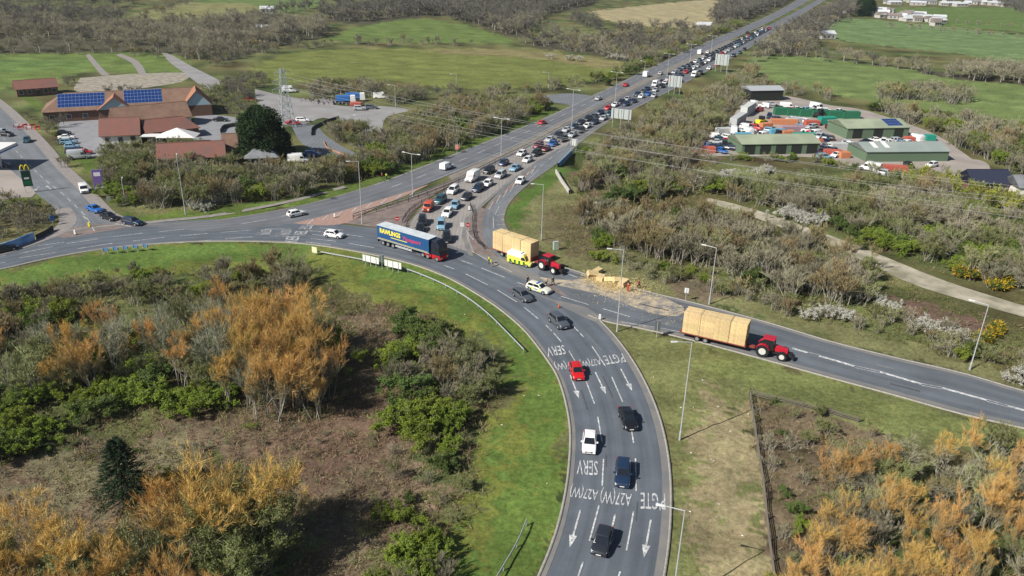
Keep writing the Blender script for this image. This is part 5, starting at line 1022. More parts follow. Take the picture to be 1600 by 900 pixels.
zone([(500, 30), (560, 16), (660, 4), (800, -14), (930, -18), (930, 4), (880, 16), (850, 26), (830, 50), (800, 56), (740, 38), (690, 25), (640, 24), (560, 36)], 7.5, [(BT, .9, 9, 13, 'tall bare tree'), (BS, .1, 4, 6, bs)], 'in the wood at the top middle', 33)
zone([(815, 66), (870, 62), (930, 62), (1000, 54), (1060, 52), (1110, 46), (1140, 36), (1160, 34), (1120, 54), (1060, 78), (1010, 100), (990, 99), (930, 84), (850, 76)], 6.0, [(BS, .5, 3, 6, bs), (OS, .2, 3, 5, os_), (BT, .3, 6, 10, bt)], 'between the tan field and the main road', 34)
for x, y in [(862, 92), (890, 94), (905, 96), (960, 92), (975, 94)]: one('blossom_shrub', x, y, 3.5, 'pale blossoming shrub at the right end of the big green field', 1.3, 'blossoming shrubs by the big green field')
line([(900, 34), (930, 46), (960, 52), (985, 52), (1020, 50), (1068, 50)], 7, 5, [(BT, 1, 8, 12, 'round bare tree')], 'on the lower edge of the tan field', 35)
line([(810, 50), (850, 44), (900, 56), (960, 60)], 7, 5, [(BS, .8, 3, 6, bs), (BT, .2, 7, 9, bt)], 'in the hedges left of the tan field', 36)
zone([(1110, 38), (1125, 18), (1150, 0), (1190, -20), (1260, -30), (1235, 2), (1200, 16), (1150, 36)], 7.5, [(BT, 1, 9, 13, 'tall bare tree')], 'in the wood left of the main road at the top', 37)
zone([(1180, 100), (1190, 78), (1212, 64), (1250, 42), (1280, 24), (1310, 8), (1340, 12), (1325, 28), (1285, 44), (1278, 62), (1250, 84), (1200, 92)], 6.5, [(BT, .7, 8, 12, 'tall bare tree'), (BS, .3, 4, 7, bs)], 'in the wood right of the main road at the top', 38)
line([(1200, 88), (1260, 90), (1330, 97), (1400, 106), (1470, 116), (1540, 124), (1620, 132), (1700, 138)], 5.2, 6, [(BT, .6, 8, 12, 'tall bare tree'), (BS, .4, 4, 6, bs)], 'in the hedge between the two right hand fields', 39)
zone([(1480, 120), (1540, 112), (1620, 116), (1700, 124), (1700, 140), (1600, 134), (1520, 128)], 6, [(BT, 1, 8, 12, 'tall bare tree')], 'at the right end of the field hedge', 40)
zone([(1362, 152), (1385, 146), (1430, 144), (1500, 150), (1520, 158), (1500, 163), (1440, 159), (1380, 156)], 3.8, [(OS, .4, 3.5, 5.5, os_), (BS, .6, 3.5, 5.5, bs)], 'in the oval thicket standing in the field', 41)
zone([(1280, 172), (1320, 168), (1370, 172), (1440, 184), (1500, 190), (1560, 196), (1610, 205), (1700, 220), (1700, 300), (1610, 282), (1560, 262), (1510, 235), (1470, 212), (1400, 196), (1330, 180)], 3.9, [(BS, .5, 3, 5.5, bs), (OS, .3, 3, 5, os_), (GS, .2, 3, 5, gs)], 'between the depot and the right hand field', 42)
line([(1100, 250), (1180, 250), (1260, 252), (1320, 264), (1400, 280), (1480, 275), (1540, 285)], 2.8, 3, [(BS, .5, 2.2, 3.4, bs), (GS, .2, 2, 3, gs), (OS, .3, 2.2, 3.2, os_)], 'along the front edge of the depot', 53)
line([(1225, 150), (1250, 146), (1290, 148), (1300, 160)], 4, 6, [(BS, 1, 3, 5, bs)], 'at the top of the depot', 43)
line([(1180, 120), (1185, 135), (1205, 142), (1240, 140)], 4, 6, [(BS, 1, 3, 4.5, bs)], 'on the corner of the field above the depot', 44)
line([(1385, 42), (1450, 46), (1520, 52), (1600, 60), (1700, 68)], 6, 4, [(BS, 1, 3, 4.5, bs)], 'in the hedge by the distant village', 45)
line([(1440, 33), (1520, 38), (1620, 44)], 7, 4, [(BS, 1, 3, 4.5, bs)], 'in the furthest field hedge on the right', 46)
line([(240, 24), (300, 4), (330, 0)], 8, 8, [(BS, 1, 4, 6, bs)], 'beside the pale field at the top left', 47)
line([(240, 34), (330, 34), (400, 28), (500, 12), (560, 5)], 8, 8, [(BT, 1, 7, 10, bt)], 'below the pale field at the top left', 48)
for x, y in [(1350, 25), (1356, 20), (1344, 22)]: one('evergreen_tree', x, y, 13, 'dark evergreen beside the distant village', .9, 'dark evergreens beside the distant village')
zone([(-80, 26), (0, 20), (120, 24), (200, 30), (180, 40), (60, 34), (-80, 34)], 9, [(BT, 1, 9, 12, 'tall bare tree')], 'beyond the small pale field at the far left', 49)
zone([(-200, 8), (0, 4), (200, 14), (220, 0), (300, -16), (100, -24), (-200, -20)], 12, [(BT, 1, 9, 13, 'tall bare tree')], 'along the top left edge of the picture', 50)
zone([(1180, -20), (1400, -8), (1700, 0), (1800, -30), (1200, -60)], 14, [(BT, 1, 9, 13, 'tall bare tree')], 'along the top right edge of the picture', 51)
zone([(1560, 8), (1610, 4), (1700, 8), (1700, 26), (1600, 24)], 7, [(BT, 1, 8, 12, 'tall bare tree')], 'at the right end of the distant village', 52)

CAP = 290; byname = {}
for it in PL: byname.setdefault(it[0], []).append(it)
total = 0
for sp, lst in byname.items():
    H0 = SPEC[sp][1]
    def app(it):
        a, b = PX((it[1], it[2], 0)); c_, d = PX((it[1], it[2], it[3])); vis = -60 < a < 1660 and d < 905 and b > -5
        return (b - d) * (1 if vis else .02)
    lst.sort(key=app, reverse=True); nv = VAR.get(sp, 3)
    for k, it in enumerate(lst[:CAP]):
        _, x, y, h, wf, lb, gr = it; s_ = h / H0; m = get_near(sp, k % nv); rz = random.uniform(0, 6.28); sx = s_ * wf * random.uniform(.92, 1.08)
        if app(it) > 30:
            e = empty(sp, (x, y, ground_z(x, y) - .1), rz); e.scale = (sx, sx, s_)
            for part in ('trunk', 'crown'):
                if part in m: link(m[part][1], m[part][0], e)
        else:
            e = link(m['one'], sp); e.location = (x, y, -.12); e.rotation_euler = (0, 0, rz); e.scale = (sx, sx, s_)
        tag(e, lb, 'shrub' if 'shrub' in sp else 'tree', gr)
    rest = lst[CAP:]; total += len(rest)
    if rest:
        Vs, MI, ms = [], [], []
        for k, it in enumerate(rest):
            _, x, y, h, wf, lb, gr = it; V, ml = get_low(sp, k % 4); s_ = h / H0 * 1.02; a = random.uniform(0, 6.28); ca, sa_ = math.cos(a), math.sin(a)
            Q = np.stack([(V[:, 0] * ca - V[:, 1] * sa_) * s_ * wf * 1.1 + x, (V[:, 0] * sa_ + V[:, 1] * ca) * s_ * wf * 1.1 + y, V[:, 2] * s_ - .1], 1)
            for m in set(ml):
                if m not in ms: ms.append(m)
            key = (sp, k % 4, 'i')
            if key not in low_g: low_g[key] = None
            Vs.append(Q); d_ = {m: ms.index(m) for m in set(ml)}; MI.append(np.fromiter((d_[m] for m in ml), int, len(ml)))
        V = np.concatenate(Vs); o = link(npmesh(sp.replace('tree', 'woodland').replace('shrub', 'thicket'), V, np.arange(len(V)).reshape(-1, 3), ms, np.concatenate(MI)), sp.replace('tree', 'woodland').replace('shrub', 'thicket'))
        tag(o, {'bare_tree': 'distant grey brown bare woodland and hedgerow trees', 'bare_shrub': 'distant mass of bare brown scrub', 'olive_shrub': 'distant mass of olive scrub', 'green_shrub': 'distant mass of green scrub', 'birch_tree': 'mass of orange birch scrub'}.get(sp, 'distant scrub'), 'woodland', kind='stuff')
open('/tmp/log.txt', 'w').write(str({k: len(v) for k, v in byname.items()})) if False else print('PLANTS', {k: len(v) for k, v in byname.items()}, 'rest', total)

# --- rough growth on the ground: bracken, brambles, tussocks
def carpet(px, dens, hgt, m, name, label, seed, W=.05, lean=.8, rag=2, leafy=None):
    poly = GA(px); r = np.random.RandomState(seed); lo, hi = poly.min(0), poly.max(0); n_ = min(int(np.prod(hi - lo) * dens), 400000); P = r.rand(n_, 2) * (hi - lo) + lo
    P = P[inpoly(P + r.randn(n_, 2) * rag * .4, poly)]; cl = noise2(P, 3.5, seed + 1) + .6 * noise2(P, 1.3, seed + 2); P = P[cl + r.randn(len(P)) * .3 > -.25]; P = P[clear(P)] if len(P) < 150000 else P
    n_ = len(P); hh = hgt * (.4 + .8 * r.rand(n_)) * (1 + .35 * noise2(P, 5, seed + 3)).clip(.3, 2); z = r.rand(n_) * hh * .55; P3 = np.c_[P, z - .05]; D = unit(np.c_[r.randn(n_, 2) * lean, .35 + r.rand(n_)])
    S = unit(np.cross(D, r.randn(n_, 3))) * W * (.6 + r.rand(n_))[:, None]; V = np.stack([P3 - S, P3 + S, P3 + D * hh[:, None]], 1).reshape(-1, 3)
    mi = (noise2(P, 6, seed + 5) + r.randn(n_) * .4 > .55).astype(int) if leafy else np.zeros(n_, int)
    tag(link(npmesh(name, V, np.arange(len(V)).reshape(-1, 3), [m] + ([leafy] if leafy else []), mi), name), label, 'undergrowth', kind='stuff')
    return n_
brk = wood_mat('bracken_brown', (.16, .105, .062), (.32, .235, .155)); grs = leaf_mat('tussock_green', (.075, .105, .020), (.16, .18, .05), .2, 0); dry = leaf_mat('tussock_dry', (.22, .19, .085), (.36, .32, .17), .2, 0)
n1 = carpet([(-60, 700), (60, 690), (180, 640), (330, 620), (500, 540), (540, 470), (600, 470), (720, 510), (780, 560), (785, 620), (750, 690), (750, 760), (700, 870), (670, 960), (-80, 960)], 26, .6, brk, 'dead_bracken', 'dead brown bracken carpeting the island clearing', 61, W=.035, leafy=dry)
carpet([(-60, 700), (60, 690), (180, 640), (330, 620), (500, 540), (560, 460), (700, 500), (780, 560), (785, 620), (750, 690), (750, 760), (700, 870), (670, 960), (-80, 960)], 5, .5, grs, 'bramble_undergrowth', 'olive grass tufts dotted over the island clearing', 71, W=.04, leafy=dry)
n2 = carpet([(-60, 470), (60, 450), (250, 425), (480, 420), (560, 470), (520, 560), (520, 660), (330, 650), (180, 640), (-60, 690)], 14, .7, grs, 'bramble_undergrowth', 'green and brown undergrowth of the island wood', 62, W=.04, leafy=brk)
n3 = carpet([(1170, 618), (1300, 640), (1400, 690), (1700, 740), (1700, 960), (1205, 960), (1195, 760)], 16, .5, brk, 'dead_bracken', 'brown and green undergrowth inside the low fence', 63, W=.035, leafy=grs)
n4 = carpet([(860, 330), (900, 300), (1130, 330), (1280, 380), (1480, 470), (1700, 545), (1700, 625), (1450, 548), (1200, 480), (1000, 420), (880, 390)], 9, .6, grs, 'bramble_undergrowth', 'brambles and tall grass on the bank above the link road', 64, W=.05, leafy=brk)
n5 = carpet([(940, 270), (1100, 230), (1120, 290), (1400, 300), (1720, 360), (1720, 490), (1480, 430), (1300, 355), (1120, 304), (960, 320)], 7, .7, grs, 'bramble_undergrowth', 'undergrowth between the gravel track and the depot', 65, W=.06, leafy=brk)
n6 = carpet([(600, 230), (700, 170), (850, 165), (780, 206), (560, 285), (330, 330), (180, 318), (165, 270), (400, 275)], 5, .7, grs, 'bramble_undergrowth', 'undergrowth along the north side of the main road', 66, W=.07, leafy=brk)
n7 = carpet([(948, 512), (1075, 536), (1300, 598), (1500, 655), (1700, 708), (1700, 760), (1480, 700), (1330, 665), (1172, 620), (1195, 770), (1210, 960), (1050, 960), (1052, 760), (1034, 650), (995, 570)], 12, .16, grs, 'grass_tussocks', 'rough grass on the verge right of the roundabout', 67, W=.03, leafy=dry)
n8 = carpet([(0, 425), (200, 390), (420, 380), (560, 393), (700, 436), (800, 500), (850, 560), (878, 620), (888, 700), (880, 780), (835, 920), (700, 920), (750, 760), (745, 690), (800, 600), (775, 540), (600, 470), (480, 425), (120, 445), (0, 470)], 9, .14, grs, 'grass_tussocks', 'grass on the inner verge of the roundabout', 68, W=.03)
n9 = carpet([(800, 345), (830, 308), (875, 280), (930, 330), (960, 390), (1050, 440), (1200, 478), (1450, 548), (1700, 625), (1700, 636), (1400, 556), (1200, 500), (1010, 450), (870, 410), (805, 375)], 8, .2, grs, 'grass_tussocks', 'rough grass on the verge above the link road', 69, W=.04, leafy=dry)
print('CARPET', n1, n2, n3, n4, n5, n6, n7, n8, n9)
# ================================================================ street furniture
def height_to(base, ytop):
    g = G(*base); lo, hi = 0.2, 30
    for _ in range(40):
        m = (lo + hi) / 2
        if PX((g.x, g.y, m))[1] > ytop: lo = m
        else: hi = m
    return g, lo
def lamp(base, ytop, arms, label, road=None, hd=0.0, al=1.9):
    g, h = height_to(base, ytop); e = empty('street_lamp', (g.x, g.y, -.05), hd, label, 'street lamp', 'street lamps round the junction')
    q = MB(); q.cyl((0, 0, 0), (0, 0, 1.3), .14, steel, 10); q.cyl((0, 0, 1.3), (0, 0, h), .095, steel, 10, r2=.055); q.obj('post', e)
    for s in arms:
        q = MB(); q.cyl((0, 0, h - .03), (s * al, 0, h + .12), .05, steel, 6); q.obj('arm', e)
        q = MB(); x0, x1 = sorted((s * al * .92, s * (al + .65))); q.hexa([(x0, -.13, h + .06), (x1, -.10, h + .08), (x1, .10, h + .08), (x0, .13, h + .06)], [(x0, -.10, h + .2), (x1, -.07, h + .17), (x1, .07, h + .17), (x0, .10, h + .2)], silver); q.obj('lantern', e)
for b_, yt, arms, lb, hd in [((1062, 687), 534, (-1,), 'tall lamp post on the verge between roundabout and low fence', .1), ((964, 518), 390, (-1,), 'tall lamp post at the nose where the link road leaves', -.05), ((1050, 945), 797, (-1,), 'tall lamp post cut by the bottom edge', -.25),
                             ((1108, 475), 387, (-1,), 'lamp post on the bank behind the loaded trailer', -.5), ((1515, 578), 476, (-1,), 'lamp post on the bank at the right', -.6), ((846, 375), 288, (-1,), 'lamp post behind the parked straw trailer', 0),
                             ((290, 335), 245, (-1,), 'lamp post left of the white blossom, north verge', -1.2), ((566, 350), 252, (-1,), 'lamp post at the tip of the traffic island', .2), ((645, 308), 240, (-1, 1), 'double armed lamp nearest the lorry', -.5), ((783, 245), 185, (-1, 1), 'double armed lamp right of the small white van', -.5),
                             ((893, 205), 140, (-1, 1), 'double armed lamp opposite the side turning', -.6), ((961, 160), 113, (-1, 1), 'double armed lamp below the red car by the hedge', -.6), ((1042, 124), 84, (-1, 1), 'double armed lamp left of the second big sign', -.6), ((1078, 97), 69, (-1, 1), 'double armed lamp right of the second big sign', -.6),
                             ((1111, 82), 56, (-1, 1), 'double armed lamp left of the furthest big sign', -.6), ((1007, 113), 96, (-1,), 'short lamp post on the far verge by the hedge', -.6), ((197, 320), 282, (-1,), 'slender lamp post behind the white board', -1.2), ((618, 166), 133, (-1,), 'lamp post by the parked lorries', 0), ((857, 137), 113, (-1,), 'lamp post in the big green field edge', 0), ((1135, 118), 92, (-1,), 'lamp post right of the furthest big sign', 0), ((566, 208), 180, (-1,), 'lamp post beside the ringed copse', 0), ((713, 135), 116, (-1,), 'thin lamp post standing before the big green field', 0)]:
    lamp(b_, yt, arms, lb, hd=hd)
railm0 = mat('rail_metal', (.30, .32, .33), rough=.6, var=.15)
def rail(px, label, post_gap=3.2, z0=.50, z1=.70, m=railm0, world=None, name='crash_barrier', rails=1, grp=None, pw=.05):
    L_ = smoothline(GA(px), 1.5) if world is None else world; e = empty(name, (L_[0][0], L_[0][1], 0), 0, label, 'barrier', grp); o_ = Matrix.Translation(-e.location)
    def rel(o): o.parent = e; o.matrix_parent_inverse = Matrix.Translation(-Vector(e.location)); return o
    for k in range(rails):
        a = z0 + (z1 - z0) * k / max(1, rails) if rails > 1 else z0; b_ = a + .06 if rails > 1 else z1
        rel(ribbon('rail', L_, -.04, .04, a, b_, m, kind=None, slab=True))
    s = np.r_[0, np.cumsum(np.linalg.norm(np.diff(L_, axis=0), axis=1))]; n_ = min(95, int(s[-1] / post_gap))
    q = MB(); q.box(-pw, pw, -pw, pw, -.1, z1 + .04, m); me = q.mesh('post')
    for k in range(n_ + 1):
        t = s[-1] * k / max(1, n_); o = link(me, 'post'); o.location = (np.interp(t, s, L_[:, 0]), np.interp(t, s, L_[:, 1]), 0); rel(o)
rail([(497, 397), (530, 403), (567, 410), (600, 416), (630, 423), (665, 436), (700, 452), (735, 473), (765, 497), (792, 524), (818, 551)], 'long curved crash barrier on the inner verge of the roundabout', grp='crash barriers')
rail([(822, 820), (812, 845), (798, 872), (778, 905), (765, 930)], 'short end of crash barrier at the bottom of the inner verge', grp='crash barriers')
dkrail = mat('railing_dark', (.03, .03, .032), rough=.6)
rail(None, 'barrier along the central reserve of the main road', world=smoothline(GA([(552, 338), (600, 323), (660, 303), (720, 279), (780, 249), (836, 222), (895, 190), (960, 157), (1020, 127), (1065, 104)]), 3), m=railm0, grp='central barriers', post_gap=3.5)
rail([(552, 342), (600, 327), (662, 307), (722, 282), (782, 252)], 'dark second rail beside the central barrier', m=dkrail, rails=2, z0=.4, z1=1.0, grp='central barriers')
rail([(629, 348), (640, 332), (662, 317), (695, 301)], 'dark railing on the kerb left of the queue', m=dkrail, rails=3, z0=.3, z1=1.1, name='railing', grp='railings'); rail([(735, 322), (739, 336), (738, 352), (742, 374), (757, 390)], 'dark railing on the island right of the queue', m=dkrail, rails=3, z0=.3, z1=1.1, name='railing', grp='railings')
# low fence round the lower right wood
fw = mat('fence_timber', (.14, .12, .10), rough=.9)
rail([(1215, 960), (1208, 900), (1200, 840), (1192, 760), (1181, 690), (1171, 618)], 'weathered low fence running down beside the dry verge', m=fw, rails=4, z0=.25, z1=1.15, name='fence', grp='low fences', pw=.07)
rail([(1171, 618), (1210, 628), (1280, 645), (1340, 662)], 'weathered low fence along the top of the lower right wood', m=fw, rails=4, z0=.25, z1=1.15, name='fence', grp='low fences', pw=.07)
def wall(px, z0, z1, th, m, name, label, cat='wall', grp=None):
    L_ = smoothline(GA(px), 2); o = ribbon(name, L_, -th / 2, th / 2, z0, z1, m, kind=None, slab=True); tag(o, label, cat, grp); return o
wall([(869, 270), (877, 284), (890, 303)], -2, 1.0, .5, concrete, 'retaining_wall', 'pale sloping wing wall below the slip road')
parap = mat('parapet_blue', (.13, .24, .36), rough=.6, var=.15, scale=.5)
wall([(872, 261), (882, 251), (893, 240)], -3.5, 1.1, .4, parap, 'bridge_parapet', 'blue grey bridge parapet beside the slip road')
wall([(345, 208), (352, 200), (380, 196)], 0, 1.2, .2, mat('dark_boards', (.05, .045, .04)), 'fence', 'dark board fence beside the huge evergreen', 'fence')
wall([(487, 212), (490, 202), (515, 190), (530, 186)], 0, 1.0, .2, mat('dark_boards2', (.06, .05, .045)), 'fence', 'dark low fence along the curved access lane', 'fence')
wall([(506, 222), (512, 232), (530, 240), (548, 246)], 0, .45, .1, mat('orange_barrier', (.36, .17, .10), rough=.7), 'plastic_barrier', 'orange plastic barrier round the ringed copse', 'barrier')
def sign(base, w_, z0, z1, hd, face, back, label, posts=2, name='road_sign', stiff=0, cat='sign', grp=None, disc=False, extra=None):
    g = G(*base); e = empty(name, (g.x, g.y, 0), hd, label, cat, grp); q = MB()
    if disc: q.cyl((-.02, 0, (z0 + z1) / 2), (.02, 0, (z0 + z1) / 2), (z1 - z0) / 2, face, 24)
    else: q.box(-.03, .03, -w_ / 2, w_ / 2, z0, z1, back)
    q.obj('panel', e)
    if not disc and face is not back: q = MB(); q.box(.031, .045, -w_ / 2 + .03, w_ / 2 - .03, z0 + .03, z1 - .03, face); q.obj('face', e)
    for k in range(posts):
        y = 0 if posts == 1 else (-w_ * .4 + w_ * .8 * k / (posts - 1)); q = MB(); q.cyl((-.09, y, -.1), (-.09, y, z1 - .05), .05 if w_ < 4 else .09, steel, 8); q.obj('post', e)
    for k in range(stiff): y = -w_ / 2 + w_ * (k + .5) / stiff; q = MB(); q.box(-.10, -.032, y - .06, y + .06, z0 + .05, z1 - .05, black); q.obj('stiffener', e)
    return e
signback = mat('sign_back_dull', (.40, .44, .43), rough=.6, var=.1, scale=.6); railm = mat('rail_galvanised', (.30, .32, .33), rough=.6, var=.15)
white_s = mat('sign_white', (.7, .7, .68), rough=.5)
for b_, yb, w_, z0, z1, lb in [((969, 200), 0, 6.8, 3.0, 6.2, 'nearest of the big grey sign backs beside the queue'), ((1053, 147), 0, 5.4, 2.8, 7.2, 'middle one of the big grey sign backs beside the queue'), ((1126, 112), 0, 6.4, 3.0, 8.0, 'furthest of the big grey sign backs beside the queue')]:
    p = G(*b_); h_ = heading('queue', p.x, p.y); sign(b_, w_, z0, z1, h_ + math.pi, greenm, signback, lb, posts=3, stiff=4, grp='big grey sign backs')
p = G(896, 236); sign((896, 238), 1.9, 2.0, 3.9, heading('queue', p.x, p.y) + math.pi, white_s, silver, 'small square sign back above the bridge parapet', posts=2, stiff=3)
for b_, lb in [((621, 356), 'round red no entry sign left of the queue'), ((731, 366), 'round red no entry sign right of the queue')]:
    e = sign(b_, 1, 1.6, 2.5, -1.5, redm, redm, lb, posts=1, disc=True, grp='no entry signs'); q = MB(); q.box(.022, .035, -.3, .3, 1.98, 2.12, white_s); q.obj('bar', e)
sign((722, 364), .8, 1.4, 2.3, -1.5, white_s, white_s, 'small white sign left of the right hand no entry sign', posts=1)
# chevron boards seen from behind on the inner verge
for a_, b_, lb in [((567, 413), (592, 419), 'left one of two white board backs on the crash barrier'), ((601, 421), (627, 427), 'right one of two white board backs on the crash barrier')]:
    A_, B_ = G(*a_), G(*b_); d = B_ - A_; c_ = (A_ + B_) / 2; e = empty('chevron_board', (c_.x, c_.y, 0), math.atan2(d.y, d.x), lb, 'sign', 'board backs on the inner verge'); w_ = d.length
    q = MB(); q.box(-w_ / 2, w_ / 2, .05, .09, .75, 2.0, white_s); q.obj('panel', e)
    for k in range(3): q = MB(); x = -w_ / 2 + w_ * (k + .5) / 3; q.box(x - .04, x + .04, -.03, .045, -.1, 2.0, steel); q.obj('post', e)
sign((597, 421), 1.0, 1.6, 2.9, 2.2, white_s, silver, 'small sign between the two white board backs', posts=1)
e = sign((492, 398), 1.2, .4, 1.6, -2.0, mat('sign_cream', (.70, .66, .42), rough=.6), silver, 'cream marker board at the left end of the crash barrier', posts=1)
sign((1026, 527), .9, 1.2, 2.8, 1.2, bluem, mat('sign_dark', (.08, .09, .10)), 'narrow dark backed sign on the nose by the link road', posts=1); sign((1071, 470), .7, 1.5, 2.4, 1.2, white_s, silver, 'small pale sign on the bank left of the trailer', posts=1)
sign((840, 148 + 22), 2.6, 1.4, 2.2, -1.2, white_s, silver, 'white board sign beside the side turning', posts=2); sign((714, 240), .9, 1.2, 2.6, -1.5, mat('sign_redwhite', (.65, .25, .22)), silver, 'red and white sign on the north verge', posts=1)
sign((815, 150), 1.3, 1.5, 2.8, -1.2, greenm, silver, 'x', posts=1) if False else None
# blue arrow boards on the roundabout, blue hoarding, banner, totem
for k in range(5):
    e = sign((166 + k * 15.5, 397 - k * 1.6), 1.2, .6, 1.25, 1.45 - .05 * k, bluem, mat('blue_board', (.06, .17, .36)), 'blue arrow board on the inner verge opposite the side road', posts=2, grp='blue arrow boards'); q = MB(); q.add([(.05, -.4, .92), (.05, .1, 1.18), (.05, .1, .99), (.05, .5, .99), (.05, .5, .85), (.05, .1, .85), (.05, .1, .66)], [(0, 6, 5, 4, 3, 2, 1)], white_s); q.obj('arrow', e)
hb_ = wall([(-30, 403), (0, 395), (28, 386), (55, 375)], 0, 1.7, .12, mat('hoarding_blue', (.05, .20, .48), rough=.5, col2=(.35, .5, .68), scale=.35, detail=1), 'hoarding', 'long low blue hoarding at the left edge', 'hoarding')
wall([(57, 375), (72, 368), (84, 360)], 0, 1.1, .08, dkrail, 'railing', 'dark railing right of the blue hoarding', 'railing')
sign((84, 352), 1.0, 1.0, 2.2, -.4, bluem, bluem, 'small blue sign on the corner of the side road', posts=1)
g = G(157, 300); e = empty('banner_sign', (g.x, g.y, 0), -1.25, 'tall purple banner sign on the verge of the side road', 'sign'); q = MB(); q.box(-.15, .15, -1.1, 1.1, .7, 5.4, mat('banner_purple', (.16, .10, .30), rough=.5)); q.obj('panel', e, bevel=.03)
q = MB(); q.box(.152, .17, -.7, .7, 3.9, 4.8, mat('banner_white', (.7, .68, .75))); q.box(.152, .17, -.9, .9, 1.0, 1.3, MATS['banner_white']); q.obj('lettering_panel', e); q = MB(); q.cyl((0, -.9, -.1), (0, -.9, .8), .08, steel); q.cyl((0, .9, -.1), (0, .9, .8), .08, steel); q.obj('post', e)
g, h_ = height_to((47, 301), 258); e = empty('totem_sign', (g.x, g.y, 0), -1.1, 'dark green totem sign with yellow arches by the forecourt', 'sign')
q = MB()
for y in (-.85, .85): q.cyl((0, y, 0), (0, y, h_ * .8), .08, steel)
q.obj('post', e); q = MB(); q.box(-.14, .14, -.95, .95, 1.6, h_ * .80, mat('totem_dark', (.012, .05, .035), rough=.4)); q.obj('panel', e)
q = MB(); q.box(.142, .16, -.8, .8, 1.9, 2.9, greenm); q.box(.142, .16, -.5, .5, 3.3, 3.7, white_s); q.obj('panel_face', e)
q = MB()
for c_ in (-.45, .45):
    for k in range(8):
        a0_, a1_ = math.pi * k / 8, math.pi * (k + 1) / 8; f = lambda a: (0, c_ + .42 * math.cos(a), h_ * .8 + .25 + 1.1 * math.sin(a)); q.cyl(f(a0_), f(a1_), .13, yellowm, 6)
q.obj('arches', e)
sign((171, 318), .8, .4, 1.6, -1.0, white_s, white_s, 'small upright white board on the side road verge', posts=1); sign((193, 321), 2.4, .3, 2.1, -.9, white_s, white_s, 'large leaning white board on the side road corner', posts=2)
def bollard(px, m, label, h=1.0):
    g = G(*px); e = empty('bollard', (g.x, g.y, .03), 0, label, 'bollard', 'bollards on the splitter islands'); q = MB(); q.hexa([(-.22, -.16, 0), (.22, -.16, 0), (.22, .16, 0), (-.22, .16, 0)], [(-.17, -.12, h), (.17, -.12, h), (.17, .12, h), (-.17, .12, h)], m); q.obj('shell', e, bevel=.03); q = MB(); q.box(-.26, .26, -.2, .2, 0, .14, black); q.obj('base', e)
bollard((118, 367), white_s, 'white bollard at the left tip of the splitter island'); bollard((140, 355), yellowm, 'yellow bollard on the splitter island'); bollard((937, 500), white_s, 'white bollard on the nose beside the link road'); bollard((523, 340), white_s, 'white bollard on the red hatching', .9); bollard((733, 329), white_s, 'white bollard at the top of the right hand island')
g = G(868, 390); e = empty('roadside_cabinet', (g.x, g.y, -.03), .3, 'pale green roadside cabinet behind the parked tractor', 'cabinet'); q = MB(); q.box(-.5, .5, -.3, .3, 0, 1.7, mat('cabinet_green', (.33, .42, .36))); q.obj('body', e, bevel=.03); q = MB(); q.box(-.53, .53, -.33, .33, 1.702, 1.76, steel); q.obj('lid', e)
def cone(px):
    g = G(*px); e = empty('traffic_cone', (g.x, g.y, .05), 0, 'traffic cone standing on the road by the police car', 'traffic cone'); q = MB(); q.cyl((0, 0, .04), (0, 0, .72), .17, mat('cone_orange', (.6, .12, .02)), 12, r2=.03); q.obj('body', e); q = MB(); q.box(-.22, .22, -.22, .22, 0, .04, black); q.obj('base', e)
cone((873, 481))
# ---------------------------------------------------------------- pylon and cables
g, h_ = height_to((449, 198), 107); e = empty('pylon', (g.x, g.y, -.1), .6, 'grey lattice pylon beside the huge evergreen tree', 'pylon'); pm = mat('pylon_steel', (.48, .53, .56), rough=.55, metal=.3)
q = MB(); hw = lambda z: 1.7 * (1 - z / h_) ** 1.1 + .5; zs = np.linspace(0, h_, 9)
for i in range(8):
    a, b_ = hw(zs[i]), hw(zs[i + 1])
    for sx, sy in ((1, 1), (1, -1), (-1, -1), (-1, 1)):
        q.cyl((sx * a, sy * a, zs[i]), (sx * b_, sy * b_, zs[i + 1]), .09, pm, 4); nx_, ny_ = (sx, -sy) if sx * sy > 0 else (-sx, sy)
        q.cyl((sx * a, sy * a, zs[i]), (nx_ * b_, ny_ * b_, zs[i + 1]), .05, pm, 4); q.cyl((nx_ * a, ny_ * a, zs[i]), (sx * b_, sy * b_, zs[i + 1]), .05, pm, 4); q.cyl((sx * b_, sy * b_, zs[i + 1]), (nx_ * b_, ny_ * b_, zs[i + 1]), .05, pm, 4)
q.obj('mast', e); arms_z = [h_ * .66, h_ * .80, h_ * .94]; AW = [3.6, 3.0, 2.4]
for z, a in zip(arms_z, AW):
    for s in (-1, 1):
        q = MB()
        for t in (-.4, .4): q.cyl((0, t, z), (s * a, 0, z + .1), .05, pm, 4); q.cyl((0, t, z + .9), (s * a, 0, z + .1), .05, pm, 4)
        q.obj('crossarm', e); q = MB(); q.cyl((s * a, 0, z + .1), (s * a, 0, z - .8), .07, mat('insulator', (.25, .30, .28)), 6); q.obj('insulator', e)
cabm = mat('cable_metal', (.30, .31, .31), rough=.5); P2 = G(1790, 452)
M_ = Matrix.Translation(Vector((g.x, g.y, 0))) @ Matrix.Rotation(.6, 4, 'Z')
for k, (z, a) in enumerate(zip(arms_z, AW)):
    for s in (-1, 1):
        p0 = M_ @ Vector((s * a, 0, z - .8)); p1 = Vector((P2.x + s * a * .5, P2.y - s * a, z - .8)); q = MB(); prev = p0
        for i in range(1, 33):
            t = i / 32; c_ = p0.lerp(p1, t); c_.z -= 4 * 3.2 * t * (1 - t); q.cyl(prev, c_, .027, cabm, 4, caps=False); prev = c_
        tag(q.obj('power_cable'), ['lowest', 'middle', 'top'][k] + ' level power cable on the ' + ('far' if s > 0 else 'near') + ' side of the pylon, crossing the main road', 'cable', 'power cables')

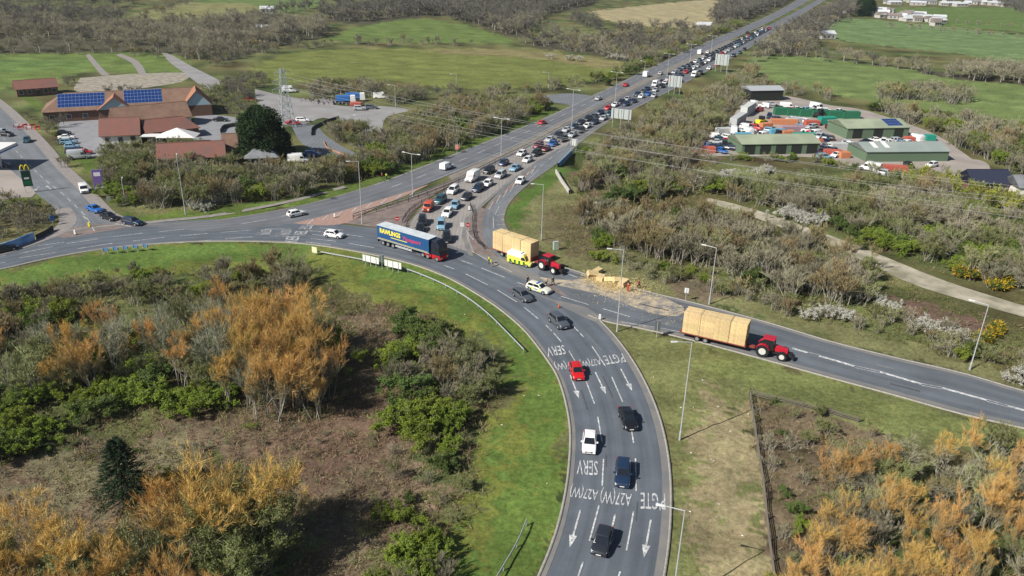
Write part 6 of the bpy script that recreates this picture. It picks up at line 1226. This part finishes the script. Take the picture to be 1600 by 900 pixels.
# ================================================================ buildings
tile_br = mat('roof_tiles_brown', (.17, .105, .078), rough=.9, col2=(.215, .135, .095), scale=.35, detail=9, var=.1); tile_rd = mat('roof_tiles_red', (.21, .092, .07), rough=.9, col2=(.165, .09, .078), scale=.4, detail=9); tile_or = mat('roof_tiles_orange', (.33, .145, .085), rough=.9, col2=(.26, .135, .085), scale=.4, detail=9)
tile_gr = mat('roof_slate_grey', (.20, .215, .23), rough=.8, col2=(.15, .155, .165), scale=.4, detail=7); brick = mat('brick_dark', (.13, .075, .055), rough=.95, var=.2, scale=1.2); rend = mat('render_white', (.62, .60, .56), rough=.9, var=.06); gab = mat('boarding_blue', (.32, .45, .52), rough=.8, var=.06)
shed_g = mat('shed_cladding_green', (.11, .165, .105), rough=.7, var=.1); shed_r = mat('shed_roof_green', (.32, .36, .25), rough=.8, col2=(.24, .28, .20), scale=.15, detail=9); shed_rg = mat('shed_roof_grey', (.29, .33, .30), rough=.75, col2=(.23, .27, .26), scale=.15, detail=9); wpane = mat('window_glass', (.02, .03, .04), rough=.1, spec=.6)
solm = mat('solar_panel', (.010, .035, .15), rough=.2, spec=.6); solf = mat('solar_frame', (.30, .38, .50), rough=.5)
def frame(a, b):
    A_, B_ = G(*a), G(*b); d = B_ - A_; return A_, math.atan2(d.y, d.x), d.length
def house(a, b, depth, eave, ridge, wm, rm, label, hipl=0, hipr=0, nwin=4, door=True, name='building', cat='building', grp=None, gm=None, ov=.5, wz=(.9, 2.2), L=None, ridge_t=.5, doors_big=0):
    A_, rz, L0 = frame(a, b); L = L or L0; e = empty(name, (A_.x, A_.y, 0), rz, label, cat, grp); q = MB(); q.box(0, L, 0, depth, -.1, eave, wm); yr = depth * ridge_t
    for x, h_ in ((0, hipl), (L, hipr)):
        if not h_: q.add([(x, 0, eave), (x, depth, eave), (x, yr, ridge - .06)] + [(x + (.12 if x == 0 else -.12), 0, eave), (x + (.12 if x == 0 else -.12), depth, eave), (x + (.12 if x == 0 else -.12), yr, ridge - .06)], [(0, 1, 2) if x > 0 else (2, 1, 0), (5, 4, 3) if x > 0 else (3, 4, 5)], gm or wm)
    q.obj('wall', e); q = MB(); t = .14; sl = (ridge - eave) / yr; x0, x1 = -ov, L + ov; ez = eave - sl * ov * .8 + .02
    r0, r1 = (hipl if hipl else -ov), (L - hipr if hipr else L + ov)
    top = [(x0, -ov, ez), (x1, -ov, ez), (x1, depth + ov, ez), (x0, depth + ov, ez), (r0, yr, ridge), (r1, yr, ridge)]; vs = top + [(x, y, z + t) for x, y, z in top]
    fs = [(6, 7, 11, 10), (8, 9, 10, 11), (7, 8, 11), (9, 6, 10), (1, 0, 4, 5), (3, 2, 5, 4), (2, 1, 5), (0, 3, 4), (0, 1, 7, 6), (1, 2, 8, 7), (2, 3, 9, 8), (3, 0, 6, 9)]
    q.add(vs, fs, rm); q.obj('roof', e)
    q = MB(); q.cyl((r0 + .05, yr, ridge + t), (r1 - .05, yr, ridge + t), .12, rm, 6); q.obj('ridge', e)
    for k in range(nwin):
        x = L * (k + .5) / nwin
        if door and k == nwin // 2: q = MB(); q.box(x - .6, x + .6, -.05, -.003, 0, 2.1, wpane); q.box(x - .7, x + .7, -.04, -.002, 2.1, 2.25, rend); q.obj('door', e); continue
        f = MB(); f.box(x - .75, x + .75, -.05, -.003, wz[0] - .08, wz[1] + .08, rend); fo = f.obj('window', e); q = MB(); q.box(x - .67, x + .67, -.07, -.051, wz[0], wz[1], wpane); q.obj('pane', fo)
    for k in range(doors_big): x = L * (k + .5) / doors_big; q = MB(); q.box(x - 1.6, x + 1.6, -.06, -.003, 0, min(3.0, eave - .3), mat('shed_opening', (.02, .025, .02))); q.obj('door', e)
    return e, L, sl, eave, ez, ov, t
def solar(e, sl, ez, ov, t, x0, x1, n_r, ystart=1.0, pw=1.05, ph=1.6):
    q = MB(); n_ = int((x1 - x0) / pw); c_ = math.sqrt(1 + sl * sl)
    for r_ in range(n_r):
        off_ = r_ * .0
        for k in range(n_):
            y0 = ystart + r_ * ph / c_ * 1.03; y1 = y0 + ph / c_; xa = x0 + k * pw; xb = xa + pw - .07; z = lambda y: ez + sl * (y + ov) + t + .07
            q.quad((xa, y0, z(y0)), (xb, y0, z(y0)), (xb, y1 - .06, z(y1 - .06)), (xa, y1 - .06, z(y1 - .06)), solm)
    yy0, yy1 = ystart - .05, ystart + n_r * ph / c_ * 1.03 + .02; z = lambda y: ez + sl * (y + ov) + t + .035
    q.quad((x0 - .05, yy0, z(yy0)), (x0 + n_ * pw, yy0, z(yy0)), (x0 + n_ * pw, yy1, z(yy1)), (x0 - .05, yy1, z(yy1)), solf); q.obj('solar_array', e)
A1 = house((70, 192), (318, 178), 15, 3.4, 7.6, brick, tile_br, 'long brick building with two solar arrays on its brown roof', hipl=6, nwin=10, gm=gab); e, L, sl, _, ez, ov, t = A1
solar(e, sl, ez, ov, t, L * .09, L * .40, 4, 1.2); solar(e, sl, ez, ov, t, L * .50, L * .76, 4, 1.6)
def gablet(e, x, w_, proj, eave, top, roofm, depth=7):
    q = MB(); q.box(x - w_ / 2, x + w_ / 2, -proj, -.01, -.1, eave, brick); q.add([(x - w_ / 2, -proj, eave), (x + w_ / 2, -proj, eave), (x, -proj, top)], [(0, 1, 2)], gab); q.obj('gable', e)
    q = MB(); o_ = .5; zE = eave - .25; ya, yb = -proj - .45, depth
    for s in (-1, 1): q.hexa([(x + s * (w_ / 2 + o_), ya, zE), (x, ya, top + .06), (x, yb, top + .06), (x + s * (w_ / 2 + o_), yb, zE)][::s], [(x + s * (w_ / 2 + o_), ya, zE + .16), (x, ya, top + .24), (x, yb, top + .24), (x + s * (w_ / 2 + o_), yb, zE + .16)][::s], roofm)
    q.obj('gable_roof', e)
gablet(e, L * .44, 9.5, 1.5, 3.4, 7.0, tile_or); gablet(e, L * .97, 8.5, 3, 3.6, 8.2, tile_or)
house((186, 208), (300, 196), 11, 3.0, 6.6, rend, tile_br, 'brown roofed restaurant wing with white gable end', nwin=5)
house((160, 227), (219, 224), 9.5, 2.8, 6.6, rend, tile_rd, 'red tiled front wing at the left of the restaurant', nwin=3); house((232, 222), (312, 213), 8, 2.8, 5.6, brick, tile_rd, 'dark red roofed front wing behind the white marquee', nwin=3, hipr=3)
house((250, 264), (352, 258), 8, 2.6, 5.6, brick, tile_rd, 'long brown roofed house behind the roadside trees', nwin=5); house((352, 250), (372, 249), 6, 3.0, 6.4, brick, tile_br, 'small brown roofed annexe at the end of the long house', nwin=2)
house((386, 262), (434, 260), 6.5, 2.6, 4.2, mat('boards_dark', (.07, .05, .04)), tile_gr, 'low grey roofed building right of the long brown house', nwin=2, hipl=2, hipr=2)
house((28, 152), (92, 147), 8, 2.8, 5.2, brick, tile_rd, 'small maroon roofed building at the far left', nwin=5)
g = G(280, 224); e = empty('marquee', (g.x, g.y, 0), .1, 'white pointed marquee in front of the restaurant', 'marquee'); tent = mat('canvas_white', (.62, .62, .61), rough=.8, var=.04); q = MB(); q.add([(-5.5, -3, 2.3), (5.5, -3, 2.3), (5.5, 3, 2.3), (-5.5, 3, 2.3), (0, 0, 4.6)], [(0, 1, 4), (1, 2, 4), (2, 3, 4), (3, 0, 4), (3, 2, 1, 0)], tent); q.obj('roof', e)
for x in (-5.3, 5.3):
    for y in (-2.8, 2.8): q = MB(); q.cyl((x, y, 0), (x, y, 2.3), .05, white, 6); q.obj('pole', e)
g = G(260, 226); e = empty('canopy', (g.x - 4, g.y + 1, 0), .1, 'flat white canopy left of the pointed marquee', 'canopy'); q = MB(); q.box(-3, 3, -1.8, 1.8, 2.3, 2.5, tent); q.obj('roof', e, bevel=.05)
for x in (-2.8, 2.8): q = MB(); q.cyl((x, -1.6, 0), (x, -1.6, 2.3), .05, white, 6); q.obj('pole', e)
g = G(-22, 262); e = empty('fuel_canopy', (g.x, g.y, 0), .05, 'white forecourt canopy cut by the left edge', 'canopy'); q = MB(); q.box(-9, 6.5, -5, 5, 4.6, 5.5, white_s); q.obj('roof', e, bevel=.06); q = MB(); q.box(-9.05, 6.55, -5.05, 5.05, 4.58, 4.9, bluem); q.obj('fascia', e)
for x in (-6, 4): q = MB(); q.cyl((x, 0, 0), (x, 0, 4.6), .25, steel); q.obj('column', e)
# depot
sh = dict(name='industrial_shed', cat='shed', door=False, nwin=0, grp='sheds at the depot')
e, L, sl, _, ez, ov, t = house((1158, 242), (1279, 240), 11, 3.1, 4.5, shed_g, shed_r, 'long pale green roofed shed at the front of the depot', ov=.3, doors_big=5, **sh)
e, L, sl, _, ez, ov, t = house((1322, 217), (1418, 215), 12, 3.3, 4.8, shed_g, shed_r, 'green open fronted shed with solar panels on its roof', ov=.3, doors_big=3, **sh); solar(e, sl, ez, ov, t, L * .68, L * .97, 3, 1.0)
e, L, sl, _, ez, ov, t = house((1352, 253), (1480, 252), 11, 2.9, 4.3, shed_g, shed_rg, 'grey green roofed shed at the right of the depot', ov=.3, doors_big=0, **sh); q = MB()
for x in (L * .12, L * .26): z = lambda y: ez + sl * (y + ov) + t + .02; q.quad((x, 2, z(2)), (x + 1.4, 2, z(2)), (x + 1.4, 5.5, z(5.5)), (x, 5.5, z(5.5)), white_s)
q.obj('roof_light', e)
house((1172, 158), (1222, 157), 8, 4, 5, dkrail, mat('barn_roof', (.34, .36, .38), rough=.7), 'dark open barn with pale roof at the back of the depot', ov=.4, doors_big=4, **sh)
house((1518, 300), (1578, 300), 7, 2.4, 4.8, brick, mat('roof_darkblue', (.03, .035, .06), rough=.5), 'dark roofed house with yellow skylights at the right edge', nwin=3); house((1590, 308), (1660, 310), 7, 2.6, 4.6, rend, tile_gr, 'grey roofed house cut by the right edge', nwin=2)
def container(px, rz, m, label, Lc=6.06, h=2.5, wd=2.44, grp=None, name='shipping_container', cat='container', ztop=None):
    g = G(*px); e = empty(name, (g.x, g.y, .02), rz, label, cat, grp); q = MB(); q.box(-Lc / 2, Lc / 2, -wd / 2, wd / 2, 0, h, m)
    for k in range(int(Lc / .45)):
        x = -Lc / 2 + .25 + k * .45
        for s in (-1, 1): q.box(x, x + .2, min(s * wd / 2, s * (wd / 2 + .05)), max(s * wd / 2, s * (wd / 2 + .05)), .15, h - .15, m)
    q.obj('body', e); q = MB()
    for s in (-1, 1): q.box(Lc / 2, Lc / 2 + .05, min(.03 * s, s * (wd / 2 - .08)), max(.03 * s, s * (wd / 2 - .08)), .1, h - .1, m)
    q.obj('door', e); return e
cg, ct, co_, cr, cb_, cw_ = (mat('container_green', (.025, .14, .075), rough=.6, var=.12), mat('container_teal', (.02, .26, .19), rough=.6, var=.12), mat('container_orange', (.50, .20, .10), rough=.7, var=.15), mat('container_red', (.42, .10, .07), rough=.7, var=.15), mat('container_blue', (.10, .30, .42), rough=.6, var=.12), mat('container_grey', (.42, .44, .44), rough=.7, var=.12))
for k in range(4): container((1222 + k * 19.5, 179 + k * 1.3), .02, cg, 'green shipping container in the row across the back of the depot', grp='green containers in a row')
for k in range(2): container((1306 + k * 22, 184 + k), .02, cg, 'green shipping container beyond the black machine', grp='green containers beyond the machine')
container((1291, 194), .25, ct, 'teal container left of the solar roofed shed')
container((1152, 196), 1.05, cw_, 'near one of two long grey trailers at the left of the depot', Lc=12, h=3.4, name='lorry_trailer', cat='trailer', grp='long grey trailers'); container((1168, 178), 1.05, mat('trailer_pale', (.5, .52, .5), rough=.7), 'far one of two long grey trailers at the left of the depot', Lc=12, h=3.4, name='lorry_trailer', cat='trailer', grp='long grey trailers')
r_ = random.Random(3); stuff_d = [((1224, 194), co_, 9, 'long orange tarpaulin covered stack in the middle of the depot'), ((1238, 205), mat('tarp_mauve', (.32, .22, .26), rough=.8), 8, 'mauve tarpaulin covered stack in the middle of the depot'), ((1215, 210), cb_, 5, 'light blue container among the depot vehicles'), ((1255, 216), ct, 7, 'dark teal flat container behind the front shed'), ((1230, 212), co_, 4, 'small orange skip beside the light blue container'),
      ((1300, 243), cr, 5, 'salmon red skip between the front shed and the right shed'), ((1398, 268), cr, 6, 'red low container in front of the right shed'), ((1322, 208 + 4), mat('magenta', (.45, .03, .13)), 3, 'bright pink tank at the corner of the solar shed'), ((1452, 219), ct, 3, 'teal hopper right of the solar shed'), ((1106, 238), cr, 4, 'red skip at the left end of the depot')]
for px_, m_, l_, w_ in [((1196, 200), co_, 4, 'orange skip near the yellow machine'), ((1268, 196), cr, 5, 'red skip below the green container row'), ((1244, 192), cw_, 6, 'pale grey container below the green row'), ((1310, 232), cw_, 5, 'pale container left of the right hand shed'), ((1318, 246), co_, 3, 'orange skip at the corner of the right hand shed'), ((1274, 226), cr, 4, 'red skip right behind the front shed end'), ((1160, 216), cb_, 5, 'blue container behind the left end of the front shed'), ((1130, 208), cw_, 5, 'pale container at the left edge of the depot'), ((1420, 222), cr, 3, 'small red skip right of the solar roofed shed')]: stuff_d.append((px_, m_, l_, w_))
for px, m, L_, lb in stuff_d: container(px, r_.uniform(-.15, .35), m, lb, Lc=L_, h=1.7, wd=2.2, name='skip', cat='skip')
dep = [(1105, 228, 'blue'), (1112, 233, 'dark blue'), (1120, 229, 'navy blue'), (1128, 236, 'blue'), (1118, 222, 'silver'), (1132, 225, 'black'), (1140, 231, 'dark blue'), (1126, 218, 'teal'), (1138, 216, 'white'), (1150, 213, 'silver'), (1146, 206, 'white'), (1160, 209, 'cream'), (1172, 204, 'dark grey'), (1182, 207, 'orange red'), (1190, 212, 'white'), (1204, 205, 'light blue'), (1190, 192, 'orange red'), (1202, 182, 'dark blue'),
       (1262, 204, 'white'), (1272, 209, 'white'), (1280, 214, 'silver'), (1286, 221, 'black'), (1290, 228, 'white'), (1284, 236, 'navy blue'), (1294, 216, 'dark grey'), (1288, 246, 'light blue'), (1297, 200, 'dark red'), (1330, 226, 'white'), (1338, 234, 'white'), (1344, 241, 'white'), (1352, 222, 'black'), (1366, 219, 'white'), (1384, 222, 'white'), (1402, 220, 'silver'), (1412, 222, 'grey'), (1430, 219, 'white'), (1448, 226, 'red'), (1440, 215, 'white'), (1372, 268, 'white'), (1384, 272, 'silver'), (1360, 264, 'white'), (1194, 166, 'white'), (1186, 172, 'red'), (1240, 186, 'silver'), (1252, 200, 'light blue'), (1216, 186, 'grey'),
       (1176, 162, 'white'), (1206, 163, 'silver'), (1230, 168, 'white'), (1246, 170, 'white'), (1262, 172, 'light blue'), (1288, 173, 'white'), (1310, 174, 'white'), (1420, 258, 'black'), (1456, 258, 'white')]
rq = random.Random(12)
for _ in range(46):
    x, y = rq.choice([(1100 + 50 * rq.random(), 214 + 22 * rq.random()), (1140 + 50 * rq.random(), 198 + 12 * rq.random()), (1282 + 36 * rq.random(), 200 + 46 * rq.random()), (1282 + 60 * rq.random(), 222 + 24 * rq.random()), (1195 + 80 * rq.random(), 184 + 26 * rq.random()), (1350 + 90 * rq.random(), 219 + 6 * rq.random()), (1215 + 110 * rq.random(), 168 + 6 * rq.random())]); dep.append((x, y, rq.choice(['white', 'white', 'silver', 'white', 'dark blue', 'black', 'light blue', 'red', 'cream', 'grey'])))
for i, (x, y, c_) in enumerate(dep):
    k = r_.choice(['hatchback', 'suv', 'saloon', 'large_van', 'small_van']) if c_ == 'white' else r_.choice(['hatchback', 'suv', 'saloon', 'estate'])
    where = 'at the left end of the depot' if x < 1145 else 'among the depot vehicles behind the front shed' if x < 1282 else 'between the front shed and the solar shed' if x < 1350 else 'by the right hand sheds of the depot'
    place(k, c_, x, y, f'{c_} {KN[k]} parked {where}', hd=r_.uniform(0, 6.28), group=f'{c_} {KN[k]}s parked {where}', far=False if k in ('large_van', 'small_van') else True)
g = G(1280, 184); e = empty('wheeled_loader', (g.x, g.y, .02), .6, 'black wheeled machine between the green containers', 'machine'); q = MB(); q.box(-2, 1.4, -1, 1, .8, 2, black); q.obj('body', e, bevel=.08); q = MB(); q.box(-.7, .6, -.8, .8, 2, 3.2, glass); q.obj('cab', e); q = MB(); q.hexa([(2.2, -1.3, .2), (3.2, -1.3, .2), (3.2, 1.3, .2), (2.2, 1.3, .2)], [(2.2, -1.3, 1.3), (2.9, -1.3, 1.0), (2.9, 1.3, 1.0), (2.2, 1.3, 1.3)], steel); q.obj('bucket', e)
ty, ri = wheel_mesh(.8, .5)
for x in (-1.3, 1.2):
    for y in (-1.1, 1.1): o = link(ty, 'wheel', e); o.location = (x, y, .8); link(ri, 'rim', o)
g = G(1189, 196); e2 = copy_tree(e); e2.location = (g.x, g.y, .02); tag(e2, 'yellow bodied wheeled machine at the left of the depot', 'machine'); e2.children[0].data = e2.children[0].data.copy(); e2.children[0].data.materials[0] = yellowm
# parked cars by the restaurant, yard, lane
for i, (x, y, k, c_, lb, hd) in enumerate([(104, 215, 'saloon', 'white', 'white saloon at the top of the car park', .3), (107, 222, 'estate', 'light blue', 'light blue estate in the roadside car park row', .3), (112, 229, 'hatchback', 'light blue', 'light blue hatchback in the roadside car park row', .3), (116, 237, 'suv', 'navy blue', 'navy car in the roadside car park row', .3), (124, 245, 'large_van', 'silver', 'silver van at the near end of the car park row', .35), (98, 208, 'saloon', 'black', 'black saloon at the top of the car park', .3), (132, 238, 'hatchback', 'red', 'red hatchback beside the silver van', .3),
                              (171, 229, 'hatchback', 'white', 'white hatchback at the corner of the red tiled wing', 1.2), (345, 187, 'saloon', 'black', 'black saloon alone in the restaurant car park', .1), (10, 210, 'hatchback', 'black', 'black hatchback on the far side of the side road', -.2), (4, 206, 'saloon', 'silver', 'silver saloon at the left edge on the side road', -.2), (3, 258, 'hatchback', 'dark grey', 'dark hatchback beside the fuel canopy', .2),
                              (473, 188, 'estate', 'white', 'white car parked right of the pylon', .1), (458, 192, 'saloon', 'red', 'red saloon parked at the foot of the pylon', .1), (488, 241, 'estate', 'blue', 'blue estate half hidden by the huge evergreen', .2), (466, 251, 'large_van', 'white', 'white van by the grey roofed building', .2), (393, 156, 'hatchback', 'red', 'red hatchback behind the huge evergreen', .5), (452, 142, 'large_van', 'white', 'white van on the lane above the pylon', .1), (595, 152, 'large_van', 'white', 'white van right of the parked lorries', .1), (562, 170, 'suv', 'silver', 'silver car on the lane below the parked lorries', .2), (580, 168, 'suv', 'grey', 'grey car on the lane below the parked lorries', .1)]):
    place(k, c_, x, y, lb, hd=hd, far=False)
def tipper(px, m, label):
    g = G(*px); e = empty('tipper_lorry', (g.x, g.y, .03), .15, label, 'lorry', 'tipper lorries parked by the lane'); q = MB(); q.box(-3.6, 1.4, -1.2, 1.2, 1.1, 2.9, m); q.obj('tipper_body', e, bevel=.05); q = MB(); q.hexa([(1.6, -1.2, .6), (3.6, -1.2, .6), (3.6, 1.2, .6), (1.6, 1.2, .6)], [(1.6, -1.15, 3.0), (3.3, -1.15, 3.0), (3.3, 1.15, 3.0), (1.6, 1.15, 3.0)], white_s); q.obj('cab', e, bevel=.07); q = MB(); q.box(-3.5, 3.2, -.5, .5, .6, 1.09, black); q.obj('chassis', e)
    t_, r2 = wheel_mesh(.5, .35)
    for x in (-2.6, -1.3, 2.6):
        for y in (-1, 1): o = link(t_, 'wheel', e); o.location = (x, y, .5); link(r2, 'rim', o)
tipper((541, 162), bluem, 'left one of two blue bodied tipper lorries'); tipper((556, 158), bluem, 'right one of two blue bodied tipper lorries'); container((556, 165), .1, cr, 'low red skip in front of the tipper lorries', Lc=4, h=1.2, name='skip', cat='skip')
g = G(505, 160); q = MB(); pr = np.random.RandomState(4); 
for k in range(26):
    a, b_ = pr.randn(2) * [5, 1.5]; s_ = .5 + pr.rand() * .8; q.hexa([(a - s_, b_ - s_, -.1), (a + s_, b_ - s_, -.1), (a + s_, b_ + s_, -.1), (a - s_, b_ + s_, -.1)], [(a - s_ * .3, b_ - s_ * .3, s_), (a + s_ * .4, b_ - s_ * .2, s_ * .9), (a + s_ * .3, b_ + s_ * .4, s_), (a - s_ * .3, b_ + s_ * .3, s_ * .8)], mat('rubble', (.20, .19, .19), rough=1))
o = q.obj('rubble_heap'); o.location = (g.x, g.y, 0); tag(o, 'grey heap of rubble beside the lane', 'rubble heap')
# red and white roadworks barriers on the side road
rb = mat('barrier_red', (.55, .05, .04), rough=.6)
for k in range(6): g = G(26 + k * 6.5, 199 + (k % 2) * 3.5); q = MB(); q.box(-.9, .9, -.04, .04, .55, 1.0, rb if k % 3 else white_s); q.box(-.8, -.7, -.25, .25, 0, 1.0, rb); q.box(.7, .8, -.25, .25, 0, 1.0, rb); o = q.obj('roadworks_barrier'); o.location = (g.x, g.y, .06); o.rotation_euler = (0, 0, .3 + .5 * (k % 3)); tag(o, 'red roadworks barrier on the side road beyond the car park', 'barrier', 'red roadworks barriers')
# distant village
r_ = random.Random(8); roofs = [tile_gr, mat('roof_pale', (.5, .52, .54), rough=.8), mat('roof_dull', (.20, .17, .155), rough=.9), mat('roof_white', (.5, .52, .55), rough=.8)]; rend2 = mat('wall_pale', (.42, .40, .37), rough=.9)
def cottage(px, L_, dp, ev, rd, rm, rz, label, grp):
    g = G(*px); q = MB(); q.box(-L_ / 2, L_ / 2, -dp / 2, dp / 2, -.1, ev, rend2); q.add([(-L_ / 2 - .3, -dp / 2 - .3, ev), (L_ / 2 + .3, -dp / 2 - .3, ev), (L_ / 2 + .3, dp / 2 + .3, ev), (-L_ / 2 - .3, dp / 2 + .3, ev), (-L_ / 2 - .3, 0, rd), (L_ / 2 + .3, 0, rd)], [(0, 1, 5, 4), (2, 3, 4, 5), (1, 2, 5), (3, 0, 4), (3, 2, 1, 0)], rm)
    for k in (-1, 0, 1): q.box(k * L_ * .3 - .5, k * L_ * .3 + .5, -dp / 2 - .04, -dp / 2 + .1, .9, 2.1, wpane)
    o = q.obj('cottage'); o.location = (g.x, g.y, 0); o.rotation_euler = (0, 0, rz); tag(o, label, 'house', grp)
for i in range(44):
    t = r_.random(); x = 1322 + 150 * t; y = 20 + 22 * t + r_.uniform(-11, 0); cottage((x, y), r_.uniform(6, 10), r_.uniform(4.5, 6.5), r_.uniform(2.2, 3), r_.uniform(3.6, 5), r_.choice(roofs), r_.uniform(-.6, .6), 'small pale roofed house in the distant village along the field edge', 'houses in the distant village')
for i in range(24): x = 1390 + 210 * r_.random(); y = 2 + 9 * r_.random(); cottage((x, y), r_.uniform(6, 18), r_.uniform(5, 7), r_.uniform(2.2, 3), r_.uniform(3.5, 4.6), r_.choice(roofs), r_.uniform(-.3, .3), 'low pale building strung along the top right horizon row', 'buildings in the furthest row, top right')
cottage((1213, 98 - 2), 10, 6, 3, 4.5, roofs[1], .2, 'pale shed half hidden in the hedge right of the main road', None) if False else None
for x, y, lb in [(418, 20, 'small white house at the top left wood edge'), (1100, 46, 'small white shed by the tan field corner'), (415, 52, 'white cottage in the trees above the hedge'), (1290, 60, 'grey roofed farm shed in the right hand hedge')]: cottage((x, y), 10, 7, 3, 5, roofs[3], .2, lb, None)

# ================================================================ people
skin = mat('skin', (.45, .27, .19), rough=.6); hairm = mat('hair_brown', (.05, .03, .02), rough=.8); hv = mat('hi_vis_jacket', (.55, .72, .04), rough=.6); redj = mat('red_overalls', (.45, .04, .02), rough=.8); dkc = mat('dark_clothing', (.02, .022, .03), rough=.8); tanm = mat('beige_clothing', (.35, .30, .22), rough=.9)
def skinned(name, pts, edges, rad, m, parent):
    me = bpy.data.meshes.new(name); me.from_pydata(pts, edges, []); me.materials.append(m); o = link(me, name, parent); s = o.modifiers.new('skin', 'SKIN'); s.use_smooth_shade = True
    for v, r_ in zip(me.skin_vertices[0].data, rad): v.radius = (r_ if isinstance(r_, tuple) else (r_, r_))
    me.skin_vertices[0].data[0].use_root = True; u = o.modifiers.new('sub', 'SUBSURF'); u.levels = 1; u.render_levels = 1; return o
def person(px, rz, jacket, trousers, label, pose='stand', grp=None, hat=None):
    g = G(*px); e = empty('person', (g.x, g.y, .05), rz, label, 'person', grp)
    lean = {'stand': 0, 'bend': .55, 'walk': .06}[pose]; st = {'stand': .04, 'bend': .12, 'walk': .22}[pose]
    hip = Vector((0, 0, .92)); f = lambda t, y=0, x=0: (math.sin(lean) * t + x, y, .92 + math.cos(lean) * t)
    P = [tuple(hip), f(.28), f(.50), f(.60), f(.68, 0, .02), f(.80, 0, .03), (0, .1, .88), (st, .11, .48), (st * .6 + .0, .11, .08), (st * .6 + .17, .12, .04), (0, -.1, .88), (-st * .6, -.11, .48), (-st, -.11, .08), (-st + .17, -.12, .04),
         f(.48, .19), f(.22, .26, .10), f(.02, .24, .26), f(-.06, .22, .34), f(.48, -.19), f(.22, -.26, .12), f(.04, -.24, .30), f(-.04, -.22, .38)]
    E_ = [(0, 1), (1, 2), (2, 3), (3, 4), (4, 5), (0, 6), (6, 7), (7, 8), (8, 9), (0, 10), (10, 11), (11, 12), (12, 13), (2, 14), (14, 15), (15, 16), (16, 17), (2, 18), (18, 19), (19, 20), (20, 21)]
    Rd = [(.14, .11), (.13, .10), (.16, .11), .06, .095, .085, .09, .06, .045, .035, .09, .06, .045, .035, .06, .045, .035, .03, .06, .045, .035, .03]
    skinned('body', P, E_, Rd, skin, e)
    skinned('jacket', [P[i] for i in (0, 1, 2, 14, 15, 16, 18, 19, 20)], [(0, 1), (1, 2), (2, 3), (3, 4), (4, 5), (2, 6), (6, 7), (7, 8)], [(.17, .14), (.165, .13), (.19, .14), .085, .07, .055, .085, .07, .055], jacket, e)
    skinned('trousers', [P[i] for i in (0, 6, 7, 8, 10, 11, 12)], [(0, 1), (1, 2), (2, 3), (0, 4), (4, 5), (5, 6)], [(.155, .13), .11, .085, .07, .11, .085, .07], trousers, e)
    hp = Vector(f(.78, 0, .01)); q = MB(); q.cyl(hp + Vector((0, 0, .02)), hp + Vector((0, 0, .13)), .105, hat or hairm, 10, r2=.06); q.obj('hat' if hat else 'hair', e, smooth=True)
    q = MB(); q.box(-.02, .03, -.015, .015, -.02, .02, skin); o = q.obj('nose', e); o.location = hp + Vector((.10, 0, -.03))
WS = mat('helmet_white', (.7, .7, .68))
person((764, 413), .2, hv, dkc, 'person in yellow hi-vis standing by the emergency van', 'stand'); person((769, 417), 2.6, hv, tanm, 'person in yellow hi-vis bending over near the emergency van', 'bend')
person((824, 445), -.6, dkc, dkc, 'person in dark clothes behind the police car'); person((864, 446), 2.4, dkc, dkc, 'person in dark clothes in front of the police car', 'walk'); person((853, 448), 1.4, tanm, dkc, 'person in beige leaning at the side of the police car', 'bend')
person((981, 456), 1.5, redj, redj, 'person in red overalls standing at the edge of the straw', 'stand'); person((998, 451), 2.5, redj, dkc, 'person in a red jacket further back beside the straw', 'walk')
person((597, 280), .3, redj, dkc, 'person in red on the north verge below the trees'); person((604, 281), 1.3, hv, dkc, 'person in hi-vis green on the north verge below the trees'); person((718, 238), 1.0, redj, dkc, 'person in red beside the sign on the north verge')
person((1545, 0 + 480), 1, tanm, dkc, 'x') if False else None
# litter specks on the verges
pr = np.random.RandomState(9); V = []
for poly, n_ in [([(1000, 560), (1170, 610), (1200, 900), (1050, 900), (1045, 700)], 26), ([(700, 470), (860, 600), (880, 760), (760, 900), (760, 700)], 10), ([(880, 330), (960, 400), (1200, 480), (1000, 450), (870, 400)], 16)]:
    q_ = GA(poly); lo, hi = q_.min(0), q_.max(0); P = pr.rand(400, 2) * (hi - lo) + lo; P = P[inpoly(P, q_)][:n_]
    for x, y in P: a = pr.rand() * 6.28; d = np.array([math.cos(a), math.sin(a)]) * .16; b_ = np.array([-d[1], d[0]]) * .5; V += [[x - d[0], y - d[1], .06], [x + b_[0], y + b_[1], .12], [x + d[0], y + d[1], .07]]
V = np.array(V); tag(link(npmesh('litter', V, np.arange(len(V)).reshape(-1, 3), [white_s]), 'litter'), 'white scraps of litter on the verges', 'litter', kind='stuff')
# ---------------------------------------------------------------- the air over the fields
hz = MB(); hz.box(-2600, 2600, -400, 5600, -3.0, CZ + 60, black); hm = bpy.data.materials.new('haze_air'); hm.use_nodes = True; n = hm.node_tree.nodes
for x in list(n):
    if x.type != 'OUTPUT_MATERIAL': n.remove(x)
pv = n.new('ShaderNodeVolumePrincipled'); pv.inputs['Color'].default_value = (.80, .88, 1.0, 1); pv.inputs['Density'].default_value = HAZE; pv.inputs['Anisotropy'].default_value = .3
hm.node_tree.links.new(pv.outputs[0], [x for x in n if x.type == 'OUTPUT_MATERIAL'][0].inputs['Volume'])
hz.mats = [hm]; o = hz.obj('haze'); tag(o, 'thin pale air over the whole place', 'haze', kind='stuff'); o.display_type = 'WIRE'
sc.cycles.volume_bounces = 0; sc.cycles.volume_step_rate = 10
